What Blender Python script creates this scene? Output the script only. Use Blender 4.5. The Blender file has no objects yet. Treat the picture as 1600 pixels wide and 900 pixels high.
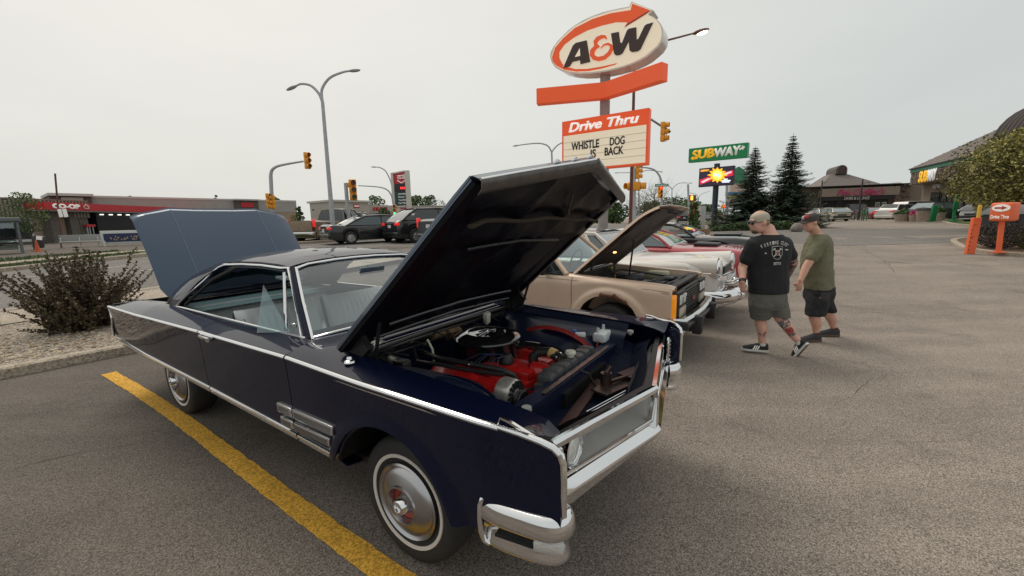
import bpy, bmesh, math, random
from mathutils import Vector, Matrix, noise
from mathutils.geometry import tessellate_polygon
random.seed(7)
C = bpy.context.scene.collection
SC = bpy.context.scene
R = math.radians
PI = math.pi

# ------------------------------------------------------------------ camera
CAM_H, FPX, PITCH, ROLL = 1.77, 641.0, 0.164, -0.021
CF = Vector((0, math.cos(PITCH), -math.sin(PITCH)))
CR0 = Vector((1, 0, 0)); CU0 = CR0.cross(CF)
CR = CR0 * math.cos(ROLL) + CU0 * math.sin(ROLL)
CU = -CR0 * math.sin(ROLL) + CU0 * math.cos(ROLL)
CO = Vector((0, 0, CAM_H))
cd = bpy.data.cameras.new('camera'); cam = bpy.data.objects.new('camera', cd); C.objects.link(cam)
cam.matrix_world = Matrix(((CR.x, CU.x, -CF.x, CO.x), (CR.y, CU.y, -CF.y, CO.y), (CR.z, CU.z, -CF.z, CO.z), (0, 0, 0, 1)))
cd.sensor_width = 36; cd.lens = FPX / 1600 * 36; cd.clip_start = 0.05; cd.clip_end = 3000
SC.camera = cam
SC.render.resolution_x = 1024; SC.render.resolution_y = 576

# ------------------------------------------------------------------ sky, sun, exposure
SUN_EL, SUN_AZ = R(55), R(-38)           # azimuth from +Y towards +X
w = bpy.data.worlds.new('World'); SC.world = w; w.use_nodes = True
nt = w.node_tree; bg = nt.nodes['Background']
sky = nt.nodes.new('ShaderNodeTexSky'); sky.sky_type = 'NISHITA'; sky.sun_disc = False
sky.sun_elevation = SUN_EL; sky.sun_rotation = SUN_AZ; sky.dust_density = 6; sky.air_density = 1.5
tc = nt.nodes.new('ShaderNodeTexCoord')
dot = nt.nodes.new('ShaderNodeVectorMath'); dot.operation = 'DOT_PRODUCT'
sd = Vector((math.sin(SUN_AZ) * math.cos(SUN_EL), math.cos(SUN_AZ) * math.cos(SUN_EL), math.sin(SUN_EL)))
dot.inputs[1].default_value = sd
nt.links.new(tc.outputs['Generated'], dot.inputs[0])
ramp = nt.nodes.new('ShaderNodeValToRGB')
ramp.color_ramp.elements[0].position = 0.25; ramp.color_ramp.elements[0].color = (0.63, 0.66, 0.645, 1)
ramp.color_ramp.elements[1].position = 1.0; ramp.color_ramp.elements[1].color = (0.86, 0.83, 0.765, 1)
nt.links.new(dot.outputs['Value'], ramp.inputs[0])
mul = nt.nodes.new('ShaderNodeVectorMath'); mul.operation = 'SCALE'; mul.inputs['Scale'].default_value = 10.5
cn_ = nt.nodes.new('ShaderNodeTexNoise'); cn_.inputs['Scale'].default_value = 2.2; cn_.inputs['Detail'].default_value = 5; cn_.inputs['Roughness'].default_value = .5
cm_ = nt.nodes.new('ShaderNodeMapping'); cm_.inputs['Scale'].default_value = (1, 1, 3.5); nt.links.new(tc.outputs['Generated'], cm_.inputs[0]); nt.links.new(cm_.outputs[0], cn_.inputs['Vector'])
cr_ = nt.nodes.new('ShaderNodeMapRange'); cr_.inputs[1].default_value = .3; cr_.inputs[2].default_value = .7; cr_.inputs[3].default_value = .965; cr_.inputs[4].default_value = 1.03; nt.links.new(cn_.outputs[0], cr_.inputs[0])
cs_ = nt.nodes.new('ShaderNodeVectorMath'); cs_.operation = 'SCALE'; nt.links.new(ramp.outputs[0], cs_.inputs[0]); nt.links.new(cr_.outputs[0], cs_.inputs['Scale'])
nt.links.new(cs_.outputs[0], mul.inputs[0])
mx = nt.nodes.new('ShaderNodeMixRGB'); mx.inputs[0].default_value = 0.93
nt.links.new(sky.outputs[0], mx.inputs[1]); nt.links.new(mul.outputs[0], mx.inputs[2])
nt.links.new(mx.outputs[0], bg.inputs[0]); bg.inputs[1].default_value = 0.1
sl = bpy.data.lights.new('sun', 'SUN'); sl.energy = 1.4; sl.angle = R(28); sl.color = (1, 0.93, 0.84)
so = bpy.data.objects.new('sun', sl); C.objects.link(so)
so.rotation_euler = sd.to_track_quat('Z', 'Y').to_euler()
SC.view_settings.view_transform = 'Standard'; SC.view_settings.look = 'None'
SC.view_settings.exposure = 0; SC.view_settings.gamma = 1

# ------------------------------------------------------------------ placing helpers
def lerp(x, xs, ys):
    if x <= xs[0]: return ys[0]
    for i in range(1, len(xs)):
        if x <= xs[i]:
            t = (x - xs[i-1]) / (xs[i] - xs[i-1]); return ys[i-1] + t * (ys[i] - ys[i-1])
    return ys[-1]
def sstep(t):
    t = max(0, min(1, t)); return t * t * (3 - 2 * t)
def T(x, y):                                        # height of the ground
    b = lerp(y, [6.5, 8, 18, 45, 1000], [0, .06, .7, .95, .95])
    return b * (1 - .36 * sstep((-x - 12) / 14))
def ray(px, py):
    return (CF + CR * ((px - 800) / FPX) - CU * ((py - 450) / FPX)).normalized()
def at(px, py, Y):                                  # point seen at a pixel of the photograph, at world depth y = Y
    d = ray(px, py); return CO + d * (Y / d.y)
def on_plane(px, py, p0, n):
    d = ray(px, py); return CO + d * ((p0 - CO).dot(n) / d.dot(n))
def G(px, py):
    d = ray(px, py); s = 1.0
    while s < 900:
        P = CO + d * s
        if P.z < T(P.x, P.y): return Vector((P.x, P.y, T(P.x, P.y)))
        s += .02 + s * .002
    return CO + d * 900
def gr(x, y, dz=0): return Vector((x, y, T(x, y) + dz))

# ------------------------------------------------------------------ mesh builder
class MB:
    def __init__(s): s.v = []; s.f = []; s.mi = []; s.cur = 0
    def add(s, vs, fs):
        o = len(s.v); s.v += [tuple(v) for v in vs]; s.f += [tuple(o + i for i in f) for f in fs]; s.mi += [s.cur] * len(fs); return s
    def box(s, c, d, rz=0, rx=0, ry=0, taper=1.0):
        M_ = Matrix.Rotation(rz, 3, 'Z') @ Matrix.Rotation(ry, 3, 'Y') @ Matrix.Rotation(rx, 3, 'X')
        vs = []
        for z in (-.5, .5):
            k = taper if z > 0 else 1
            for x, y in ((-.5, -.5), (.5, -.5), (.5, .5), (-.5, .5)):
                vs.append(Vector(c) + M_ @ Vector((x * d[0] * k, y * d[1] * k, z * d[2])))
        return s.add(vs, [(0, 3, 2, 1), (4, 5, 6, 7), (0, 1, 5, 4), (1, 2, 6, 5), (2, 3, 7, 6), (3, 0, 4, 7)])
    def rbox(s, c, d, b=.02, rz=0, rx=0, ry=0, seg=2):       # box with rounded edges
        bm = bmesh.new(); bmesh.ops.create_cube(bm, size=1)
        for v in bm.verts: v.co = Vector((v.co.x * d[0], v.co.y * d[1], v.co.z * d[2]))
        bmesh.ops.bevel(bm, geom=list(bm.edges), offset=b, segments=seg, affect='EDGES', profile=.5)
        M_ = Matrix.Rotation(rz, 3, 'Z') @ Matrix.Rotation(ry, 3, 'Y') @ Matrix.Rotation(rx, 3, 'X')
        bm.verts.index_update()
        s.add([Vector(c) + M_ @ v.co for v in bm.verts], [[v.index for v in f.verts] for f in bm.faces]); bm.free(); return s
    def tube(s, pts, r, n=8, cap=True, flat=None):
        pts = [Vector(p) for p in pts]; rs = r if isinstance(r, (list, tuple)) else [r] * len(pts)
        up = None; vs = []; L = len(pts)
        for i, p in enumerate(pts):
            t = (pts[min(i + 1, L - 1)] - pts[max(i - 1, 0)])
            t = t.normalized() if t.length > 1e-9 else Vector((0, 0, 1))
            if up is None:
                a = Vector((0, 0, 1)) if abs(t.z) < .9 else Vector((1, 0, 0))
                up = (a - t * a.dot(t)).normalized()
            else:
                up = (up - t * up.dot(t)); up = up.normalized() if up.length > 1e-6 else t.orthogonal().normalized()
            sd_ = t.cross(up)
            for k in range(n):
                an = 2 * PI * k / n
                vs.append(p + (up * math.cos(an) * (flat or 1) + sd_ * math.sin(an)) * rs[i])
        fs = [(i * n + k, i * n + (k + 1) % n, (i + 1) * n + (k + 1) % n, (i + 1) * n + k) for i in range(L - 1) for k in range(n)]
        if cap: fs += [tuple(range(n - 1, -1, -1)), tuple((L - 1) * n + k for k in range(n))]
        return s.add(vs, fs)
    def cyl(s, a, b, r, n=16): return s.tube([a, b], r, n)
    def grid(s, rows, closed=False):
        n = len(rows[0]); vs = [p for r_ in rows for p in r_]
        fs = [(i * n + k, i * n + (k + 1) % n, (i + 1) * n + (k + 1) % n, (i + 1) * n + k) for i in range(len(rows) - 1) for k in range(n if closed else n - 1)]
        return s.add(vs, fs)
    def lathe(s, prof, c=(0, 0, 0), axis='z', n=24):    # prof: (radius, height)
        rows = []
        for k in range(n + 1):
            a = 2 * PI * k / n; row = []
            for r_, h in prof:
                x, y, z = r_ * math.cos(a), r_ * math.sin(a), h
                if axis == 'y': x, y, z = x, z, y
                elif axis == 'x': x, y, z = z, x, y
                row.append((x + c[0], y + c[1], z + c[2]))
            rows.append(row)
        return s.grid(rows)
    def prism(s, pts, d):                                 # planar polygon pushed along vector d
        d = Vector(d); n = len(pts); a = [Vector(p) for p in pts]
        return s.add(a + [p + d for p in a], [tuple(range(n - 1, -1, -1)), tuple(range(n, 2 * n))] + [(i, (i + 1) % n, n + (i + 1) % n, n + i) for i in range(n)])
    def ell(s, c, r, n=12, m=8, M_=None):
        rows = []
        for j in range(m + 1):
            ph = PI * j / m
            row = []
            for k in range(n):
                a = 2 * PI * k / n
                q = Vector((r[0] * math.sin(ph) * math.cos(a), r[1] * math.sin(ph) * math.sin(a), r[2] * math.cos(ph)))
                if M_: q = M_ @ q
                row.append(Vector(c) + q)
            rows.append(row)
        return s.grid(rows, True)
    def quad(s, a, b, c, d): return s.add([a, b, c, d], [(0, 1, 2, 3)])
    def sheet(s, rows, th):                               # grid with thickness along its own normals
        n = len(rows[0]); m = len(rows); P = [[Vector(p) for p in r_] for r_ in rows]; Q = []
        for i in range(m):
            q = []
            for k in range(n):
                a = P[min(i + 1, m - 1)][k] - P[max(i - 1, 0)][k]; b = P[i][min(k + 1, n - 1)] - P[i][max(k - 1, 0)]
                nn = a.cross(b); nn = nn.normalized() if nn.length > 1e-12 else Vector((0, 0, 1))
                q.append(P[i][k] - nn * th)
            Q.append(q)
        s.grid(P); s.grid([list(reversed(r_)) for r_ in Q])
        ed = lambda A, B: s.grid([A, B])
        ed(P[0], Q[0]); ed(Q[-1], P[-1]); ed([Q[i][0] for i in range(m)], [P[i][0] for i in range(m)]); ed([P[i][-1] for i in range(m)], [Q[i][-1] for i in range(m)])
        return s
    def build(s, name, m, parent=None, smooth=40, **kw):
        me = bpy.data.meshes.new(name); me.from_pydata(s.v, [], s.f); me.validate(); me.update()
        ms = m if isinstance(m, (list, tuple)) else [m]
        for q in ms: me.materials.append(q)
        if len(ms) > 1 and len(me.polygons) == len(s.mi): me.polygons.foreach_set('material_index', s.mi)
        if kw.pop('fixn', True):
            bm = bmesh.new(); bm.from_mesh(me)
            bmesh.ops.remove_doubles(bm, verts=bm.verts, dist=1e-5)
            bmesh.ops.recalc_face_normals(bm, faces=bm.faces); bm.to_mesh(me); bm.free()
        if smooth:
            me.polygons.foreach_set('use_smooth', [True] * len(me.polygons)); me.set_sharp_from_angle(angle=R(smooth))
        o = bpy.data.objects.new(name, me); C.objects.link(o)
        if parent: o.parent = parent
        return tag(o, **kw)
def tag(o, label=None, cat=None, group=None, kind=None):
    if label: o['label'] = label
    if cat: o['category'] = cat
    if group: o['group'] = group
    if kind: o['kind'] = kind
    return o
def empty(name, loc, rz=0, **kw):
    o = bpy.data.objects.new(name, None); C.objects.link(o); o.location = loc; o.rotation_euler = (0, 0, rz); o.empty_display_size = .2
    return tag(o, **kw)
def kids(o): return [c for c in bpy.data.objects if c.parent is o]
def bevel(o, wd, seg=2, ang=35):
    md = o.modifiers.new('bevel', 'BEVEL'); md.width = wd; md.segments = seg; md.limit_method = 'ANGLE'; md.angle_limit = R(ang); return o
def copy_tree(o, parent=None):
    c = o.copy(); C.objects.link(c); c.parent = parent
    for ch in kids(o): copy_tree(ch, c)
    return c
def text(name, s, m, parent, origin, ux, uy, w_=None, h_=None, ext=.004, bold=0, shear=0, space=1.0, align='C', kind=None):
    cu = bpy.data.curves.new(name, 'FONT'); cu.body = s; cu.size = 1; cu.extrude = 0; cu.offset = min(bold, .010); cu.shear = shear; cu.space_character = space; cu.resolution_u = 3
    o = bpy.data.objects.new(name, cu); C.objects.link(o); dg = bpy.context.evaluated_depsgraph_get(); dg.update()
    me = bpy.data.meshes.new_from_object(o.evaluated_get(dg)); bpy.data.objects.remove(o); bpy.data.curves.remove(cu)
    xs = [v.co.x for v in me.vertices]; ys = [v.co.y for v in me.vertices]
    x0, x1, y0, y1 = min(xs), max(xs), min(ys), max(ys)
    sy = (h_ / (y1 - y0)) if h_ else None; sx = (w_ / (x1 - x0)) if w_ else sy
    if sy is None: sy = sx
    ux = Vector(ux).normalized(); uy = Vector(uy).normalized(); n = ux.cross(uy); origin = Vector(origin)
    cx = (x0 + x1) / 2 if align == 'C' else x0
    bm = bmesh.new(); k_ = max(0, bold - .010)
    for q_, (dx, dy) in enumerate(((0, 0), (-k_, 0), (k_, 0), (0, k_ * .6), (0, -k_ * .6)) if k_ else ((0, 0),)):
        b2 = bmesh.new(); b2.from_mesh(me); r_ = bmesh.ops.extrude_face_region(b2, geom=list(b2.faces))
        top = {v for v in r_['geom'] if isinstance(v, bmesh.types.BMVert)}
        for v in b2.verts:
            z = ext * (1 - .07 * q_) if v in top else 0
            v.co = origin + ux * ((v.co.x + dx - cx) * sx) + uy * ((v.co.y + dy - (y0 + y1) / 2) * sy) + n * z
        t_m = bpy.data.meshes.new('t'); b2.to_mesh(t_m); b2.free(); bm.from_mesh(t_m); bpy.data.meshes.remove(t_m)
    bmesh.ops.recalc_face_normals(bm, faces=bm.faces); bm.to_mesh(me); bm.free(); me.materials.clear(); me.materials.append(m)
    o = bpy.data.objects.new(name, me); C.objects.link(o)
    if parent: o.parent = parent
    return o

# ------------------------------------------------------------------ materials
MATS = {}
def mat(name, col, rough=.6, metal=0, coat=0, var=0, vs=8, bump=0, bs=60, emis=None, es=0, spec=None, trans=0, ior=None, coatr=.03):
    if name in MATS: return MATS[name]
    m = bpy.data.materials.new(name); m.use_nodes = True; nt = m.node_tree; b = nt.nodes['Principled BSDF']
    col = tuple(col) + (1,)
    b.inputs['Base Color'].default_value = col; b.inputs['Roughness'].default_value = rough; b.inputs['Metallic'].default_value = metal
    b.inputs['Coat Weight'].default_value = coat; b.inputs['Coat Roughness'].default_value = coatr
    if spec is not None: b.inputs['Specular IOR Level'].default_value = spec
    if trans: b.inputs['Transmission Weight'].default_value = trans
    if ior: b.inputs['IOR'].default_value = ior
    if emis: b.inputs['Emission Color'].default_value = tuple(emis) + (1,); b.inputs['Emission Strength'].default_value = es
    if var or bump:
        tcn = nt.nodes.new('ShaderNodeTexCoord')
    if var:
        n = nt.nodes.new('ShaderNodeTexNoise'); n.inputs['Scale'].default_value = vs; n.inputs['Detail'].default_value = 5; n.inputs['Roughness'].default_value = .65
        nt.links.new(tcn.outputs['Object'], n.inputs['Vector'])
        mr = nt.nodes.new('ShaderNodeMapRange'); mr.inputs[1].default_value = .3; mr.inputs[2].default_value = .7; mr.inputs[3].default_value = 1 - var; mr.inputs[4].default_value = 1 + var
        nt.links.new(n.outputs[0], mr.inputs[0])
        v = nt.nodes.new('ShaderNodeVectorMath'); v.operation = 'SCALE'; v.inputs[0].default_value = col[:3]
        nt.links.new(mr.outputs[0], v.inputs['Scale']); nt.links.new(v.outputs[0], b.inputs['Base Color'])
    if bump:
        n2 = nt.nodes.new('ShaderNodeTexNoise'); n2.inputs['Scale'].default_value = bs; n2.inputs['Detail'].default_value = 4
        nt.links.new(tcn.outputs['Object'], n2.inputs['Vector'])
        bp = nt.nodes.new('ShaderNodeBump'); bp.inputs['Strength'].default_value = bump; bp.inputs['Distance'].default_value = .01
        nt.links.new(n2.outputs[0], bp.inputs['Height']); nt.links.new(bp.outputs[0], b.inputs['Normal'])
    MATS[name] = m; return m
def glass_mat(name, tint=(.75, .85, .83), refl=.06, rough=0.0):
    m = bpy.data.materials.new(name); m.use_nodes = True; nt = m.node_tree; nt.nodes.clear()
    o = nt.nodes.new('ShaderNodeOutputMaterial'); t = nt.nodes.new('ShaderNodeBsdfTransparent'); g = nt.nodes.new('ShaderNodeBsdfGlossy')
    t.inputs[0].default_value = tuple(tint) + (1,); g.inputs['Roughness'].default_value = rough; g.inputs[0].default_value = (.9, .95, 1, 1)
    fr = nt.nodes.new('ShaderNodeFresnel'); fr.inputs[0].default_value = 1.5
    ad = nt.nodes.new('ShaderNodeMath'); ad.operation = 'ADD'; ad.inputs[1].default_value = refl
    mxs = nt.nodes.new('ShaderNodeMixShader')
    nt.links.new(fr.outputs[0], ad.inputs[0]); nt.links.new(ad.outputs[0], mxs.inputs[0]); nt.links.new(t.outputs[0], mxs.inputs[1]); nt.links.new(g.outputs[0], mxs.inputs[2]); nt.links.new(mxs.outputs[0], o.inputs[0])
    return m
def ground_mat(name, c1, c2, scale, big=.12, bump=.5, rough=.85, dark=None, cracks=0, stain=0, speck=None, side=0):
    """speckled ground: two stone colours, large slow variation, optional cracks and worn patches"""
    m = bpy.data.materials.new(name); m.use_nodes = True; nt = m.node_tree; b = nt.nodes['Principled BSDF']; b.inputs['Roughness'].default_value = rough
    b.inputs['Specular IOR Level'].default_value = .25
    L = nt.links.new; N = nt.nodes.new
    tcn = N('ShaderNodeTexCoord')
    vo = N('ShaderNodeTexVoronoi'); vo.inputs['Scale'].default_value = scale; L(tcn.outputs['Object'], vo.inputs['Vector'])
    no = N('ShaderNodeTexNoise'); no.inputs['Scale'].default_value = scale * .6; no.inputs['Detail'].default_value = 3; L(tcn.outputs['Object'], no.inputs['Vector'])
    rp = N('ShaderNodeValToRGB'); e = rp.color_ramp.elements; e[0].position = .15; e[0].color = tuple(c1) + (1,); e[1].position = .85; e[1].color = tuple(c2) + (1,)
    L(vo.outputs['Color'], rp.inputs[0])
    mixd = N('ShaderNodeMixRGB'); mixd.blend_type = 'MULTIPLY'; mixd.inputs[0].default_value = .75
    rp2 = N('ShaderNodeValToRGB'); e = rp2.color_ramp.elements; e[0].position = .36; e[0].color = (.42, .41, .40, 1); e[1].position = .58; e[1].color = (1.1, 1.1, 1.1, 1)
    L(no.outputs[0], rp2.inputs[0]); L(rp.outputs[0], mixd.inputs[1]); L(rp2.outputs[0], mixd.inputs[2])
    last = mixd.outputs[0]
    for sc_, am, lo, hi in ((.35, big, .35, .65), (1.7, big * .8, .3, .7), (9, big * .5, .3, .7)):
        nb = N('ShaderNodeTexNoise'); nb.inputs['Scale'].default_value = sc_; nb.inputs['Detail'].default_value = 6; nb.inputs['Roughness'].default_value = .6; L(tcn.outputs['Object'], nb.inputs['Vector'])
        mr = N('ShaderNodeMapRange'); mr.inputs[1].default_value = lo; mr.inputs[2].default_value = hi; mr.inputs[3].default_value = 1 - am; mr.inputs[4].default_value = 1 + am; L(nb.outputs[0], mr.inputs[0])
        sv = N('ShaderNodeVectorMath'); sv.operation = 'SCALE'; L(last, sv.inputs[0]); L(mr.outputs[0], sv.inputs['Scale']); last = sv.outputs[0]
    if stain:
        nb = N('ShaderNodeTexNoise'); nb.inputs['Scale'].default_value = .9; nb.inputs['Detail'].default_value = 8; nb.inputs['Roughness'].default_value = .7; nb.inputs['Distortion'].default_value = .6
        L(tcn.outputs['Object'], nb.inputs['Vector'])
        mr = N('ShaderNodeMapRange'); mr.inputs[1].default_value = .54; mr.inputs[2].default_value = .68; mr.inputs[3].default_value = 1; mr.inputs[4].default_value = 1 - stain; L(nb.outputs[0], mr.inputs[0])
        sv = N('ShaderNodeVectorMath'); sv.operation = 'SCALE'; L(last, sv.inputs[0]); L(mr.outputs[0], sv.inputs['Scale']); last = sv.outputs[0]
    if cracks:
        nd = N('ShaderNodeTexNoise'); nd.inputs['Scale'].default_value = 1.3; nd.inputs['Detail'].default_value = 5; L(tcn.outputs['Object'], nd.inputs['Vector'])
        mi = N('ShaderNodeMixRGB'); mi.inputs[0].default_value = .35; L(tcn.outputs['Object'], mi.inputs[1]); L(nd.outputs['Color'], mi.inputs[2])
        vc = N('ShaderNodeTexVoronoi'); vc.feature = 'DISTANCE_TO_EDGE'; vc.inputs['Scale'].default_value = .33; L(mi.outputs[0], vc.inputs['Vector'])
        mr = N('ShaderNodeMapRange'); mr.inputs[1].default_value = .001; mr.inputs[2].default_value = .005; mr.inputs[3].default_value = 1 - cracks; mr.inputs[4].default_value = 1; L(vc.outputs[0], mr.inputs[0])
        sv = N('ShaderNodeVectorMath'); sv.operation = 'SCALE'; L(last, sv.inputs[0]); L(mr.outputs[0], sv.inputs['Scale']); last = sv.outputs[0]
    if speck:
        v2 = N('ShaderNodeTexVoronoi'); v2.inputs['Scale'].default_value = scale * 1.6; L(tcn.outputs['Object'], v2.inputs['Vector'])
        mr = N('ShaderNodeMapRange'); mr.inputs[1].default_value = .80; mr.inputs[2].default_value = .9; mr.inputs[3].default_value = 0; mr.inputs[4].default_value = .8; sx = N('ShaderNodeSeparateXYZ'); L(v2.outputs['Color'], sx.inputs[0]); L(sx.outputs[0], mr.inputs[0])
        ms = N('ShaderNodeMixRGB'); L(mr.outputs[0], ms.inputs[0]); L(last, ms.inputs[1]); ms.inputs[2].default_value = tuple(speck) + (1,); last = ms.outputs[0]
    if side:                                              # older, darker asphalt in the stalls on the left
        sp3 = N('ShaderNodeSeparateXYZ'); L(tcn.outputs['Object'], sp3.inputs[0]); nb = N('ShaderNodeTexNoise'); nb.inputs['Scale'].default_value = .5; nb.inputs['Detail'].default_value = 6; L(tcn.outputs['Object'], nb.inputs['Vector'])
        m1 = N('ShaderNodeMath'); m1.operation = 'MULTIPLY_ADD'; L(nb.outputs[0], m1.inputs[0]); m1.inputs[1].default_value = 5; L(sp3.outputs[0], m1.inputs[2])
        mr = N('ShaderNodeMapRange'); mr.inputs[1].default_value = -.5; mr.inputs[2].default_value = 5; mr.inputs[3].default_value = 1 - side; mr.inputs[4].default_value = 1.06; L(m1.outputs[0], mr.inputs[0])
        sv = N('ShaderNodeVectorMath'); sv.operation = 'SCALE'; L(last, sv.inputs[0]); L(mr.outputs[0], sv.inputs['Scale']); last = sv.outputs[0]
        mp = N('ShaderNodeMapping'); mp.inputs['Rotation'].default_value = (0, 0, -R(50)); mp.inputs['Scale'].default_value = (.35, 2.6, 1); L(tcn.outputs['Object'], mp.inputs[0]); ns = N('ShaderNodeTexNoise'); ns.inputs['Scale'].default_value = .8; ns.inputs['Detail'].default_value = 7; L(mp.outputs[0], ns.inputs['Vector'])
        mr = N('ShaderNodeMapRange'); mr.inputs[1].default_value = .38; mr.inputs[2].default_value = .62; mr.inputs[3].default_value = .88; mr.inputs[4].default_value = 1.05; L(ns.outputs[0], mr.inputs[0])
        sv = N('ShaderNodeVectorMath'); sv.operation = 'SCALE'; L(last, sv.inputs[0]); L(mr.outputs[0], sv.inputs['Scale']); last = sv.outputs[0]
    L(last, b.inputs['Base Color'])
    bp = N('ShaderNodeBump'); bp.inputs['Strength'].default_value = bump; bp.inputs['Distance'].default_value = .006
    L(vo.outputs['Distance'], bp.inputs['Height']); L(bp.outputs[0], b.inputs['Normal'])
    return m
CHROME = mat('chrome', (.80, .80, .81), .07, 1)
CHROME_WORN = mat('chrome_worn', (.7, .69, .68), .16, 1, var=.12, vs=30)
STEEL = mat('brushed_steel', (.52, .52, .53), .32, 1)
GALV = mat('galvanised_steel', (.42, .43, .45), .55, .15, var=.12, vs=5)
BLACK = mat('black_plastic', (.012, .012, .013), .45)
BLACKG = mat('black_gloss', (.008, .008, .01), .08, coat=1)
DARK = mat('dark_void', (.006, .006, .007), .9)
RUBBER = mat('tyre_rubber', (.022, .021, .02), .72, var=.25, vs=20)
WHITEWALL = mat('whitewall_rubber', (.62, .56, .50), .6)
RIMALU = mat('alloy_rim', (.45, .45, .46), .3, .9)
REDLENS = mat('red_lens', (.55, .02, .02), .15, coat=1, emis=(1, .05, .03), es=.25)
BRAKELIT = mat('lit_brake_lens', (.7, .02, .02), .15, emis=(1, .04, .03), es=.4)
HEADLENS = mat('headlamp_glass', (.75, .78, .8), .08, .35, coat=1, var=.2, vs=60)
TINT = mat('tinted_window', (.012, .016, .018), .05, coat=1)
TINTL = mat('light_tinted_window', (.10, .13, .14), .06, coat=1)
PLATE = mat('licence_plate', (.6, .6, .62), .5)
PLATEINK = mat('plate_ink', (.05, .07, .2), .5)
CONC = ground_mat('concrete', (.35, .29, .225), (.48, .41, .325), 60, .12, .2)
GLASS = glass_mat('clear_car_glass')
V = Vector
# ================================================================== ground, street, kerbs
SA = R(52); SU = Vector((math.cos(SA), math.sin(SA), 0)); SN = Vector((-math.sin(SA), math.cos(SA), 0))   # along the street, across it
def S(u, n, dz=0):
    p = SU * u + SN * n; return Vector((p.x, p.y, T(p.x, p.y) + dz))
ASPH = ground_mat('parking_asphalt', (.145, .122, .102), (.37, .31, .26), 150, .10, .4, cracks=.08, stain=.32, speck=(.50, .44, .385), side=.50)
ROADM = ground_mat('street_asphalt', (.15, .138, .127), (.26, .24, .22), 60, .10, .4, stain=.2)
GRASSM = ground_mat('lawn_ground', (.045, .07, .02), (.10, .13, .04), 30, .25, .6)
GRAVELM = ground_mat('gravel_bed', (.20, .16, .12), (.45, .40, .34), 40, .1, 1)
YELLOW = ground_mat('worn_yellow_paint', (.66, .35, .04), (.78, .44, .07), 120, .12, .4)
WHITEP = ground_mat('road_white_paint', (.40, .39, .37), (.6, .58, .55), 60, .15, .3)
ys = [-6, -2, 0, 1, 2, 3, 4, 5, 6, 6.5, 7, 7.5, 8] + [8 + i for i in range(1, 38)] + [50, 60, 80, 110, 150, 220, 350, 600, 1000]
xs = [-1000, -500, -250, -120, -80, -60, -50, -40, -34, -30] + [-28 + 2 * i for i in range(36)] + [50, 60, 80, 120, 250, 500, 1000]
MB().grid([[(x, y, T(x, y)) for x in xs] for y in ys]).build('parking_lot', ASPH, kind='structure')
def drape(name, m, A, B, dz, nseg, mid=1, **kw):      # strip between polyline ends A=(P0,P1) and B=(Q0,Q1)
    rows = []
    for i in range(nseg + 1):
        t = i / nseg; a = A[0].lerp(A[1], t); b = B[0].lerp(B[1], t); row = []
        for j in range(mid + 1):
            p = a.lerp(b, j / mid); row.append((p.x, p.y, T(p.x, p.y) + dz))
        rows.append(row)
    return MB().grid(rows).build(name, m, **kw)
def strip(name, m, n0, n1, u0, u1, dz, mid=3, seg=60, **kw):
    return drape(name, m, (S(u0, n0), S(u1, n0)), (S(u0, n1), S(u1, n1)), dz, seg, mid, **kw)
strip('street', ROADM, 13.0, 22.1, -60, 160, .012, 8, 110, kind='structure')
strip('sidewalk', CONC, 11.3, 12.8, -30, 9, .14, 2, 40, kind='structure')
strip('street_kerb', CONC, 12.8, 13.03, -30, 9, .16, 1, 40, kind='structure')
strip('grass_verge', GRASSM, 22.4, 24.2, -60, 26, .10, 2, 60, kind='structure')
strip('far_footpath', CONC, 24.2, 25.5, -60, 26, .12, 2, 60, kind='structure')
strip('far_lawn', GRASSM, 25.5, 28.0, -60, 26, .10, 2, 60, kind='structure')
# kerb along far side of the street: real step
def kerb(name, pts, w_=.16, h_=.14, m=CONC):
    b = MB(); rows = []
    for i, p in enumerate(pts):
        d = (pts[min(i + 1, len(pts) - 1)] - pts[max(i - 1, 0)]); d.z = 0; d.normalize(); s_ = Vector((-d.y, d.x, 0))
        g = T(p.x, p.y); q = Vector((p.x, p.y, 0))
        rows.append([q + s_ * w_ / 2 + Vector((0, 0, g - .03)), q + s_ * w_ / 2 + Vector((0, 0, g + h_ - .02)), q + s_ * (w_ / 2 - .03) + Vector((0, 0, g + h_)), q - s_ * (w_ / 2 - .03) + Vector((0, 0, g + h_)), q - s_ * w_ / 2 + Vector((0, 0, g + h_ - .02)), q - s_ * w_ / 2 + Vector((0, 0, g - .03))])
    b.grid(rows); return b.build(name, m, smooth=30, kind='structure')
kerb('street_kerb', [S(-60 + i * 2, 22.25) for i in range(44)], .3, .15)
# lane lines
b = MB()
for nn, du in ((19.3, 0), (17.4, 3)):
    for k in range(-3, 24):
        u0 = k * 6.5 + du; b.grid([[S(u0 + t, nn, .02), S(u0 + t, nn + .12, .02)] for t in (0, 1, 2, 3)])
b.build('lane_line', WHITEP, kind='structure', smooth=0)
# sidewalk joints
b = MB()
for k in range(-14, 6): b.box(S(k * 1.5, 12.05, .141), (.012, 1.5, .006), rz=SA)
b.build('sidewalk_joint', mat('joint_grey_brown', (.16, .13, .10), .9), kind='structure', smooth=0)  # grey-brown joint strips across the walk
# front kerb of the parking row (where the cars back up), gravel bed behind
KP = [S(-30 + i, 7.9 ) for i in range(0, 33)]
kerb('parking_kerb', KP, .2, .13)
drape('gravel_base', GRAVELM, (S(-30, 8.0), S(3, 8.0)), (S(-30, 11.34), S(3, 11.34)), .125, 30, 3, kind='structure')
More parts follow.
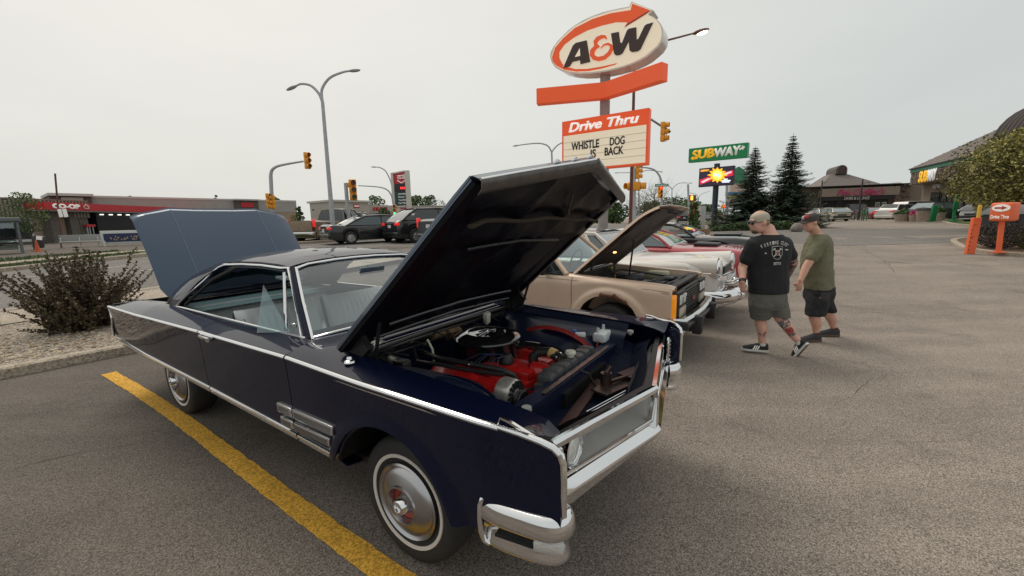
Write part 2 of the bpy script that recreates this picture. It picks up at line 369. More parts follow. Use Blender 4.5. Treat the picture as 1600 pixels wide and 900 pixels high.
# pebbles: real stones, joined
def icos(bm_v, bm_f, c, r):
    t = (1 + 5 ** .5) / 2
    V = [(-1, t, 0), (1, t, 0), (-1, -t, 0), (1, -t, 0), (0, -1, t), (0, 1, t), (0, -1, -t), (0, 1, -t), (t, 0, -1), (t, 0, 1), (-t, 0, -1), (-t, 0, 1)]
    Fc = [(0, 11, 5), (0, 5, 1), (0, 1, 7), (0, 7, 10), (0, 10, 11), (1, 5, 9), (5, 11, 4), (11, 10, 2), (10, 7, 6), (7, 1, 8), (3, 9, 4), (3, 4, 2), (3, 2, 6), (3, 6, 8), (3, 8, 9), (4, 9, 5), (2, 4, 11), (6, 2, 10), (8, 6, 7), (9, 8, 1)]
    a = random.random() * 6.28; ca, sa = math.cos(a), math.sin(a); o = len(bm_v)
    for x, y, z in V:
        x *= r[0] / 1.9; y *= r[1] / 1.9; z *= r[2] / 1.9; bm_v.append((c[0] + x * ca - y * sa, c[1] + x * sa + y * ca, c[2] + z))
    for f in Fc: bm_f.append(tuple(o + i for i in f))
STONES = [mat('pebble_tan', (.44, .33, .22), .8, var=.3, vs=40), mat('pebble_grey', (.30, .26, .22), .8, var=.3, vs=40), mat('pebble_pale', (.56, .48, .37), .8, var=.2, vs=40), mat('pebble_brown', (.22, .15, .10), .8, var=.3, vs=40)]
b = MB(); rs = random.Random(3)
for i in range(13000):
    u = rs.uniform(-9, 2.5); n = rs.uniform(8.05, 11.25); p = S(u, n)
    if p.x < -12 : continue
    r0 = rs.uniform(.011, .028); b.cur = rs.choice([0, 0, 1, 2, 2, 3]); fl = len(b.f)
    icos(b.v, b.f, (p.x, p.y, p.z + .128), (r0 * rs.uniform(.8, 1.4), r0, r0 * rs.uniform(.5, .8))); b.mi += [b.cur] * (len(b.f) - fl)
b.build('gravel', STONES, smooth=80, kind='stuff', fixn=False, label='loose tan and grey river gravel behind the parking kerb', cat='gravel')
# the yellow stall line, with worn edge, and the next ones between the other cars
def stall_line(a, c, wd, name='parking_line'):
    rs = random.Random(int(a.x * 100)); d = (c - a); L = d.length; d.normalize(); s_ = Vector((-d.y, d.x, 0)); rows = []
    n = int(L / .05)
    for i in range(n + 1):
        p = a + d * (L * i / n); wob = .03 * math.sin(i * .045) ; e0 = rs.uniform(-.005, .005); e1 = rs.uniform(-.005, .005)
        rows.append([(q.x, q.y, T(q.x, q.y) + .005) for q in (p + s_ * (-wd / 2 + e0 + wob), p + s_ * (wob), p + s_ * (wd / 2 + e1 + wob))])
    return MB().grid(rows).build(name, YELLOW, kind='structure')
stall_line(Vector((-5.02, 4.86, 0)), Vector((-.05, 1.45, 0)), .135)
CRK = mat('crack_filler', (.035, .03, .026), .9)
def crack(pxs, wd, seed, m=CRK):
    rr = random.Random(seed); P = [G(*q) for q in pxs]; pts = []
    for a, c in zip(P[:-1], P[1:]):
        n = max(2, int((c - a).length / .12))
        for i in range(n): pts.append(a.lerp(c, i / n))
    pts.append(P[-1]); rows = []; off = 0
    for i, p in enumerate(pts):
        d = (pts[min(i + 1, len(pts) - 1)] - pts[max(i - 1, 0)]); d.z = 0; d.normalize(); s_ = V((-d.y, d.x, 0)); off = off * .8 + rr.gauss(0, .022); w_ = wd * rr.uniform(.15, 1) * math.sin(PI * (i + .5) / len(pts)) ** .3
        rows.append([(q.x, q.y, T(q.x, q.y) + .004) for q in (p + s_ * (off - w_ / 2), p + s_ * (off + w_ / 2))])
    MB().grid(rows).build('asphalt_crack', m, smooth=0, kind='structure')
for k, (L_, w_) in enumerate((([(1342, 372), (1352, 392), (1380, 405), (1398, 428)], .02), ([(1120, 474), (1200, 482), (1300, 492), (1420, 487), (1590, 505)], .010), ([(1350, 395), (1450, 401), (1560, 425)], .010), ([(0, 742), (90, 722), (230, 690), (330, 668)], .008), ([(930, 860), (1010, 790), (1150, 765), (1330, 800)], .003), ([(1290, 640), (1360, 590), (1500, 575)], .004), ([(1260, 357), (1300, 372), (1290, 390)], .04))): crack(L_, w_, 5 + k)
# lane beyond the lot on the right, islands
def poly_sheet(name, pts, m, dz, **kw):
    bm = bmesh.new(); vs = [bm.verts.new((p.x, p.y, 0)) for p in pts]; bm.faces.new(vs)
    bmesh.ops.triangulate(bm, faces=bm.faces)
    for _ in range(4):
        es = [e for e in bm.edges if e.calc_length() > 1.5]
        if not es: break
        bmesh.ops.subdivide_edges(bm, edges=es, cuts=1); bmesh.ops.triangulate(bm, faces=bm.faces)
    for v in bm.verts: v.co.z = T(v.co.x, v.co.y) + dz
    me = bpy.data.meshes.new(name); bm.to_mesh(me); bm.free(); me.materials.append(m)
    if me.polygons and me.polygons[0].normal.z < 0: me.flip_normals()
    o = bpy.data.objects.new(name, me); C.objects.link(o); return tag(o, **kw)
# lane on the right
poly_sheet('access_lane', [G(1110, 372), G(1300, 385), G(1480, 380), G(1600, 374), G(1700, 370), G(1620, 352), G(1480, 357), G(1300, 358), G(1110, 357)], ROADM, .006, kind='structure')
def island(pts_px, m, kb=True, h_=.12, name='island'):
    pts = [G(*p) for p in pts_px]
    sm = []
    n = len(pts)
    for i in range(n):                              # rounded corners
        a, p, c = pts[i - 1], pts[i], pts[(i + 1) % n]
        for t in (0, .25, .5, .75, 1):
            q0 = a.lerp(p, .7 + 0 * t) if False else p.lerp(a, .3 * (1 - t)); q1 = p.lerp(c, .3 * t); sm.append(q0.lerp(q1, t) if 0 < t < 1 else (q0 if t == 0 else q1))
    poly_sheet(name, sm, m, h_ - .03, kind='structure')
    if kb: kerb(name + '_kerb', sm + [sm[0], sm[1]], .18, h_)
    return sm
MULCH = ground_mat('bark_mulch', (.11, .07, .045), (.26, .18, .12), 45, .2, 1)
island([(1484, 377), (1509, 392), (1560, 399), (1640, 404), (1740, 396), (1700, 376), (1560, 372)], MULCH, name='planting_island')
island([(1466, 345), (1490, 352), (1540, 356), (1640, 355), (1640, 344), (1540, 342)], GRASSM, name='lawn_island')
island([(1336, 344), (1395, 346), (1450, 347), (1480, 344), (1440, 340), (1335, 341)], CONC, name='pavement_island')
island([(1090, 352), (1130, 358), (1200, 359), (1285, 356), (1290, 349), (1200, 347), (1100, 347)], GRASSM, name='spruce_bed')
# ================================================================== the dark blue 1960s hardtop
NAVY = mat('navy_car_paint', (.0028, .005, .021), .4, 0, coat=.8, coatr=.012, spec=.05); NAVY.node_tree.nodes['Principled BSDF'].inputs['Coat IOR'].default_value = 1.36
NAVYFLAT = mat('navy_inner_paint', (.006, .011, .034), .45, coat=.15, coatr=.15, spec=.25, var=.25, vs=9)
NAVYSKY = mat('navy_sky_sheen', (.045, .072, .115), .42, .7, coat=.7, coatr=.06)  # lighter copy of the navy: sky reflection on the lids put into the colour
UNDERB = mat('dirty_black_metal', (.014, .013, .014), .5, .2, var=.5, vs=18)
HOODIN = mat('hood_underside_paint', (.004, .004, .008), .4, coat=.12, coatr=.2, spec=.2)
REDENG = mat('red_engine_paint', (.50, .012, .012), .32, coat=.4, var=.25, vs=25)
RADTANK = mat('radiator_black', (.075, .075, .078), .45, .2, var=.35, vs=25)
SEATM = mat('pale_vinyl', (.62, .64, .63), .42, var=.06, vs=5, bump=.1, bs=40)
SEATB = mat('navy_vinyl', (.02, .035, .06), .4)
CREAM = mat('aged_plastic', (.62, .60, .50), .45, var=.15, vs=20)
HOSE = mat('rubber_hose', (.016, .015, .015), .5, var=.3, vs=20)
CHYAW = -.589
HX = Vector((math.cos(CHYAW), math.sin(CHYAW), 0)); HY = Vector((-HX.y, HX.x, 0))
car = empty('classic_car', (-.096, 2.654, 0), CHYAW, label='dark navy 1960s hardtop in the foreground, hood and trunk raised, red engine showing', cat='car', group='classic cars parked in a row')
V = Vector
def zr(x): return lerp(x, [-4.5, -4.3, -2, -.8, -.15, .73, .88, .93, .95], [.944, .95, 1.005, 1.017, 1.0, .998, .990, .975, .945])
def yr(x): return lerp(x, [-4.5, -3.5, -2, .6, .95], [.955, .98, .985, .985, .965])
def arch(x, r=.452, cx=.018, cz=.345):
    d = abs(x - cx)
    return cz + math.sqrt(max(0, r * r - d * d)) if d < r else None
def zb(x):
    base = .50 if x < -.43 else lerp(x, [.47, .61, .64, .95], [.49, .53, .635, .66])
    if x < -.43: base = lerp(x, [-4.45, -2, -.8, -.43], [.585, .545, .512, .50])
    a = arch(x)
    return max(a, .42) if a is not None and a > base else base
def body_panel(name, x0, x1, s, m=NAVY, n=None, edge=None):
    """side panel from the chrome ridge down, outer skin with thickness"""
    n = n or max(4, int((x1 - x0) / .04)); rows = []
    for i in range(n + 1):
        x = x0 + (x1 - x0) * i / n; zt, z0 = zr(x) - .004, zb(x); row = []
        for j in range(9):
            t = j / 8; z = zt + (z0 - zt) * t
            y = yr(x) - .012 * math.sin(PI * min(1, t * 1.3)) * .5 - (.03 if x < .2 else .03 * max(0, 1 - (x - .2) / .75) ** 2) * t * t
            xx = x
            if edge and i == n: xx = x + edge(t)
            if edge and i == 0 and x0 > x1 - 99: xx = x
            a = arch(x, .515)
            if a and z < a and x > -.5 and x < .5:
                y += .030 * sstep((a - z) / .065)
            row.append((xx, s * y, z))
        rows.append(row)
    if s > 0: rows = [list(reversed(r_)) for r_ in rows]
    b = MB(); b.sheet(rows, .012)
    return b.build(name, m, car, smooth=50)
for s in (-1, 1):
    body_panel('rear_quarter', -4.47, -2.028, s)
    body_panel('door', -2.02, -.812, s)
    body_panel('front_fender', -.804, .955, s, n=60)
    # shoulders above the chrome ridge
    def shoulder(nm, xs_, fy, fz, m=NAVY):
        rows = []
        for x in xs_:
            zt = zr(x); y1 = fy(x); z1 = fz(x); row = []
            for j in range(7):
                t = j / 6; e = math.sin(t * PI / 2)
                row.append((x, s * (yr(x) - .002 + (y1 - yr(x)) * t), zt + (z1 - zt) * e))
            rows.append(row)
        if s < 0: rows = [list(reversed(r_)) for r_ in rows]
        MB().sheet(rows, .01).build(nm, m, car, smooth=60)
    fx = lambda a, c, n: [a + (c - a) * i / n for i in range(n + 1)]
    shoulder('quarter_top', fx(-4.46, -3.35, 14), lambda x: lerp(x, [-4.46, -3.4], [.755, .74]), lambda x: lerp(x, [-4.46, -4.2, -3.35], [.93, 1.0, 1.045]))
    shoulder('quarter_shoulder', fx(-3.35, -2.028, 12), lambda x: .80, lambda x: lerp(x, [-3.35, -3.1, -2], [1.045, 1.05, 1.052]))
    shoulder('door_shoulder', fx(-2.02, -.812, 10), lambda x: .80, lambda x: 1.052)
    shoulder('fender_top', fx(-.804, .87, 26), lambda x: lerp(x, [-.8, -.6, .8, .9], [.80, .80, .80, .83]), lambda x: lerp(x, [-.8, -.6, -.4, -.18, .27, .6, .79, .9], [1.06, 1.06, 1.045, 1.03, 1.01, .995, .975, .93]))
    # inward fold at bay edge, wheelhouse and inner fender
    rows = []
    for x in fx(-.6, .62, 20):
        z1 = lerp(x, [-.8, -.6, -.4, -.18, .27, .6, .79, .9], [1.06, 1.06, 1.045, 1.03, 1.01, .995, .975, .93]) - .004
        dome = .16 * math.exp(-((x - .0) / .36) ** 4)
        rows.append([(x, s * .80, z1), (x, s * .79, z1 - .05), (x, s * .74, z1 - .07), (x, s * (.70 - dome), z1 - .10), (x, s * (.66 - dome * 1.6), .70 + dome), (x, s * (.52), .40)])
    if s > 0: rows = [list(reversed(r_)) for r_ in rows]
    MB().grid(rows).build('inner_fender', NAVYFLAT, car, smooth=50)
    # front fender blade: frame at the nose, with chrome edge
    b = MB(); pr = [(.90, .968), (.94, .955), (.958, .93), (.955, .69), (.80, .65), (.80, .93)]
    b.prism([(x, s * .955, z) for x, z in pr], (0, -s * .022, 0)); bevel(b.build('fender_blade', NAVY, car, smooth=0), .012)
    b = MB(); b.tube([(.70, s * .987, 1.0), (.80, s * .985, .999), (.88, s * .980, .991), (.925, s * .972, .978), (.952, s * .967, .955), (.962, s * .965, .92), (.963, s * .963, .85), (.961, s * .962, .715)], [.010, .012, .013, .014, .014, .013, .012, .012], 8)
    b.build('blade_moulding', CHROME, car)
    b = MB(); b.tube([(.69, s * .974, 1.002), (.70, s * .972, 1.030), (.74, s * .970, 1.024), (.80, s * .970, 1.006), (.86, s * .972, .994)], [.004, .006, .009, .009, .006], 6); b.build('fender_ornament', CHROME, car)
    # parking lamp / louvre frame on the inner face of the blade
    b = MB(); b.rbox((.895, s * .885, .815), (.02, .085, .19), .012); o = b.build('lamp_bezel', CHROME, car)
    b = MB()
    for k in range(6): b.box((.908, s * .885, .745 + k * .028), (.012, .06, .014))
    b.build('lamp_louvre', CHROME_WORN, o)
    # chrome ridge moulding and lower moulding
    b = MB()
    for a, c in ((-4.47, -2.03), (-2.015, -.815), (-.80, .70)):
        pts = [V((x, s * (yr(x) + .004), zr(x) - .004)) for x in fx(a, c, 24)]
        b.tube(pts, .0125, 8)
        b.tube([p + V((0, s * .001, -.024)) for p in pts], .006, 6)
    b.build('side_moulding', CHROME, car)
    b = MB()
    for a, c in ((-4.44, -2.03), (-2.015, -.815), (-.80, -.47)):
        n = 12; pts = [V((x, s * (yr(x) - .018), zb(min(x, -.47)) + .006)) for x in fx(a, c, n)]
        b.tube(pts, .013, 8); b.tube([p + V((0, -s * .002, -.026)) for p in pts], .008, 6)
    b.build('lower_moulding', CHROME, car)
    # sill beneath
    b = MB(); rows = []
    for x in fx(-4.3, -.44, 10):
        z0 = zb(x); rows.append([(x, s * .945, z0), (x, s * .935, z0 - .05), (x, s * .90, z0 - .10), (x, s * .80, z0 - .12)])
    if s < 0: rows = [list(reversed(r_)) for r_ in rows]
    b.sheet(rows, .01).build('sill', NAVY, car, smooth=50)
    # wheel-arch lip and well
    b = MB(); pts = []
    for k in range(25):
        a = R(160) - R(138) * k / 24
        pts.append((.018 + .452 * math.cos(a), s * .965, .345 + .452 * math.sin(a)))
    b.tube(pts, .010, 8); b.build('arch_lip', NAVY, car)
    b = MB(); rows = []
    for k in range(17):
        a = R(14) + R(152) * k / 16; rows.append([(.018 + .47 * math.cos(a), s * .95, .345 + .47 * math.sin(a)), (.018 + .47 * math.cos(a), s * .52, .345 + .47 * math.sin(a))])
    b.grid(rows); b.add([(.018 + .47 * math.cos(R(14) + R(152) * k / 16), s * .52, .345 + .47 * math.sin(R(14) + R(152) * k / 16)) for k in range(17)], [tuple(range(17))])
    b.build('wheel_well', UNDERB, car)
    # fender louvre ornaments
    for nm, z0, z1, xa, xb_ in (('fender_vent', .64, .70, -.975, -.40), ('fender_vent', .565, .618, -.95, -.44)):
        for x0_, x1_ in ((xa, -.817), (-.80, xb_)):
            b = MB(); y = s * .985; c = ((x0_ + x1_) / 2, y, (z0 + z1) / 2)
            b.rbox(c, (x1_ - x0_, .022, z1 - z0), .008); o = b.build(nm, CHROME, car)
            b = MB()
            for k in range(6): b.box((c[0], y + s * .011, z0 + .012 + k * (z1 - z0 - .024) / 5), (x1_ - x0_ - .03, .006, .004))
            b.build('vent_rib', mat('vent_recess', (.26, .24, .23), .35, .7), o)
    # door handle, lock, door cut gaps
    b = MB(); b.rbox((-1.90, s * 1.0, .975), (.20, .02, .022), .008); b.tube([(-1.82, s * 1.0, .975), (-1.80, s * 1.02, .975)], .014, 10); b.box((-1.97, s * .998, .975), (.05, .012, .03)); b.build('door_handle', CHROME, car)
    b = MB(); b.cyl((-1.93, s * .975, .90), (-1.93, s * .988, .90), .011, 10); b.build('door_lock', CHROME, car)
# inner dark shell so that gaps read black
b = MB(); b.box((-1.42, -.93, .76), (1.35, .02, .40)); b.box((-1.42, .93, .76), (1.35, .02, .40)); b.box((-.80, -.93, .76), (.10, .02, .4)); b.box((-2.02, -.93, .76), (.10, .02, .4))
b.box((-1.9, 0, .40), (4.9, 1.6, .05)); b.build('floor_pan', UNDERB, car, smooth=0)
b = MB(); b.cyl((-4.2, -.55, .37), (-4.55, -.6, .37), .028); b.build('exhaust_pipe', STEEL, car)
# wheels
def hero_wheel(x, y, s, parent=car, r=.345):
    t = MB(); wd = .105
    prof = [(.20, -wd * .8), (.235, -wd), (.30, -wd * 1.08), (.332, -wd * .92), (.343, -wd * .6), (.345, 0), (.343, wd * .6), (.332, wd * .92), (.30, wd * 1.08), (.235, wd), (.20, wd * .8)]
    t.lathe([(a, h) for a, h in prof], (x, y, r), 'y', 48); ty = t.build('tyre', RUBBER, parent, smooth=50)
    b = MB(); yo = y + s * wd
    b.lathe([(.237, s * .001), (.239, s * .0045), (.255, s * .0075), (.258, s * .002)], (x, yo, r), 'y', 48); b.build('whitewall', WHITEWALL, ty)
    b = MB()
    b.lathe([(.205, -s * .02), (.208, s * .004), (.200, s * .012), (.188, s * .002), (.183, s * .0), (.176, s * .008), (.150, s * .020), (.108, s * .034), (.104, s * .043), (.094, s * .044), (.090, s * .034), (.088, s * .0), (.045, -s * .010)], (x, yo, r), 'y', 48)
    hc = b.build('hubcap', mat('hubcap_steel', (.46, .45, .46), .27, 1), ty, smooth=25)
    b = MB(); b.lathe([(.086, s * .004), (.060, -s * .002), (.045, s * .004)], (x, yo, r), 'y', 32); b.build('hub_well', mat('hub_red', (.35, .05, .03), .4), hc)
    b = MB(); b.lathe([(.052, -s * .01), (.054, s * .010), (.046, s * .026), (.040, s * .054), (.034, s * .062), (.024, s * .064), (.022, s * .052), (.001, s * .050)], (x, yo, r), 'y', 32); b.build('centre_cap', CHROME, hc, smooth=30)
    b = MB(); b.lathe([(.205, -s * .02), (.12, -s * .05), (.001, -s * .05)], (x, yo, r), 'y', 24); b.build('rim', BLACK, ty)
    return ty
for x, yy in ((.018, .772), (-3.15, .735)):
    for s in (-1, 1): hero_wheel(x, s * yy, s)
# front bumper: V bar and wrapped ends with lamps
def vx(y, c=.0, e=.0): return y
b = MB(); secs = []
for y in [-.88, -.84, -.6, -.3, -.06, 0, .06, .3, .6, .84, .88]:
    t = min(1, abs(y) / .86); L_ = lambda a, c: a + (c - a) * t
    secs.append([(L_(.985, .83), y, L_(.672, .745)), (L_(1.02, .885), y, L_(.668, .742)), (L_(1.068, .905), y, L_(.626, .70)), (L_(1.066, .90), y, L_(.612, .64)), (L_(1.03, .86), y, L_(.575, .60)), (L_(.96, .78), y, L_(.57, .60))])
b.grid(secs, True); b.add(secs[0], [tuple(range(6))]); b.add(secs[-1], [tuple(reversed(range(6)))])
bu = b.build('front_bumper', CHROME, car, smooth=25); bevel(bu, .006)
for s in (-1, 1):
    P0_ = [V(q + (0,)) for q in ((.60, .972), (.68, .988), (.78, .992), (.87, .990), (.93, .975), (.962, .940), (.955, .895), (.91, .86))]; P = []
    for i in range(7):
        p0, p1, p2, p3 = P0_[max(i - 1, 0)], P0_[i], P0_[i + 1], P0_[min(i + 2, 7)]
        for k in range(4): t = k / 4; q = .5 * ((2 * p1) + (p2 - p0) * t + (2 * p0 - 5 * p1 + 4 * p2 - p3) * t * t + (3 * p1 - p0 - 3 * p2 + p3) * t ** 3); P.append((q.x, q.y))
    P.append((.91, .86)); NP = len(P) - 1; b = MB(); rows = []
    for z, off, k in ((.716, -.075, 0), (.716, -.04, 0), (.716, -.012, 0), (.713, .0, 0), (.704, .009, 0), (.685, .017, 0), (.655, .021, 0), (.632, .018, 0), (.616, .006, 0), (.608, -.001, 0), (.575, -.004, 0), (.550, -.003, 0), (.538, .001, 0), (.524, .001, 0), (.512, -.006, 0), (.505, -.03, 0)):
        row = []
        for i, (x, y) in enumerate(P):
            dx = V((P[min(i + 1, NP)][0] - P[max(i - 1, 0)][0], P[min(i + 1, NP)][1] - P[max(i - 1, 0)][1], 0)).normalized(); nx, ny = -dx.y, dx.x
            zz = z + (.02 if i == 0 else 0) * (0 if z > .6 else 1)
            row.append((x + nx * off, s * (y + ny * off), z - .012 + (x - .93) * (.13 if z > .6 else .16)))
        rows.append(row)
    if s > 0: rows = [list(reversed(r_)) for r_ in rows]
    b.sheet(rows, .012); bw = b.build('bumper_end', CHROME, bu, smooth=40)
    b = MB(); b.tube([(.625, s * .975, .672), (.608, s * .985, .662), (.600, s * .992, .635), (.598, s * .994, .58), (.600, s * .992, .52), (.610, s * .985, .475), (.63, s * .975, .462)], .012, 10); b.build('bumper_trim', CHROME, bu)
    b = MB(); b.rbox((.902, s * .962, .572), (.12, .05, .045), .012, rz=-s * .35); b.build('turn_signal_lens', mat('clear_lens', (.55, .54, .50), .15, .2, coat=1, bump=.6, bs=120), bu)
    b = MB(); b.rbox((.76, s * .990, .545), (.18, .012, .012), .004, ry=-.14); b.build('bumper_slot', DARK, bu)
b = MB(); b.box((1.02, 0, .735), (.05, .05, .17)); b.build('nose_divider', CHROME, car, smooth=0)
# header bar (V) above the grille
b = MB(); secs = []
for y in [-.86, -.6, -.3, -.03, 0, .03, .3, .6, .86]:
    t = min(1, abs(y) / .84); L_ = lambda a, c: a + (c - a) * t
    x = L_(1.045, .875); z = L_(.868, .915)
    secs.append([(x - .035, y, z + .006), (x - .012, y, z + .012), (x, y, z), (x - .002, y, z - .022), (x - .03, y, z - .026)])
b.grid(secs, True); b.add(secs[0], [tuple(range(5))]); b.add(secs[-1], [tuple(reversed(range(5)))]); b.build('header_bar', CHROME, car, smooth=30)
HDR = mat('header_dark_paint', (.007, .010, .026), .6, spec=.08, var=.5, vs=14)
# black strip, header panel
def vrow(y, x0, z0, x1, z1, yy=.84): t = min(1, abs(y) / yy); return (x0 + (x1 - x0) * t, y, z0 + (z1 - z0) * t)
YS = [-.84, -.6, -.3, 0, .3, .6, .84]
b = MB(); b.grid([[vrow(y, 1.01, .870, .85, .912), vrow(y, .965, .868, .81, .908), vrow(y, .96, .84, .80, .88)] for y in YS]); b.build('header_seal', mat('black_rubber_seal', (.012, .012, .013), .5), car, smooth=0)
b = MB()
b.grid([[(.79, -.80, .905), (.81, -.62, .892), (.90, -.30, .87), (.955, 0, .856)], [(.66, -.80, .84), (.70, -.62, .77), (.77, -.3, .74), (.82, 0, .73)], [(.56, -.80, .88), (.56, -.62, .80), (.565, -.3, .72), (.57, 0, .70)]])
b.build('header_panel', HDR, car, smooth=20)
b = MB()
b.grid([[(.955, 0, .856), (.90, .30, .87), (.81, .62, .892), (.79, .80, .905)], [(.82, 0, .73), (.77, .3, .74), (.70, .62, .77), (.66, .80, .84)], [(.57, 0, .70), (.565, .3, .72), (.56, .62, .80), (.56, .80, .88)]])
b.build('header_panel', HDR, car, smooth=20)
b = MB(); b.box((.77, .20, .765), (.12, .42, .012), rz=-.3); b.box((.80, .30, .79), (.02, .36, .02), rz=-.4); b.cyl((.70, .14, .76), (.70, .14, .84), .035); b.cyl((.70, .14, .84), (.72, .16, .88), .018); b.build('hood_latch', mat('latch_metal', (.10, .07, .06), .35, .7, var=.5, vs=40), car)
b = MB(); b.box((.82, .36, .79), (.14, .22, .015), rz=-.3); b.box((.66, -.15, .735), (.06, .8, .02), rz=.12); b.build('red_reflection_strip', mat('red_brown_reflection', (.05, .018, .014), .35, var=.4, vs=20), car, smooth=0)  # dark red strips stand in for reflections on the glossy navy panels
b = MB(); b.tube([(.56, .05, .86), (.62, .05, .85), (.66, .08, .76), (.70, .14, .76)], .008); b.build('latch_cable', HOSE, car)
# grille cavity
GR = mat('silver_grille_paint', (.48, .47, .45), .5, .1, var=.1, vs=6)
b = MB(); b.grid([[vrow(y, 1.0, .848, .84, .893), vrow(y, .905, .79, .77, .83), vrow(y, .88, .70, .74, .755), vrow(y, 1.0, .672, .85, .75)] for y in YS]); b.build('grille_housing', GR, car, smooth=25)
b = MB()
for k in range(9):
    dz = .012 + k * .015
    for sg in (-1, 1): b.tube([V(vrow(sg * .42, .875, .69 + dz, .75, .75 + dz)), V(vrow(sg * .02, .875, .69 + dz, .75, .75 + dz))], .0025, 4)
b.build('grille_bars', CHROME_WORN, car, smooth=0)
b = MB(); b.tube([V(vrow(y, 1.025, .682, .872, .758)) for y in YS], .009, 8); b.build('grille_trim', CHROME, car)
for s in (-1, 1):
    for yy, zz in ((.700, .818),):
        xx = 1.06 - .18 * yy / .84
        b = MB(); b.lathe([(.050, -.045), (.074, -.025), (.080, .0), (.078, .014), (.071, .017), (.068, .002)], (xx - .04, s * yy, zz), 'x', 28); h = b.build('headlight', CHROME, car)
        b = MB(); b.lathe([(.080, -.006), (.087, -.006), (.087, -.02)], (xx - .04, s * yy, zz), 'x', 28); b.build('lamp_gasket', BLACK, h)
        b = MB(); b.lathe([(.066, .002), (.055, .013), (.028, .016), (.001, .019)], (xx - .04, s * yy, zz), 'x', 28); b.build('headlamp_lens', HEADLENS, h)
# radiator support, radiator, cap, hoses
b = MB(); b.box((.55, 0, .665), (.03, 1.30, .36)); b.box((.53, 0, .852), (.09, 1.34, .02)); b.build('radiator_support', NAVYFLAT, car, smooth=0)
b = MB(); b.box((.575, .12, .66), (.03, .62, .28)); rc = b.build('radiator_core', UNDERB, car, smooth=0)
b = MB()
for k in range(40): b.box((.592, -.17 + k * .015, .66), (.004, .004, .26))
b.build('core_fins', mat('core_fin', (.03, .03, .03), .5, .4), rc, smooth=0)
b = MB(); b.rbox((.455, .12, .86), (.10, .66, .07), .022)
for k in range(6): b.rbox((.455, -.12 + k * .1, .865), (.106, .022, .074), .01)
b.box((.47, -.2, .81), (.09, .12, .08)); rt = b.build('radiator_tank', RADTANK, car)
b = MB(); b.lathe([(.001, .03), (.030, .028), (.036, .020), (.036, .010), (.026, .008), (.026, -.01)], (.45, .16, .905), 'z', 20); b.build('radiator_cap', CREAM, rt)
b = MB(); b.box((.55, .10, .868), (.028, .95, .006)); b.build('support_strip', mat('support_strip_metal', (.14, .11, .10), .3, .8, var=.5, vs=20), car, smooth=0)
b = MB(); b.tube([(.22, .08, .78), (.22, .08, .88), (.25, .10, .91), (.32, .12, .915), (.43, .10, .885)], .033, 14); b.build('radiator_hose', HOSE, car)
b = MB(); b.tube([(.325, .118, .915), (.37, .115, .905)], .0345, 14); b.build('hose_label', mat('gold_label', (.55, .38, .14), .4), car)
b = MB(); b.tube([(.39, .11, .897), (.40, .108, .893)], .036, 14); b.tube([(.22, .08, .795), (.22, .08, .81)], .036, 14); b.build('hose_clamp', CHROME_WORN, car)
# firewall, cowl, wipers
b = MB(); b.grid([[(-.52, y, 1.04), (-.55, y, 1.02), (-.60, y, .96), (-.60, y, .45)] for y in (-.8, -.4, 0, .4, .8)]); b.build('firewall', NAVYFLAT, car, smooth=20)
b = MB(); b.grid([[(-.92 + .0 * y, y, 1.045), (-.78, y, 1.06), (-.62, y, 1.05), (-.50, y, 1.03)] for y in (-.80, -.6, -.3, 0, .3, .6, .80)]); b.build('cowl', NAVY, car, smooth=50)
b = MB()
for k in range(64): b.box((-.70, -.62 + k * .02, 1.062), (.11, .006, .006))
b.build('cowl_vent', mat('cowl_slot', (.10, .11, .14), .5, .4), car, smooth=0)
b = MB(); b.tube([(-.46, y, 1.03 - .02 * abs(y)) for y in (-.78, -.4, 0, .4, .78)], .014, 8); b.tube([(-.56, y, 1.055) for y in (-.75, 0, .75)], .008, 6); b.build('cowl_seal', HOSE, car)
for y0, y1 in ((-.38, .12), (.30, .68)):
    b = MB(); b.cyl((-.82, y0 + .0, 1.05), (-.82, y0, 1.085), .016, 10); b.tube([(-.82, y0, 1.08), (-.86, (y0 + y1) / 2, 1.095), (-.885, y1, 1.10)], .007, 6); b.build('wiper_arm', CHROME_WORN, car)
    b = MB(); b.tube([(-.90, y0 + .12, 1.085), (-.905, y1 + .1, 1.095)], .008, 4); b.build('wiper_blade', BLACK, car)
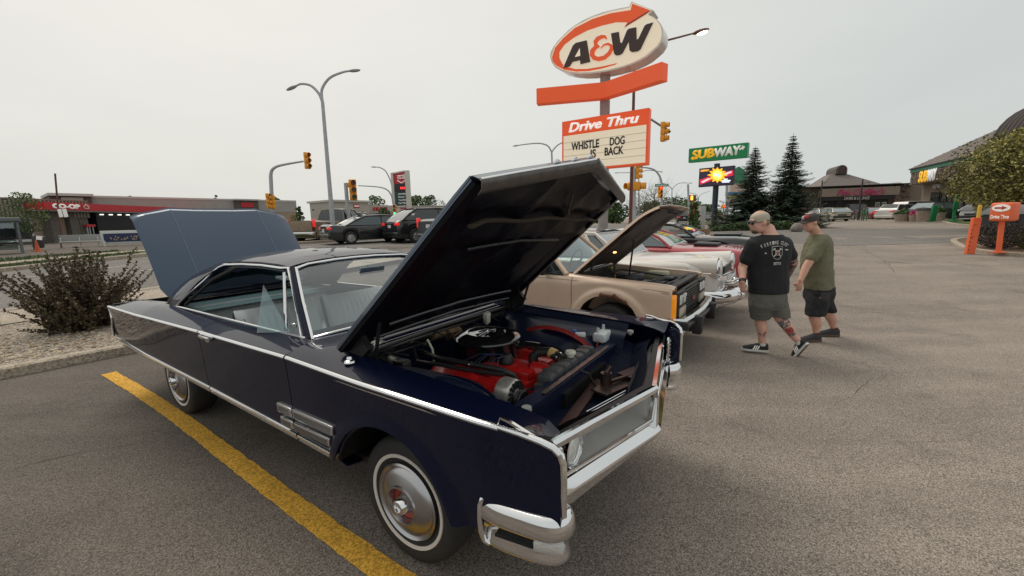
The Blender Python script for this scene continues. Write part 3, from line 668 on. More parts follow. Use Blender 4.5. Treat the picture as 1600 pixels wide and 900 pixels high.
# engine
b = MB(); b.rbox((-.0, .02, .66), (.62, .34, .26), .03)
b.rbox((.02, .0, .80), (.56, .22, .08), .02); b.tube([(.25, .02, .80), (.34, .04, .80), (.36, .04, .72)], [.07, .06, .05], 12); b.rbox((.24, .16, .79), (.13, .12, .10), .02); b.rbox((.20, .30, .80), (.10, .09, .1), .02)
b.build('engine_block', REDENG, car)
for s in (-1, 1):
    b = MB(); rows = []
    for x, k in ((-.33, .6), (-.31, .92), (-.28, 1), (.0, 1), (.02, 1.0), (.04, .86), (.12, .84), (.14, 1.0), (.22, 1), (.245, .9), (.26, .6)):
        w_ = .075 * k; h_ = .055 * k
        c = V((x, s * .31, .775)); A = V((0, math.cos(.55), -s * math.sin(.55))); B_ = V((0, s * math.sin(.55), math.cos(.55)))
        rows.append([c - A * w_ * 1.15 - B_ * .04, c - A * w_ + B_ * h_ * .6, c - A * w_ * .7 + B_ * h_, c + A * w_ * .7 + B_ * h_, c + A * w_ + B_ * h_ * .6, c + A * w_ * 1.15 - B_ * .04])
    b.grid(rows); b.add(rows[0], [tuple(range(6))]); b.add(rows[-1], [tuple(reversed(range(6)))]); b.build('valve_cover', REDENG, car, smooth=30)
    b = MB(); b.tube([(-.3, s * .42, .66), (.0, s * .44, .64), (.2, s * .42, .62), (.26, s * .38, .5)], .04, 10); b.build('exhaust_manifold', mat('cast_iron', (.16, .12, .09), .7, .3, var=.4, vs=30), car)
AC = V((-.175, .10, .932))
b = MB(); b.lathe([(.001, .058), (.03, .058), (.05, .05), (.10, .048), (.128, .052), (.133, .058), (.142, .058), (.165, .056), (.225, .042), (.240, .028), (.242, .018), (.236, .010), (.228, -.09), (.222, -.12), (.12, -.135), (.08, -.18)], AC, 'z', 56); ac = b.build('air_cleaner', BLACKG, car, smooth=35)
b = MB(); b.lathe([(.133, .059), (.140, .062), (.150, .060)], AC, 'z', 56); b.lathe([(.02, .058), (.018, .075), (.001, .078)], AC, 'z', 12)
b.tube([AC + V((0, -.10, .054)), AC + V((0, 0, .066)), AC + V((0, .10, .054))], .008, 6); b.build('cleaner_ring', CHROME_WORN, ac)
b = MB(); b.tube([AC + V((.20, .06, -.03)), AC + V((.30, .10, -.02)), AC + V((.36, .12, -.03))], [.05, .038, .045], 10, flat=.6); b.build('cleaner_snorkel', BLACKG, ac)
b = MB(); b.lathe([(.001, .055), (.03, .055), (.035, .052), (.078, .05), (.085, .042), (.087, .03), (.087, -.03), (.083, -.045), (.04, -.06), (.001, -.06)], (.30, -.335, .80), 'x', 30); al = b.build('alternator', mat('cast_alloy', (.55, .52, .48), .4, .6, var=.25, vs=40), car)
b = MB()
for k in range(16):
    a = 2 * PI * k / 16; b.box((.355, -.335 + .06 * math.cos(a), .80 + .06 * math.sin(a)), (.012, .012, .04), rx=a - PI / 2)
b.build('alternator_slot', DARK, al, smooth=0)
b = MB(); b.lathe([(.002, .01), (.055, .01), (.06, .0), (.055, -.01), (.06, -.02), (.05, -.025)], (.39, -.33, .77), 'x', 24); b.build('pulley', BLACK, car); b = MB(); b.lathe([(.002, .0), (.085, .0), (.088, -.012), (.08, -.03)], (.40, .02, .66), 'x', 28); b.build('pulley', BLACK, car)
b = MB(); b.tube([(.385, -.38, .79), (.385, -.30, .82), (.385, .0, .75), (.385, .08, .62), (.385, -.05, .56), (.385, -.36, .73), (.385, -.385, .78)], .008, 4); b.build('fan_belt', BLACK, car)
b = MB()
for k in range(5):
    a = 2 * PI * k / 5 + .4; b.box((.43, .03 + .11 * math.cos(a), .68 + .11 * math.sin(a)), (.02, .17, .06), rx=a)
b.build('cooling_fan', mat('fan_grey', (.12, .12, .12), .4, .6), car, smooth=0)
for s in (-1, 1):
    b = MB(); b.ell((.12, s * .60, .655), (.42, .10, .29), 28, 16); b.build('wheelhouse', NAVYFLAT, car, smooth=70)
    b = MB(); b.tube([(.12 + .41 * math.cos(q), s * .545, .62 + .30 * math.sin(q)) for q in [R(20 + 10 * k_) for k_ in range(15)]], .012, 6); b.build('wheelhouse_flange', NAVY, car)
rg = random.Random(5)
b = MB()
for i in range(5):                                        # plug wires
    y = -.33 + .02 * i; x0 = -.24 + i * .10 + rg.uniform(-.03, .03)
    b.tube([(.08 + rg.uniform(-.03, .03), -.02, .90), (.02 + x0 * .4, -.12, .89 + rg.uniform(0, .02)), (x0 * .8, -.22, .845), (x0, -.30, .825)], .0038, 5)
b.build('spark_plug_wire', mat('wire_blue', (.02, .028, .07), .5), car)
b = MB(); b.lathe([(.001, .06), (.03, .055), (.045, .03), (.05, .0), (.03, -.03)], (.08, -.03, .85), 'z', 16); b.build('distributor_cap', BLACK, car)
b = MB(); b.tube([(-.48, -.26, .90), (-.30, -.28, .885), (-.05, -.24, .878), (.16, -.20, .865), (.22, -.16, .83), (.24, -.14, .78)], .018, 10); b.tube([(-.50, -.30, .92), (-.38, -.38, .88), (-.20, -.34, .875), (.0, -.29, .86), (.20, -.22, .85)], .013, 8); b.build('heater_hose', HOSE, car)
b = MB(); b.tube([(-.05, -.25, .878), (-.04, -.248, .878)], .022, 10); b.tube([(-.40, -.27, .892), (-.39, -.27, .892)], .022, 10); b.build('hose_clip', CHROME_WORN, car)
b = MB(); b.tube([(-.48, -.22, .93), (-.42, -.24, .98), (-.36, -.26, .93), (-.35, -.26, .85)], .008, 6); b.build('vacuum_line', CREAM, car)
b = MB()
for i in range(4): b.tube([(-.30 + .02 * i, .52, .80), (-.24 + .01 * i, .50 + .008 * i, .90)] + [(.12 + .40 * math.cos(q), .51 + .008 * i, .655 + .295 * math.sin(q) + .006 * i) for q in [R(135 - 12 * k_) for k_ in range(10)]] + [(.46, .60, .885)], .0038, 5)
b.build('red_wire_loom', mat('wire_red', (.40, .02, .02), .4), car)
b = MB(); b.rbox((.46, .70, .90), (.10, .19, .07), .02); 
for yy in (.65, .76): b.cyl((.44, yy, .93), (.44, yy, .945), .012, 12); b.rbox((.44, yy, .955), (.022, .008, .03), .003)
b.build('washer_bottle', mat('milky_plastic', (.62, .66, .66), .35), car)
b = MB(); b.rbox((.32, .60, .91), (.08, .03, .04), .008, rz=.5); b.build('relay_label', mat('white_label', (.7, .72, .75), .5), car)
b = MB(); b.rbox((.27, .61, .925), (.035, .03, .035), .006, rz=.5); b.build('relay_blue', mat('blue_plastic', (.02, .10, .40), .4), car)
b = MB(); b.rbox((-.40, .40, 1.0), (.04, .05, .10), .006, ry=.3, rx=.3); b.build('fuse_block', CREAM, car)
b = MB(); b.rbox((-.50, -.05, .965), (.07, .14, .05), .01); b.cyl((-.46, .0, .95), (-.46, .12, .95), .04); b.build('wiper_motor', mat('rusty_part', (.22, .14, .08), .6, .4, var=.5, vs=30), car)
b = MB(); b.cyl((-.50, -.56, .93), (-.36, -.56, .91), .05); b.cyl((-.56, -.56, .94), (-.50, -.56, .93), .11); b.rbox((-.32, -.56, .92), (.1, .07, .07), .01); b.build('brake_booster', BLACK, car)
b = MB()
for i in range(7):
    y0 = -.65 + i * .2; b.tube([(-.55, y0, .93), (-.45, y0 + .12, .97 + .02 * (i % 3)), (-.40, y0 + .22, .93)], .006, 5)
b.tube([(-.50, -.75, .985), (-.47, -.2, .995), (-.46, .4, .99), (-.46, .75, .98)], .009, 6); b.tube([(-.48, -.72, .95), (-.43, -.25, .965), (-.42, .3, .96)], .006, 6)
b.build('wiring_harness', HOSE, car)
for yy in (-.72, .72):
    b = MB(); b.cyl((.66, yy, .93 if yy > 0 else .90), (.66, yy, .965 if yy > 0 else .945), .012, 10); b.lathe([(.001, .012), (.022, .012), (.024, .0), (.022, -.008), (.008, -.01)], (.66, yy, .95), 'z', 16); b.build('hood_bumper_stop', mat('rubber_stop', (.35, .34, .32), .5), car)
b = MB(); b.lathe([(.001, .035), (.010, .033), (.016, .022), (.016, .015), (.026, .010), (.030, .0)], (-.33, -.90, 1.043), 'z', 16); b.build('antenna_base', CHROME, car)
# hood
HP = V((-.47, 0, 1.10)); ux = V((.752, 0, .659)).normalized()
hn = V((-ux.z, 0, ux.x))                                  # outer side of the raised hood
def hp(d, y, h): return HP + ux * d + V((0, y, 0)) + hn * h
def hl(y): return 1.28 + (1.485 - 1.28) * (1 - min(1, abs(y) / .86))       # V-shaped nose
HW = [-.862, -.858, -.80, -.62, -.4, -.2, -.03, 0, .03, .2, .4, .62, .80, .858, .862]
def crown(y): return .018 * (1 - (y / .86) ** 2) + .006 * max(0, 1 - abs(y) / .12)
b = MB(); rows = []
for i in range(13):
    t = i / 12; row = []
    for y in HW:
        yy = y * lerp(t, [0, 1], [1.02, .99]); d = t * hl(y) + .0
        h = crown(y) - (.022 if abs(y) > .86 else 0) - .01 * max(0, t - .9) * 10 * .4
        row.append(hp(d, yy, h))
    rows.append(row)
b.sheet([list(reversed(r_)) for r_ in rows], .006); hood = b.build('hood', NAVYSKY, car, smooth=35)
b = MB(); rows = []                                       # folded lip along nose
for y in HW:
    d = hl(y); c = crown(y); rows.append([hp(d + .034, y * .99, c - .050), hp(d + .030, y * .99, c - .056), hp(d + .010, y * .99, c - .078), hp(d - .02, y * .985, c - .078)])
b.sheet(rows, .004).build('hood_lip', mat('lip_bright_metal', (.13, .12, .12), .3, .9, var=.25, vs=14), hood, smooth=50)
b = MB(); b.sheet([[hp(hl(y), y * .99, crown(y) - .002), hp(hl(y) + .014, y * .99, crown(y) - .010), hp(hl(y) + .032, y * .99, crown(y) - .045)] for y in HW], -.004).build('hood_nose', NAVYSKY, hood, smooth=50)
b = MB(); b.tube([hp(hl(y) + .034, y * .99, crown(y) - .048) for y in HW], .006, 6); b.build('hood_edge_moulding', CHROME, hood)
for k, y in enumerate((-.32, -.17, -.03, .13)):
    b = MB(); b.rbox(hp(hl(y) + .020, y, crown(y) - .018), (.016, .055, .022), .004, ry=.5); b.box(hp(hl(y) + .024, y + .01, crown(y) - .008), (.012, .02, .012), ry=.5); b.build('nose_letter', CHROME, hood, label='chrome block letter on the nose of the hood' if k == 0 else None)
b = MB()                                                   # side flanges
for s in (-1, 1):
    rows = [[hp(t * hl(.86), s * .862 * lerp(t, [0, 1], [1.02, .99]), -.010), hp(t * hl(.86), s * .855 * lerp(t, [0, 1], [1.02, .99]), -.038), hp(t * hl(.86), s * .80 * lerp(t, [0, 1], [1.02, .99]), -.042)] for t in [i / 10 for i in range(11)]]
    if s > 0: rows = [list(reversed(r_)) for r_ in rows]
    b.sheet(rows, .004)
rows = [[hp(0.0, y, crown(y) - .002), hp(-.008, y, crown(y) - .02), hp(.01, y, crown(y) - .035), hp(.07, y, crown(y) - .04)] for y in HW]; b.sheet(rows, .004)
b.build('hood_flange', HOODIN, hood, smooth=40)
b = MB(); rows = []                                       # inner skin
for i in range(25):
    t = .02 + .96 * i / 24; row = []
    for j in range(33):
        y = -.80 + 1.6 * j / 32; d = t * hl(y) * .985
        h = crown(y) - .018
        fr = 0
        for y0 in (-.70, -.25, .25, .70): fr = max(fr, math.exp(-((y - y0) / .045) ** 4))
        for d0 in (.10, .92, 1.18): fr = max(fr, math.exp(-((d - d0) / .05) ** 4))
        a = abs(abs(y) - .62 * (1 - d / 1.0)); fr = max(fr, .9 * math.exp(-(a / .035) ** 4) if d < .9 else 0)
        row.append(hp(d, y, h - .034 * fr))
    rows.append(row)
b.grid(rows); b.build('hood_inner_frame', HOODIN, hood, smooth=60)
b = MB()                                                  # the long pressed cross ribs that catch the light
for d0, y0, y1, r_ in ((.20, -.66, .58, .012), (.84, -.52, .50, .009), (.07, -.70, .70, .012)):
    b.tube([hp(d0 + .02 * math.sin(PI * i / 8), y0 + (y1 - y0) * i / 8, crown(y0 + (y1 - y0) * i / 8) - .05) for i in range(9)], r_, 8)
b.build('hood_cross_rib', mat('rib_sheen_paint', (.012, .013, .018), .3, coat=.5, coatr=.15), hood)
b = MB(); b.tube([hp(1.06 + .01 * math.sin(i), -.70 + i * .1, crown(-.7 + i * .1) - .055 - (.02 if i in (0, 14) else 0)) for i in range(15)], .024, 8, flat=.5); b.build('insulation_band', mat('old_felt', (.065, .048, .032), .9, var=.3, vs=10), hood)
b = MB()
b.tube([hp(1.26, .10, -.02), hp(1.18, .12, -.06), hp(1.12, .22, -.05)], .008); b.build('hood_latch_striker', mat('striker_metal', (.10, .08, .07), .35, .7, var=.4, vs=30), hood)
for s in (-1, 1):
    b = MB(); b.box(hp(.06, s * .80, -.08), (.16, .04, .10), ry=-.72); b.box((-.47, s * .78, 1.0), (.10, .035, .16)); b.tube([(-.50, s * .76, .93), (-.30, s * .76, 1.02), hp(.28, s * .77, -.05)], .011, 6); b.cyl((-.47, s * .74, 1.06), (-.47, s * .83, 1.06), .02, 10); b.build('hood_hinge', UNDERB, car, smooth=20)
b = MB()
for s in (-1,):
    pts = []
    for i in range(60):
        a = i * 1.2; p = V((-.48, s * .74, 1.0)).lerp(V((-.38, s * .74, .84)), i / 59); pts.append(p + V((.022 * math.cos(a), .022 * math.sin(a), 0)))
    b.tube(pts, .004, 4)
b.build('hinge_spring', CHROME_WORN, car)
# roof, pillars, glass
def ptroof(u, v):                                         # u 0 front..1 rear, v -1..1
    av = abs(v)
    xf = -1.49 + .10 * av ** 2.2; xr_ = -2.66 + .05 * av ** 2
    x = xf + (xr_ - xf) * u
    zc = lerp(u, [0, .12, .35, .6, .85, 1], [1.487, 1.512, 1.530, 1.530, 1.505, 1.462])
    ze = lerp(u, [0, .12, .35, .6, .85, 1], [1.455, 1.468, 1.475, 1.468, 1.445, 1.415])
    return V((x, v * lerp(u, [0, .72, .86, 1], [.600, .618, .60, .54]), ze + (zc - ze) * (1 - av ** 3.2)))
b = MB(); vs_ = [-1, -.97, -.9, -.75, -.5, -.25, 0, .25, .5, .75, .9, .97, 1]
b.sheet([[ptroof(i / 16, v) for v in vs_] for i in range(17)], .02); roof = b.build('roof', NAVY, car, smooth=50)
b = MB(); b.sheet([[ptroof(i / 8, v) + V((0, 0, -.03)) for v in vs_] for i in range(9)], .008).build('headliner', mat('headliner_grey', (.12, .13, .16), .8), car)
for s in (-1, 1):
    # C pillar sail panel
    top = [ptroof(u, s * 1.0) for u in (.74, .85, .93, 1.0)]; inr = [ptroof(1.0, s * v) for v in (1.0, .97, .93, .88)]
    bot = [V((-3.02, s * .79, 1.05)), V((-3.25, s * .785, 1.045)), V((-3.50, s * .75, 1.03)), V((-3.74, s * .66, 1.0))]
    tp = [V((-2.30, s * .622, 1.468)), V((-2.46, s * .622, 1.458)), V((-2.57, s * .598, 1.452)), V((-2.645, s * .52, 1.458))]
    rows = []
    for k in range(9):
        t = k / 8; row = []
        for a, c in zip(tp, bot):
            p = a.lerp(c, t); p = p + V((-.02, s * .035, .055)) * math.sin(PI * t) * .7; row.append(p)
        rows.append(row)
    if s < 0: rows = [list(reversed(r_)) for r_ in rows]
    b = MB(); b.sheet(rows, .03); b.build('rear_pillar', NAVY, car, smooth=60)
    # A pillar
    A0, A1 = V((-.955, s * .765, 1.03)), V((-1.36, s * .60, 1.458))
    b = MB(); b.tube([A0, A0.lerp(A1, .5) + V((.0, s * .008, .006)), A1], [.030, .026, .026], 8, flat=1.2); b.build('windshield_pillar', NAVY, car)
    b = MB(); off = V((.035, -s * .01, .012)); b.tube([A0 + off, A0.lerp(A1, .5) + off + V((0, s * .008, .006)), A1 + off * .9], .0115, 8); off = V((-.02, s * .018, .01)); b.tube([A0 + off + V((-.02, 0, 0)), A0.lerp(A1, .5) + off, A1 + off, ptroof(.08, s * 1.02) + V((0, 0, -.0)), ptroof(.3, s * 1.02), ptroof(.55, s * 1.02), ptroof(.66, s * 1.02), V((-2.34, s * .638, 1.452)), V((-2.42, s * .650, 1.430)), V((-2.50, s * .668, 1.39)), V((-2.62, s * .70, 1.31)), V((-2.85, s * .765, 1.17)), V((-3.05, s * .80, 1.055))], .010, 8); b.build('window_moulding', CHROME, car)
    b = MB(); b.tube([(-3.02, s * .80, 1.058), (-2.0, s * .805, 1.062), (-.93, s * .795, 1.06)], .009, 6); b.build('belt_moulding', CHROME, car)
    b = MB(); b.tube([ptroof(.10, s * .95) + V((0, 0, -.03)), ptroof(.35, s * .95) + V((0, 0, -.03)), ptroof(.68, s * .95) + V((0, 0, -.03)), V((-2.55, s * .66, 1.32)), V((-2.95, s * .75, 1.08))], .017, 6); b.build('window_seal', BLACK, car)
    # vent window
    p0, p1, p2 = V((-1.22, s * .765, 1.06)), V((-1.35, s * .665, 1.44)), V((-1.02, s * .76, 1.06))
    b = MB(); b.tube([p0, p1], .012, 8); b.build('vent_post', CHROME, car)
    b = MB(); d_ = V((-.12, s * .12, 0)); b.prism([p0 + V((.06, 0, 0)), p0 + d_ + V((-.02, 0, .0)), p0.lerp(p1, .80) + d_ * .8], (.004, 0, 0)); b.build('vent_window', GLASS, car, smooth=0)
    b = MB(); b.rbox((-1.10, s * .77, 1.12), (.04, .02, .03), .005); b.cyl((-1.75, s * .79, 1.055), (-1.75, s * .79, 1.085), .006); b.build('window_latch', CHROME, car)
WSB = [(-.955, -.755, 1.035), (-.93, -.6, 1.045), (-.885, -.3, 1.055), (-.87, 0, 1.058), (-.885, .3, 1.055), (-.93, .6, 1.045), (-.955, .755, 1.035)]
WST = [(-1.365, -.585, 1.45), (-1.43, -.45, 1.468), (-1.475, -.2, 1.478), (-1.485, 0, 1.48), (-1.475, .2, 1.478), (-1.43, .45, 1.468), (-1.365, .585, 1.45)]
WG = glass_mat('windshield_glass', (.82, .89, .88), .09, .0)
b = MB(); b.grid([[V(a).lerp(V(c), t / 6) + V((.03 * math.sin(PI * t / 6), 0, .03 * math.sin(PI * t / 6))) for a, c in zip(WSB, WST)] for t in range(7)]); b.build('windshield', WG, car, smooth=80)
b = MB(); b.tube([V(p) + V((.005, 0, .008)) for p in WSB], .011, 8); b.tube([V(p) + V((.008, 0, .008)) for p in WST], .010, 8); b.build('windshield_moulding', CHROME, car)
b = MB(); b.rbox((-1.30, .03, 1.385), (.02, .24, .06), .008, ry=.2); b.cyl((-1.36, .03, 1.42), (-1.31, .03, 1.39), .008); mr_ = b.build('rear_view_mirror', mat('mirror_back', (.12, .15, .19), .2, .6), car)
RG = glass_mat('rear_glass', (.55, .68, .70), .06)
BG0 = [V((-2.645, y * .55, 1.452 - .03 * y * y)) for y in (-.95, -.5, 0, .5, .95)]; BG1 = [V((-3.42 + .1 * y * y, y * .66, 1.075)) for y in (-1, -.5, 0, .5, 1)]
b = MB(); b.grid([[a.lerp(c, t / 5) + V((-.03 * math.sin(PI * t / 5), 0, .03 * math.sin(PI * t / 5))) for a, c in zip(BG0, BG1)] for t in range(6)]); b.build('rear_window', RG, car, smooth=80)
b = MB(); b.tube(BG1, .012, 8); b.tube(BG0, .010, 8); b.build('rear_window_moulding', CHROME, car)
b = MB(); b.grid([[(-3.45, y, 1.06), (-3.50, y, 1.045)] for y in (-.72, 0, .72)]); b.grid([[(-3.30, y, 1.055), (-3.50, y, 1.045), (-3.58, y, 1.03)] for y in (-.74, 0, .74)]); b.build('rear_deck_filler', NAVY, car)
# interior
b = MB(); b.box((-2.0, 0, .45), (2.6, 1.6, .04)); b.box((-.98, 0, .75), (.06, 1.5, .55)); b.build('cabin_floor', SEATB, car, smooth=0)
for s in (-1, 1):
    b = MB(); b.box((-2.0, s * .80, .78), (2.2, .05, .52)); b.rbox((-1.6, s * .76, .80), (.5, .06, .06), .015); b.build('door_card', mat('door_card_vinyl', (.05, .08, .10), .5), car, smooth=0)
b = MB(); b.rbox((-1.05, 0, .97), (.26, 1.48, .14), .05); b.build('dashboard', SEATB, car)
b = MB(); b.grid([[(-2.95, y, .99), (-3.2, y, 1.02), (-3.45, y, 1.045)] for y in (-.76, 0, .76)]); b.build('parcel_shelf', mat('parcel_shelf_teal', (.05, .11, .13), .6), car)
def seat_back(x, y0, y1, z0, z1, tilt, m, name='seat_back', pleat=.055, rows_=2):
    b = MB(); n = int((y1 - y0) / .014); fr = []
    for i in range(n + 1):
        y = y0 + (y1 - y0) * i / n; e = min(1, (y - y0) / .06, (y1 - y) / .06); e = max(0, e) ** .5
        row = []
        inside = y0 + .12 < y < y1 - .12
        for j in range(13):
            t = j / 12; z = z0 + (z1 - z0) * t; th = .085 * e * (math.sin(PI * min(1, max(0, t * .94 + .03))) ** .35)
            pl = (.010 * abs(math.sin(PI * (y - y0) / pleat))) if inside and .1 < t < .9 and not .52 < t < .58 else 0
            row.append((x - tilt * t + th + pl, y, z))
        fr.append(row)
    b.sheet(fr, .10); return b.build(name, m, car, smooth=60)
seat_back(-2.98, -.72, .72, .60, 1.02, .16, SEATM, 'rear_seat_back')
b = MB(); b.rbox((-2.70, 0, .58), (.5, 1.44, .16), .05); b.build('rear_seat_cushion', SEATM, car)
seat_back(-1.95, -.72, -.04, .62, 1.10, .14, SEATM, 'front_seat_back'); seat_back(-1.95, .04, .72, .62, 1.10, .14, SEATM, 'front_seat_back')
b = MB(); b.rbox((-2.09, -.38, .86), (.05, .66, .46), .02, ry=-.28); b.rbox((-2.09, .38, .86), (.05, .66, .46), .02, ry=-.28); b.build('seat_shell', SEATB, car)
b = MB(); b.rbox((-1.66, -.38, .60), (.55, .68, .16), .05); b.rbox((-1.66, .38, .60), (.55, .68, .16), .05); b.build('front_seat_cushion', SEATM, car)
b = MB(); pts = [V((-1.34 + .06 * math.sin(a), .40 + .20 * math.cos(a), .99 + .19 * math.sin(a))) for a in [2 * PI * k / 32 for k in range(33)]]; b.tube(pts, .012, 8); b.tube([V((-1.33, .21, .98)), V((-1.31, .40, .97)), V((-1.33, .59, .98))], .012, 6); b.cyl((-1.32, .40, .97), (-1.10, .40, .93), .03); b.build('steering_wheel', SEATB, car)
# trunk: lid, opening, rear end
b = MB(); TL = []
tw = [-.775, -.76, -.66, -.44, -.43, -.2, 0, .2, .43, .44, .66, .76, .775]
tB = V((-3.42, 0, 1.10)); tT = V((-4.035, 0, 1.985)); tu = (tT - tB); tn = V((tu.z, 0, -tu.x)).normalized()
def tl(t, y):
    ay = abs(y); drop = 0 if ay < .44 else (ay - .44) * .24
    c = .03 * math.sin(PI * min(1, t)) + (.012 if .425 < ay < .445 else 0) - (.03 * max(0, ay - .70) / .075)
    L_ = (tu.length - drop * sstep(t * 1.2))
    wide = lerp(t, [0, .08, .9, 1], [.93, .99, 1.0, 1.0])
    p = tB + tu.normalized() * (L_ * t) + V((0, y * wide, 0)) + tn * c
    if t > .97: p -= tn * .02
    return p
b.sheet([[tl(t, y) for y in tw] for t in (0, .03, .1, .2, .35, .5, .65, .8, .9, .95, .98, 1.0)], -.018); lid = b.build('trunk_lid', NAVYSKY, car, smooth=30)
for y in (-.44, .44): b = MB(); b.tube([tl(t, y) + tn * .002 for t in (0, .2, .4, .6, .8, .96)], .0035, 4); b.build('crease_highlight', mat('painted_crease_sheen', (.16, .21, .29), .3, .6), lid)  # pale tubes added to paint a sheen along the lid creases
b = MB(); b.sheet([[tl(t, y) - tn * .035 for y in (-.7, -.4, 0, .4, .7)] for t in (.05, .3, .6, .9)], -.02); b.build('lid_inner_frame', UNDERB, lid, smooth=0)
b = MB()
for s in (-1, 1): b.tube([(-3.45, s * .6, .85), (-3.38, s * .6, 1.06), tB + tu * .2 + V((0, s * .6, 0)) - tn * .05], .02)
b.build('lid_hinge', UNDERB, car)
b = MB(); b.box((-3.95, 0, .60), (1.0, 1.45, .03)); b.box((-3.95, -.74, .80), (1.0, .02, .38)); b.box((-3.95, .74, .80), (1.0, .02, .38)); b.box((-4.42, 0, .80), (.03, 1.86, .34)); b.box((-3.44, 0, .80), (.03, 1.45, .40)); b.build('trunk_well', UNDERB, car, smooth=0)
b = MB(); b.tube([(-4.36, -.92, .60), (-4.45, -.80, .60), (-4.50, 0, .60), (-4.45, .80, .60), (-4.36, .92, .60)], .045, 12, flat=.8); b.build('rear_bumper', CHROME, car)
for s in (-1, 1):
    b = MB(); b.tube([(-4.475, s * .955, .945), (-4.43, s * .96, .86), (-4.42, s * .96, .80), (-4.46, s * .96, .72), (-4.46, s * .96, .62)], .011, 8); b.build('tail_moulding', CHROME, car)
    b = MB(); b.rbox((-4.45, s * .70, .80), (.04, .42, .14), .015); b.build('tail_light', REDLENS, car)
# ================================================================== generic vehicle builder
def wheel(parent, x, y, s, r=.33, wd=.105, rim=RIMALU, spokes=5, white=False, n=28):
    b = MB(); k = r / .34
    b.lathe([(.6 * r, -wd * .8), (.72 * r, -wd), (.9 * r, -wd * 1.05), (.985 * r, -wd * .8), (r, 0), (.985 * r, wd * .8), (.9 * r, wd * 1.05), (.72 * r, wd), (.6 * r, wd * .8)], (x, y, r), 'y', n); ty = b.build('tyre', RUBBER, parent, smooth=50)
    b = MB(); yo = y + s * wd * .8
    b.lathe([(.64 * r, s * .02), (.62 * r, s * .005), (.58 * r, -s * .02), (.30 * r, -s * .02), (.22 * r, s * .0), (.001, s * .004)], (x, yo, r), 'y', n)
    for q in range(spokes):
        a = 2 * PI * q / spokes + .3; b.box((x + .4 * r * math.cos(a), yo + s * .0, r + .4 * r * math.sin(a)), (.40 * r, .03, .12 * r), ry=-a)
    b.build('rim', rim, ty, smooth=30)
    if white:
        b = MB(); b.lathe([(.70 * r, s * .024), (.72 * r, s * .028), (.80 * r, s * .030), (.82 * r, s * .02)], (x, yo, r), 'y', n); b.build('whitewall', WHITEWALL, ty)
    return ty
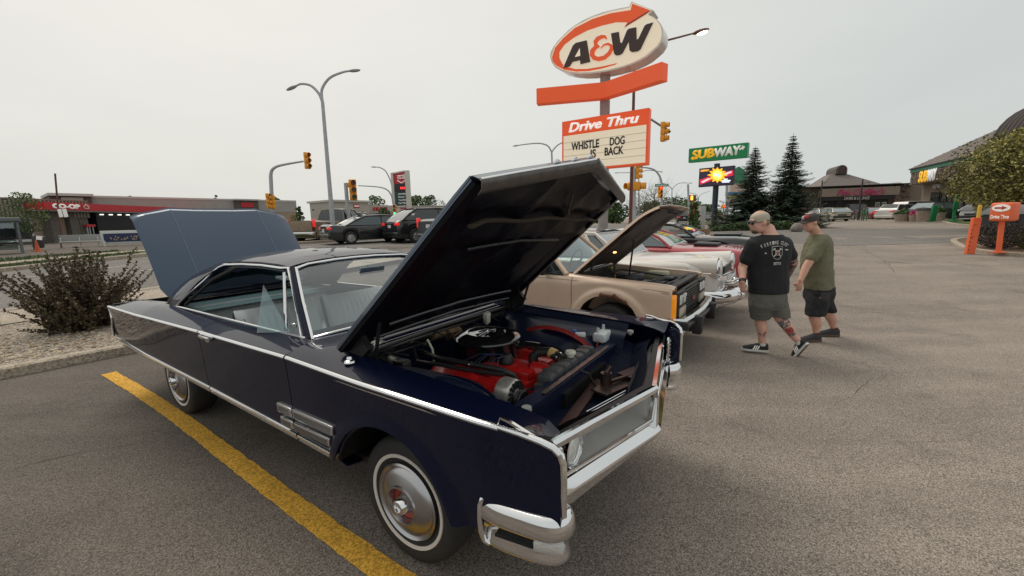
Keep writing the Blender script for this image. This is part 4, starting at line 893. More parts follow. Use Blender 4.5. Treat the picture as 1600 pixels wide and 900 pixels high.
def vehicle(name, loc, yaw, label, cat, paint, L=4.6, Wd=1.8, H=1.45, belt=.92, hood=.82, deck=.92, wb=2.7, fo=.9, gx=(.95, .25, -1.5, -2.15), r=.33, clear=.2, kind='sedan', nose=.7, glass=TINT, trim=BLACK, group=None, tail='split', lit=False, roofpaint=None, wt=.74, simple=False, rim=RIMALU, white=False, nosezz=None, pillars=None, arch_paint=None, noglass=False, skip=()):
    """origin on the ground under the front axle; x forward. gx = windshield base, roof front, roof rear, rear glass base (x)"""
    root = empty(name, loc, yaw, label=label, cat=cat, group=group); hw = Wd / 2
    xf, xr = fo, fo - L; xs_ = set()
    for k in range(41): xs_.add(round(xr + L * k / 40, 3))
    for c in (0, -wb):
        for k in range(13): xs_.add(round(c + (r + .07) * math.cos(PI * k / 12), 3))
    xs_ = sorted(x for x in xs_ if xr <= x <= xf); ar = r + .07
    def top(x):
        if x > gx[0]: return lerp(x, [gx[0], gx[0] + .1, xf - .45, xf - .12, xf], [belt, belt - .02, hood, hood - .05, hood - .16])
        if x > gx[3]: return belt
        return lerp(x, [xr, xr + .06, xr + .2, gx[3]], [deck - .10, deck - .02, deck, belt])
    def half(x): return hw * lerp(x, [xr, xr + .05, xr + .25, xr + .8, xf - .9, xf - .35, xf - .08, xf], [.86, .93, .97, 1, 1, .965, .90, .80])
    rowsL = []
    for x in xs_:
        zt, w_ = top(x), half(x); z0 = clear + (.06 if x > xf - .3 or x < xr + .3 else 0); cut = 0
        for c in (0, -wb):
            d = abs(x - c)
            if d < ar: z0 = max(z0, r + math.sqrt(max(0, ar * ar - d * d)))
        m_ = z0 + (zt - z0) * .55
        rowsL.append([(x, 0, zt + .035), (x, w_ * .5, zt + .028), (x, w_ * .82, zt + .008), (x, w_ * .93, zt - .02), (x, w_ * .985, zt - .07 if zt - .07 > m_ else m_ + .01), (x, w_, m_), (x, w_ * .99, z0 + (zt - z0) * .2), (x, w_ * .95, z0)])
    b = MB(); full = [[(p[0], -p[1], p[2]) for p in reversed(r_[1:])] + r_ for r_ in rowsL]
    b.grid(full); n = len(full[0]); b.add(full[0], [tuple(range(n))]); b.add(full[-1], [tuple(reversed(range(n)))])
    body = b.build('body', paint, root, smooth=42)
    b = MB(); b.box(((xf + xr) / 2, 0, clear + .12), (L - .5, Wd * .8, .14))
    for c in (0, -wb): b.box((c, 0, r + .12), (2 * ar * .98, Wd * .9, 2 * ar * .7))
    b.build('underbody', DARK, root, smooth=0)
    # cabin
    wtp = hw * wt; wbm = hw * .92; zb_ = belt + .0
    def q(x, s, z, f): return V((x, s * (wbm + (wtp - wbm) * f), z))
    Hh = H
    P = [gx[0], gx[1], gx[2], gx[3]]
    b = MB(); rp = []
    for i in range(9):
        t = i / 8; x = P[1] + (P[2] - P[1]) * t; z = Hh - .05 + .05 * math.sin(PI * (t * .8 + .12))
        rp.append([(x, s_ * wtp, z - .045 * abs(s_) ** 4) for s_ in (-1.0, -.97, -.85, -.5, 0, .5, .85, .97, 1.0)])
    b.sheet(rp, .03); b.build('roof', roofpaint or paint, root, smooth=60)
    if not noglass:
        core = MB(); k = .985
        core.grid([[(P[0], y * wbm * k, zb_ + .02) for y in (-1, -.5, 0, .5, 1)], [(P[0] + (P[1] - P[0]) * .5 + .03, y * (wbm + wtp) / 2 * k, (zb_ + Hh) / 2 + .02) for y in (-1, -.5, 0, .5, 1)], [(P[1], y * wtp * k, Hh - .06) for y in (-1, -.5, 0, .5, 1)]])
        core.build('windshield', glass, root, smooth=60)
        rw = MB(); rw.grid([[(P[3], y * wbm * k, zb_ + .02) for y in (-1, 0, 1)], [((P[3] + P[2]) / 2 - .03, y * (wbm + wtp) / 2 * k, (zb_ + Hh) / 2 + .02) for y in (-1, 0, 1)], [(P[2], y * wtp * k, Hh - .06) for y in (-1, 0, 1)]]); rw.build('rear_window', glass, root, smooth=60)
        for s in (-1, 1):
            xx0 = [P[0] - .02, P[3] + .02]; xx1 = [P[1] - .02, P[2] + .02]
            cuts = pillars or [.0, .48, 1.0]
            for i in range(len(cuts) - 1):
                a, c = cuts[i] + .0, cuts[i + 1] - .0
                X0 = lambda t: xx0[0] + (xx0[1] - xx0[0]) * t; X1 = lambda t: xx1[0] + (xx1[1] - xx1[0]) * t
                g_ = .02
                sw = MB(); sw.add([q(X0(a) - g_, s, zb_ + .01, 0), q(X0(c) + g_, s, zb_ + .01, 0), q(X1(c) + g_, s, Hh - .08, .97), q(X1(a) - g_, s, Hh - .08, .97)], [(0, 1, 2, 3)]); sw.build('side_window', glass, root, smooth=0)
                if i: 
                    pb = MB(); pb.tube([q(X0(a), s, zb_, 0), q(X1(a), s, Hh - .05, .99)], .032, 4); pb.build('door_pillar', trim if kind != 'classic' else paint, root, smooth=0)
    for s in (-1, 1):
        pb = MB(); pb.tube([q(P[0], s, zb_ - .02, 0), q((P[0] + P[1]) / 2 + .02, s, (zb_ + Hh) / 2 + .015, .5), q(P[1], s, Hh - .05, 1), q((P[1] + P[2]) / 2, s, Hh - .02, 1.02), q(P[2], s, Hh - .05, 1)], .034, 6); pb.tube([q(P[2], s, Hh - .05, 1), q((P[2] + P[3]) / 2 - .02, s, (zb_ + Hh) / 2, .5), q(P[3], s, zb_ - .02, 0)], .045, 6)
        pb.build('roof_pillar', paint, root, smooth=50)
        if kind != 'classic' and 'mirror' not in skip:
            pb = MB(); pb.rbox((P[0] - .25, s * (hw + .06), belt + .06), (.10, .16, .11), .03); pb.build('door_mirror', paint, root)
    # door cuts
    b = MB()
    for s in (-1, 1):
        for xd in ((P[0] - .15, (P[0] + P[3]) / 2 - .05, P[3] + .35) if kind != 'classic' else (P[0] - .1, (P[0] + P[3]) / 2 - .2)):
            b.tube([(xd, s * (hw + .0), clear + .15), (xd, s * hw * 1.003, belt * .6), (xd, s * hw * .985, belt - .08)], .006, 4)
    b.build('door_gap', DARK, root, smooth=0, kind='stuff')
    for x, s in ((0, -1), (0, 1), (-wb, -1), (-wb, 1)): wheel(root, x, s * (hw - .11), s, r, rim=rim, white=white)
    for s in (-1, 1):
        if 'headlight' not in skip:
            b = MB(); b.rbox((xf - .14, s * hw * .70, hood - .13), (.22, .34, .13), .04); b.build('headlight', HEADLENS, root)
        if 'tail_light' not in skip:
            b = MB(); 
            if tail == 'tall': b.rbox((xr + .07, s * hw * .86, (deck + belt) / 2 - .12), (.16, .12, .42), .03)
            else: b.rbox((xr + .09, s * hw * .74, deck - .17), (.20, .36, .16), .04)
            b.build('tail_light', BRAKELIT if lit else REDLENS, root)
    b = MB(); b.rbox((xf - .03, 0, clear + .26), (.14, Wd * .86, .20), .04); b.build('front_bumper', trim, root)
    b = MB(); b.rbox((xr + .04, 0, clear + .24), (.16, Wd * .90, .22), .04); b.build('rear_bumper', trim if kind != 'sedan' else paint, root)
    b = MB(); b.box((xf + .035, 0, hood - .16), (.03, Wd * .42, .12)); b.build('grille', BLACK, root, smooth=0)
    b = MB(); b.box((xr - .005, 0, deck - .28), (.02, .31, .155)); pl = b.build('licence_plate', PLATE, root, smooth=0)
    return root
def pickup_bed(root, paint, xr, L, hw, z0, z1):
    pass
# ================================================================== tan pickup with raised hood
TAN = mat('champagne_paint', (.60, .44, .325), .45, .1, coat=.45, coatr=.18, var=.05, vs=4)
RUST = mat('rusted_edge', (.12, .045, .022), .85, var=.5, vs=40, bump=.8, bs=60)
TK = 1.036
tk = empty('pickup_truck', (1.711, 5.807, -.02), -.615, label='tan pickup truck with raised hood and rusted front wheel arch', cat='pickup truck'); tk.scale = (TK, TK, TK)
def tarch(x, r=.44): return .34 + math.sqrt(max(0, r * r - x * x)) if abs(x) < r else None
def tz(x): return lerp(x, [-1.4, -.6, 0, .5, .72, .78], [1.0, .99, .965, .94, .925, .90])
for s in (-1, 1):
    for nm, x0, x1 in (('front_fender', -.495, .74), ('door', -1.62, -.505), ('cab_side', -2.0, -1.63)):
        rows = []; n = int((x1 - x0) / .035)
        for i in range(n + 1):
            x = x0 + (x1 - x0) * i / n; zt = tz(x); z0 = .38; a = tarch(x)
            if x > .45: z0 = .44
            if a and a > z0: z0 = a
            rg_ = .0
            if abs(x) < .33 and nm == 'front_fender': z0 += .018 * (noise.noise(V((x * 22, s, 0))) + .3) * (1 if s < 0 else 0) + .012
            row = []
            for j in range(12):
                t = j / 11; z = zt + (z0 - zt) * t
                y = .825 - .035 * max(0, 1 - t * 6) ** 2 - .012 * sstep((.85 - z) / .1) * 0 - .04 * max(0, (.55 - z)) 
                d = math.hypot(x, z - .34)
                if nm == 'front_fender' and d < .56: y += .028 * sstep((.56 - d) / .06)
                yt = .82 - .10 * (1 if t == 0 else 0)
                if x > .55: y -= .02 * ((x - .55) / .2) ** 2
                row.append((x, s * y, z))
            rows.append(row)
        if s > 0: rows = [list(reversed(r_)) for r_ in rows]
        b = MB(); b.sheet(rows, .01); b.build(nm, TAN, tk, smooth=50)
    rows = []
    for i in range(21):                                    # fender top rolls in to the bay edge
        x = -.62 + 1.38 * i / 20; zt = tz(x)
        rows.append([(x, s * .79, zt), (x, s * .775, zt + .018), (x, s * .75, zt + .028), (x, s * .70, zt + .03), (x, s * .665, zt + .025), (x, s * .66, zt - .02), (x, s * .60, zt - .22), (x, s * .50, zt - .45)])
    if s > 0: rows = [list(reversed(r_)) for r_ in rows]
    b = MB(); b.grid(rows); b.build('fender_top', TAN, tk, smooth=50)
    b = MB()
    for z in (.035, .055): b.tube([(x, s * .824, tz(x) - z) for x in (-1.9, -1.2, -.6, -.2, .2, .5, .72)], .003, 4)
    b.build('crease_shade_line', mat('crease_shadow', (.16, .11, .07), .5), tk)  # thin dark tubes paint the shade along the body creases
    # arch rust and well
    b = MB(); rr = random.Random(2 + s); rows = []
    if s < 0:
        for i in range(40):
            x = -.10 + .36 * i / 39; z = tarch(x) + .012 + .0; hgt = .022 + .035 * abs(noise.noise(V((x * 19, 3, 1)))) + (.02 if .08 < x < .12 else 0)
            rows.append([(x, -.874, z - .025 * abs(noise.noise(V((x * 30, 0, 0))))), (x, -.880, z + hgt * .5), (x, -.872, z + hgt)])
        b.sheet(rows, .006); b.build('rust_patch', RUST, tk, smooth=0)
    b = MB(); rows = []
    for k in range(17):
        a = PI * k / 16; rows.append([(.455 * math.cos(a), s * .83, .34 + .455 * math.sin(a)), (.455 * math.cos(a), s * .50, .34 + .455 * math.sin(a))])
    b.grid(rows); b.add([(.455 * math.cos(PI * k / 16), s * .5, .34 + .455 * math.sin(PI * k / 16)) for k in range(17)], [tuple(range(17))]); b.build('wheel_well', UNDERB, tk)
    wheel(tk, 0, s * .70, s, .34, rim=STEEL); wheel(tk, -2.75, s * .70, s, .34, rim=STEEL)
    # cab pillars and windows
    A0, A1 = V((-.60, s * .765, 1.01)), V((-1.12, s * .60, 1.50))
    b = MB(); b.tube([A0, A1], .035, 6); b.tube([A1, V((-1.85, s * .60, 1.50)), V((-1.95, s * .74, 1.0))], .04, 6); b.build('cab_pillar', TAN, tk)
    b = MB(); b.tube([V((-.74, s * .79, 1.0)), V((-.86, s * .745, 1.14)), V((-.90, s * .79, 1.0))], .02, 4); b.rbox((-.88, s * .88, 1.07), (.08, .16, .14), .03); b.build('door_mirror', BLACK, tk)
    b = MB(); b.add([V((-.80, s * .775, 1.0)), V((-1.85, s * .775, 1.0)), V((-1.80, s * .61, 1.47)), V((-1.20, s * .61, 1.47))], [(0, 1, 2, 3)]); b.build('side_window', GLASS, tk, smooth=0)
    # headlamps, amber marker
    b = MB(); b.rbox((.775, s * .60, .70), (.06, .36, .36), .015); b.build('lamp_surround', BLACK, tk)
    b = MB(); b.rbox((.73, s * .785, .70), (.12, .05, .32), .012); b.build('amber_marker', mat('amber_lens', (.85, .28, .01), .2, coat=1, emis=(1, .35, .02), es=.25), tk)
    for yy in (.47, .64):
        b = MB(); b.rbox((.805, s * yy, .785), (.02, .14, .11), .012); b.build('headlight', HEADLENS, tk)
    b = MB(); b.rbox((.80, s * .56, .63), (.03, .30, .12), .01); b.build('turn_signal', mat('cream_lens', (.50, .43, .32), .3), tk)
b = MB(); b.box((-1.5, 0, .42), (2.0, 1.5, .08)); b.box((-2.02, 0, .72), (.03, 1.5, .6)); b.build('cab_floor', UNDERB, tk, smooth=0)
b = MB(); rows = [[(-1.10 - .72 * i / 5, y, 1.515 + .025 * math.sin(PI * i / 5) - .03 * abs(y / .6) ** 3) for y in (-.62, -.5, -.25, 0, .25, .5, .62)] for i in range(6)]; b.sheet(rows, .02); b.build('cab_roof', TAN, tk)
b = MB(); b.grid([[V((-.60 - .04 * 0 + .05 * (1 - y * y), y * .74, 1.03)).lerp(V((-1.12 + .04 * (1 - y * y), y * .59, 1.49)), t / 4) for y in (-1, -.6, -.2, .2, .6, 1)] for t in range(5)]); b.build('windshield', glass_mat('truck_glass', (.72, .84, .82), .10), tk, smooth=80)
b = MB(); b.rbox((-.78, 0, .96), (.3, 1.4, .12), .04); b.rbox((-1.5, 0, .80), (.2, 1.3, .5), .06, ry=-.15); b.rbox((-1.25, 0, .62), (.5, 1.3, .14), .05); b.build('cab_interior', mat('dark_teal_trim', (.03, .05, .055), .6), tk)
b = MB(); b.tube([V((-1.02 + .05 * math.sin(a), .36 + .18 * math.cos(a), 1.08 + .17 * math.sin(a))) for a in [2 * PI * k / 28 for k in range(29)]], .013, 6); b.tube([V((-1.0, .19, 1.08)), V((-.98, .36, 1.06)), V((-1.0, .53, 1.08))], .014, 6); b.cyl((-.99, .36, 1.06), (-.80, .36, 1.0), .03); b.build('steering_wheel', BLACK, tk)
b = MB(); b.box((-.56, 0, 1.0), (.14, 1.36, .03)); b.box((-.50, 0, .75), (.03, 1.3, .5)); b.tube([(-.60, -.5, 1.04), (-.66, -.1, 1.09)], .008, 4); b.tube([(-.60, .1, 1.04), (-.66, .5, 1.09)], .008, 4); b.build('cowl_panel', BLACK, tk, smooth=0)
for s in (-1, 1):
    b = MB(); b.box((-3.0, s * .80, .72), (1.9, .04, .46)); b.build('bed_side', TAN, tk, smooth=0)
b = MB(); b.box((-3.93, 0, .72), (.04, 1.55, .46)); b.box((-3.0, 0, .52), (1.85, 1.5, .03)); b.build('truck_bed', TAN, tk, smooth=0)
# front: grille, bumper, radiator support, engine
b = MB(); b.rbox((.76, 0, .70), (.05, 1.0, .36), .01); b.box((.70, 0, .48), (.1, 1.5, .10)); b.build('grille_frame', BLACK, tk)
b = MB()
for k in range(10): b.box((.79, 0, .55 + k * .033), (.02, .76, .008))
b.build('grille_bars', mat('grille_dark_grey', (.05, .05, .05), .4), tk, smooth=0)
b = MB(); b.rbox((.80, .05, .70), (.015, .16, .05), .006); b.build('grille_badge', mat('badge_red', (.25, .03, .03), .4), tk)
b = MB(); rows = []
for y in (-.84, -.80, -.5, 0, .5, .80, .84):
    xx = .93 - (.10 if abs(y) > .82 else 0) - .05 * (abs(y) / .84) ** 2
    rows.append([(xx - .06, y, .585), (xx - .01, y, .59), (xx + .01, y, .57), (xx + .012, y, .47), (xx, y, .45), (xx - .02, y, .40), (xx - .06, y, .38)])
b.sheet(rows, .01); tb = b.build('front_bumper', CHROME_WORN, tk, smooth=35)
b = MB(); b.tube([(.955 - .05 * (y / .84) ** 2, y, .515) for y in (-.80, -.4, 0, .4, .80)], .022, 6, flat=1); b.build('rub_strip', BLACK, tb)
for s in (-1, 1):
    b = MB(); b.rbox((.955, s * .44, .47), (.11, .12, .22), .02); b.build('bumper_guard', BLACK, tb); b = MB(); b.rbox((.86, s * .845, .53), (.16, .05, .1), .02); b.build('bumper_cap', BLACK, tb)
b = MB(); b.box((.66, 0, .915), (.14, 1.34, .03)); b.tube([(.62, y, .93 + .01 * math.sin(y * 9)) for y in [-.6 + .1 * i for i in range(13)]], .02, 6); b.box((.60, 0, .75), (.05, 1.2, .3)); b.box((.20, 0, .6), (.8, 1.0, .05)); b.build('radiator_support', UNDERB, tk, smooth=30)
b = MB(); b.rbox((.05, 0, .72), (.7, .5, .3), .05); b.lathe([(.001, .05), (.17, .045), (.19, .02), (.19, -.03), (.15, -.05)], (.0, -.05, .93), 'z', 28); b.rbox((.40, -.15, .88), (.22, .3, .08), .03); b.tube([(.3, -.3, .86), (.45, -.1, .93), (.5, .15, .90)], .04, 10); b.rbox((-.3, -.35, .86), (.2, .2, .2), .03); b.tube([(-.3, -.45, .98), (-.1, -.4, 1.02), (.2, -.42, .92)], .012, 6); b.tube([(-.4, -.2, .95), (-.1, -.1, 1.03), (.25, .2, .95), (.4, .4, .9)], .014, 6)
b.build('engine', mat('grimy_engine', (.03, .03, .032), .4, .4, var=.7, vs=16), tk)
b = MB(); b.rbox((.22, .50, .90), (.30, .18, .12), .03); b.build('coolant_bottle', mat('yellowed_plastic', (.52, .50, .33), .45), tk)
b = MB(); b.rbox((.42, .48, .86), (.24, .2, .1), .02); b.build('battery', BLACK, tk)
b = MB(); b.rbox((-.42, .30, .98), (.06, .08, .08), .01); b.cyl((-.45, -.52, .93), (-.30, -.52, .91), .07); b.build('brake_booster', mat('gold_zinc', (.25, .2, .1), .35, .7), tk)
# hood held up
thp = V((-.52, 0, 1.03)); ta = .70; tux = V((math.cos(ta), 0, math.sin(ta))); thn = V((-math.sin(ta), 0, math.cos(ta)))
def tp_(d, y, h): return thp + tux * (d * 1.13) + V((0, y, 0)) + thn * h
def tcr(d, y): return .035 * (1 - (y / .74) ** 2) - .06 * max(0, (d - .90) / .28) ** 2
YS2 = [-.74, -.73, -.66, -.45, -.2, 0, .2, .45, .66, .73, .74]
b = MB(); rows = [[tp_(d, y * (1 - .03 * max(0, d - .9)), tcr(d, y) - (.025 if abs(y) > .735 else 0)) for y in YS2] for d in (0, .1, .3, .5, .7, .85, .95, 1.02, 1.08, 1.14, 1.18)]
b.sheet([list(reversed(r_)) for r_ in rows], .008); th = b.build('hood', TAN, tk, smooth=40)
b = MB(); rows = []
for i in range(16):
    d = .03 + 1.10 * i / 15; rows.append([tp_(d, y, tcr(d, y) - .03 - .03 * max(math.exp(-((abs(y) - .6) / .06) ** 4), math.exp(-((d - .55 - .3 * abs(y)) / .06) ** 4), math.exp(-((d - 1.05) / .05) ** 4)) + .006 * noise.noise(V((d * 9, y * 9, 0)))) for y in [-.70 + .07 * k for k in range(21)]])
b.grid(rows); b.build('hood_liner', mat('grimy_brown_liner', (.045, .030, .024), .7, var=.4, vs=10), th, smooth=60)
b = MB(); b.tube([tp_(1.10, .0, -.05), tp_(1.14, .05, -.12), tp_(1.10, .2, -.05)], .014); b.build('hood_catch', UNDERB, th)
b = MB(); b.cyl((.0, -.1, .95), tp_(.62, -.1, -.06), .012); b.build('hood_strut', UNDERB, tk); b = MB(); b.cyl((-.35, -.66, .85), tp_(.25, -.66, -.04), .014); b.build('hood_strut', UNDERB, tk)
b = MB(); b.rbox(tp_(.42, -.35, -.07), (.03, .05, .02), .005); b.build('hood_lamp', mat('warm_bulb', (1, .6, .3), .4, emis=(1, .45, .15), es=4), th)
# ================================================================== the other show cars in the row
def paintm(nm, c, rough=.3, coat=1, metal=0): return mat(nm, c, rough, metal, coat=coat, coatr=.03)
WHT = mat('ivory_white_paint', (.70, .67, .62), .35, coat=.7, coatr=.08)
GP = 'classic cars parked in a row'
wl = V((2.988, 7.544, 0)); wl.z = T(wl.x, wl.y) - .02
wc = vehicle('classic_car', wl, -.611, 'ivory white 1950s classic car with dark blue roof and heavy chrome bumper', 'car', WHT, L=5.3, Wd=1.92, H=1.52, belt=1.04, hood=1.02, deck=1.0, wb=3.1, fo=.86, gx=(-.75, -1.25, -2.45, -3.05), r=.36, kind='classic', glass=TINTL, trim=CHROME, group=GP, roofpaint=paintm('dark_blue_roof_paint', (.012, .03, .06)), wt=.72, rim=CHROME_WORN, white=True, skip=('headlight', 'mirror'), pillars=[0, .16, 1.0])
for s in (-1, 1):
    b = MB(); rows = []
    for i in range(12):                                     # fender pod running back from the headlamp
        t = i / 11; x = .86 - 1.9 * t; k = 1 - .35 * t
        rows.append([(x, s * (.74 + .16 * math.cos(a) * k), .93 + (.155 - .10 * t) * math.sin(a) * 1.1) for a in [2 * PI * q_ / 14 for q_ in range(14)]])
    b.grid(rows, True); b.build('front_fender', WHT, wc, smooth=60)
    b = MB(); b.lathe([(.142, -.04), (.146, .0), (.134, .022), (.122, .024), (.116, .01)], (.88, s * .74, .92), 'x', 28); b.lathe([(.155, -.02), (.165, .05), (.10, .10)], (.88, s * .74, .935), 'x', 28) if False else None; h = b.build('headlight', CHROME, wc)
    b = MB(); b.lathe([(.118, .010), (.10, .030), (.055, .042), (.001, .046)], (.88, s * .74, .92), 'x', 28); b.build('headlamp_lens', HEADLENS, h)
    b = MB(); rows = []
    for x, k in ((.98, .5), (1.06, .85), (1.13, 1.0), (1.19, .85), (1.23, .4), (1.24, .05)):
        rows.append([(x, s * (.50 + .15 * math.cos(a) * k), .50 + .11 * math.sin(a) * k) for a in [2 * PI * q_ / 16 for q_ in range(16)]])
    b.grid(rows, True); b.build('bumper_bullet', CHROME, wc, smooth=60)
b = MB(); b.tube([(.70, -.99, .50), (.95, -.95, .50), (1.07, -.75, .50), (1.12, -.4, .49), (1.14, 0, .48), (1.12, .4, .49), (1.07, .75, .50), (.95, .95, .50), (.70, .99, .50)], .085, 12, flat=1.15); b.tube([(.95, -.9, .40), (1.08, -.4, .38), (1.10, 0, .38), (1.08, .4, .38), (.95, .9, .40)], .05, 10); b.build('chrome_bumper', CHROME, wc)
b = MB(); b.tube([(.93, -.62, .68), (1.02, -.3, .66), (1.04, 0, .66), (1.02, .3, .66), (.93, .62, .68)], .03, 8); b.tube([(.92, -.60, .80), (1.0, 0, .80), (.92, .60, .80)], .018, 8)
for k in range(-4, 5): b.cyl((.98, k * .12, .66), (.96, k * .12, .80), .008, 6)
b.build('grille_bars', CHROME, wc)
b = MB(); b.tube([(.80, 0, 1.05), (.6, 0, 1.075), (.45, 0, 1.07)], [.008, .012, .004], 6); b.build('hood_ornament', CHROME, wc)
b = MB(); b.tube([(-.72, -.8, 1.06), (-.70, 0, 1.07), (-.72, .8, 1.06)], .014, 6); b.tube([(.80, -.97, .86), (-1.5, -.975, .84)], .012, 6); b.build('chrome_trim', CHROME, wc)
b = MB(); b.tube([(-1.25, s_ * .70, 1.46) for s_ in (-1, 0, 1)], .02, 6)
for s in (-1, 1): b.tube([(-.78, s * .85, 1.05), (-1.24, s * .70, 1.45), (-2.4, s * .70, 1.45), (-2.9, s * .84, 1.07)], .024, 6)
b.build('window_frame', WHT, wc)
d = V((-math.sin(-.611), math.cos(-.611), 0))
# red muscle car
rl = wl + d * 2.75 + V((.02, 0, 0)); rl.z = T(rl.x, rl.y) - .02
REDP = paintm('faded_red_paint', (.38, .035, .045), .32)
rc_ = vehicle('classic_car', rl, -.60, 'red muscle car with black hood scoop between white and black classics', 'car', REDP, L=4.9, Wd=1.88, H=1.33, belt=.93, hood=.90, deck=.92, wb=2.8, fo=1.06, gx=(-.55, -1.2, -2.1, -2.9), r=.34, kind='classic', glass=TINTL, trim=CHROME_WORN, group=GP, roofpaint=paintm('white_roof_paint', (.6, .58, .55)), wt=.72, skip=('headlight', 'mirror'), pillars=[0, 1.0])
b = MB(); b.rbox((.10, -.1, .965), (.52, .62, .075), .03, ry=.04); b.build('hood_scoop', BLACK, rc_)
for y in (-.35, .35):
    b = MB()
    for k in range(6): b.box((.55 + .055 * k, y, .928 - .004 * k), (.018, .34, .014))
    b.build('hood_louvre', REDP, rc_)
b = MB(); b.box((1.035, 0, .74), (.04, 1.5, .20)); g_ = b.build('grille_panel', BLACK, rc_, smooth=0)
for s in (-1, 1):
    for yy in (.52, .70):
        b = MB(); b.lathe([(.085, -.02), (.088, .01), (.075, .015)], (1.055, s * yy, .75), 'x', 20); b.lathe([(.075, .008), (.04, .02), (.001, .024)], (1.055, s * yy, .75), 'x', 20); b.build('headlight', CHROME, rc_)
b = MB()
for s in (-1, 1): b.tube([(-.56, s * .84, .94), (-1.2, s * .68, 1.28)], .03, 6)
b.build('white_windshield_frame', mat('white_frame_paint', (.6, .58, .55), .4), rc_)
# black muscle car
bl = rl + d * 2.75 + V((-.15, -.10, 0)); bl.z = T(bl.x, bl.y) - .03
BLK = paintm('black_car_paint', (.006, .007, .009), .25)
bc_ = vehicle('classic_car', bl, -.59, 'glossy black muscle car, the farthest in the row of classics', 'car', BLK, L=4.7, Wd=1.84, H=1.30, belt=.92, hood=.90, deck=.92, wb=2.75, fo=.98, gx=(-.5, -1.15, -2.0, -2.8), r=.34, kind='classic', glass=glass_mat('pale_windshield', (.7, .8, .8), .04), trim=CHROME_WORN, group=GP, wt=.72, skip=('mirror',), pillars=[0, 1.0])
b = MB(); b.tube([(-.5, -.84, .94), (-1.15, -.68, 1.25), (-1.15, .68, 1.25), (-.5, .84, .94)], .012, 6); b.build('windshield_moulding', CHROME, bc_)
b = MB(); b.rbox((.25, 0, .96), (.7, .5, .07), .03); b.build('hood_bulge', BLK, bc_)
# ================================================================== signs, poles, signals
ORANGE = mat('sign_orange', (.88, .105, .02), .45, coat=.1, emis=(1, .12, .02), es=.16)
CREAMF = mat('lit_sign_face', (.80, .70, .52), .45, emis=(1, .86, .66), es=.28)
WHITEF = mat('sign_white', (.82, .79, .74), .45, emis=(1, .95, .88), es=.15)
BROWN = mat('letter_brown', (.055, .028, .022), .5)
POLEG = mat('grey_sign_pole', (.30, .27, .25), .6, var=.1, vs=3)
BROWNP = mat('rust_brown_pole', (.15, .055, .035), .6, var=.15, vs=4)
SIGY = mat('signal_yellow', (.80, .33, .02), .5, var=.08, vs=8)
def polyprism(name, pts, d, m, parent, n=None):
    b = MB(); b.prism(pts, d); return b.build(name, m, parent, smooth=0)
Rp, Lp = at(1013, 212, 14.15), at(878, 225, 15.9)
su = V((Rp.x - Lp.x, Rp.y - Lp.y, 0)).normalized(); sn = V((su.y, -su.x, 0))      # sn points to the viewer's side
def sp(px, py, h=0): return on_plane(px, py, Lp + sn * h, sn) 
base = on_plane(943, 300, Lp - sn * .40, sn); base.z = T(base.x, base.y)
sg = empty('restaurant_sign', base, 0, label='tall orange and cream A&W drive thru pylon sign with oval logo and letter board', cat='sign')
def rel(p): return p - base
Z3 = V((0, 0, 1))
b = MB(); ph = base.copy(); b.tube([rel(V((base.x, base.y, base.z))), rel(V((base.x, base.y, 7.3)))], .175, 24); b.build('sign_pole', POLEG, sg)
# letter board
zt, zb2 = at(1013, 168, 14.15).z, at(1013, 257, 14.15).z; zl0, zl1 = sp(878, 190).z, 0
wdt = (V((Rp.x, Rp.y, 0)) - V((Lp.x, Lp.y, 0))).length; cen = (Lp + Rp) / 2; cen.z = (zt + zb2) / 2
ang = math.atan2(su.y, su.x)
hb = zt - zb2
b = MB(); b.box(rel(cen - sn * .14), (wdt, .28, hb), rz=ang); bevel(b.build('board_cabinet', ORANGE, sg, smooth=0), .015)
bc = cen + sn * .004
def bp(u, v, h=0): return rel(cen + su * (u * wdt / 2) + Z3 * (v * hb / 2) + sn * (.004 + h))
b = MB(); b.prism([bp(-.955, -.92), bp(.955, -.92), bp(.955, .42), bp(-.955, .42)], sn * .006); b.build('letter_panel', CREAMF, sg, smooth=0)
b = MB()
for k in range(1, 5): v = -.92 + 1.34 * k / 5; b.prism([bp(-.955, v - .006, .006), bp(.955, v - .006, .006), bp(.955, v + .006, .006), bp(-.955, v + .006, .006)], sn * .012)
b.build('letter_track', mat('track_clear', (.55, .48, .36), .3), sg, smooth=0)
b = MB(); b.prism([bp(-.975, .46), bp(.975, .46), bp(.975, .96), bp(-.975, .96)], sn * .006); b.build('header_panel', mat('header_orange', (.88, .10, .02), .45, emis=(1, .12, .02), es=.22), sg, smooth=0)
def textpx(name, s, x0, y0, x1, y1, hpx, m, plane_h, parent, shear=0, bold=.02, **kw):      # text between two pixels on the sign plane
    a, c = sp(x0, y0, plane_h), sp(x1, y1, plane_h); mid = (a + c) / 2
    hh = (sp((x0 + x1) / 2, (y0 + y1) / 2 - hpx / 2, plane_h) - sp((x0 + x1) / 2, (y0 + y1) / 2 + hpx / 2, plane_h)).length
    return text(name, s, m, parent, mid - parent.location, su, Z3, (V((a.x, a.y, 0)) - V((c.x, c.y, 0))).length, hh, .01, bold, shear, **kw)
WL = mat('header_letter_white', (.85, .82, .78), .5, emis=(1, .96, .9), es=.45); textpx('sign_lettering', 'Drive', 889, 199.7, 940, 192.6, 14.5, WL, .012, sg, shear=.25, bold=.04); textpx('sign_lettering', 'Thru', 949, 191.2, 998, 183.8, 14.5, WL, .012, sg, shear=.25, bold=.04)
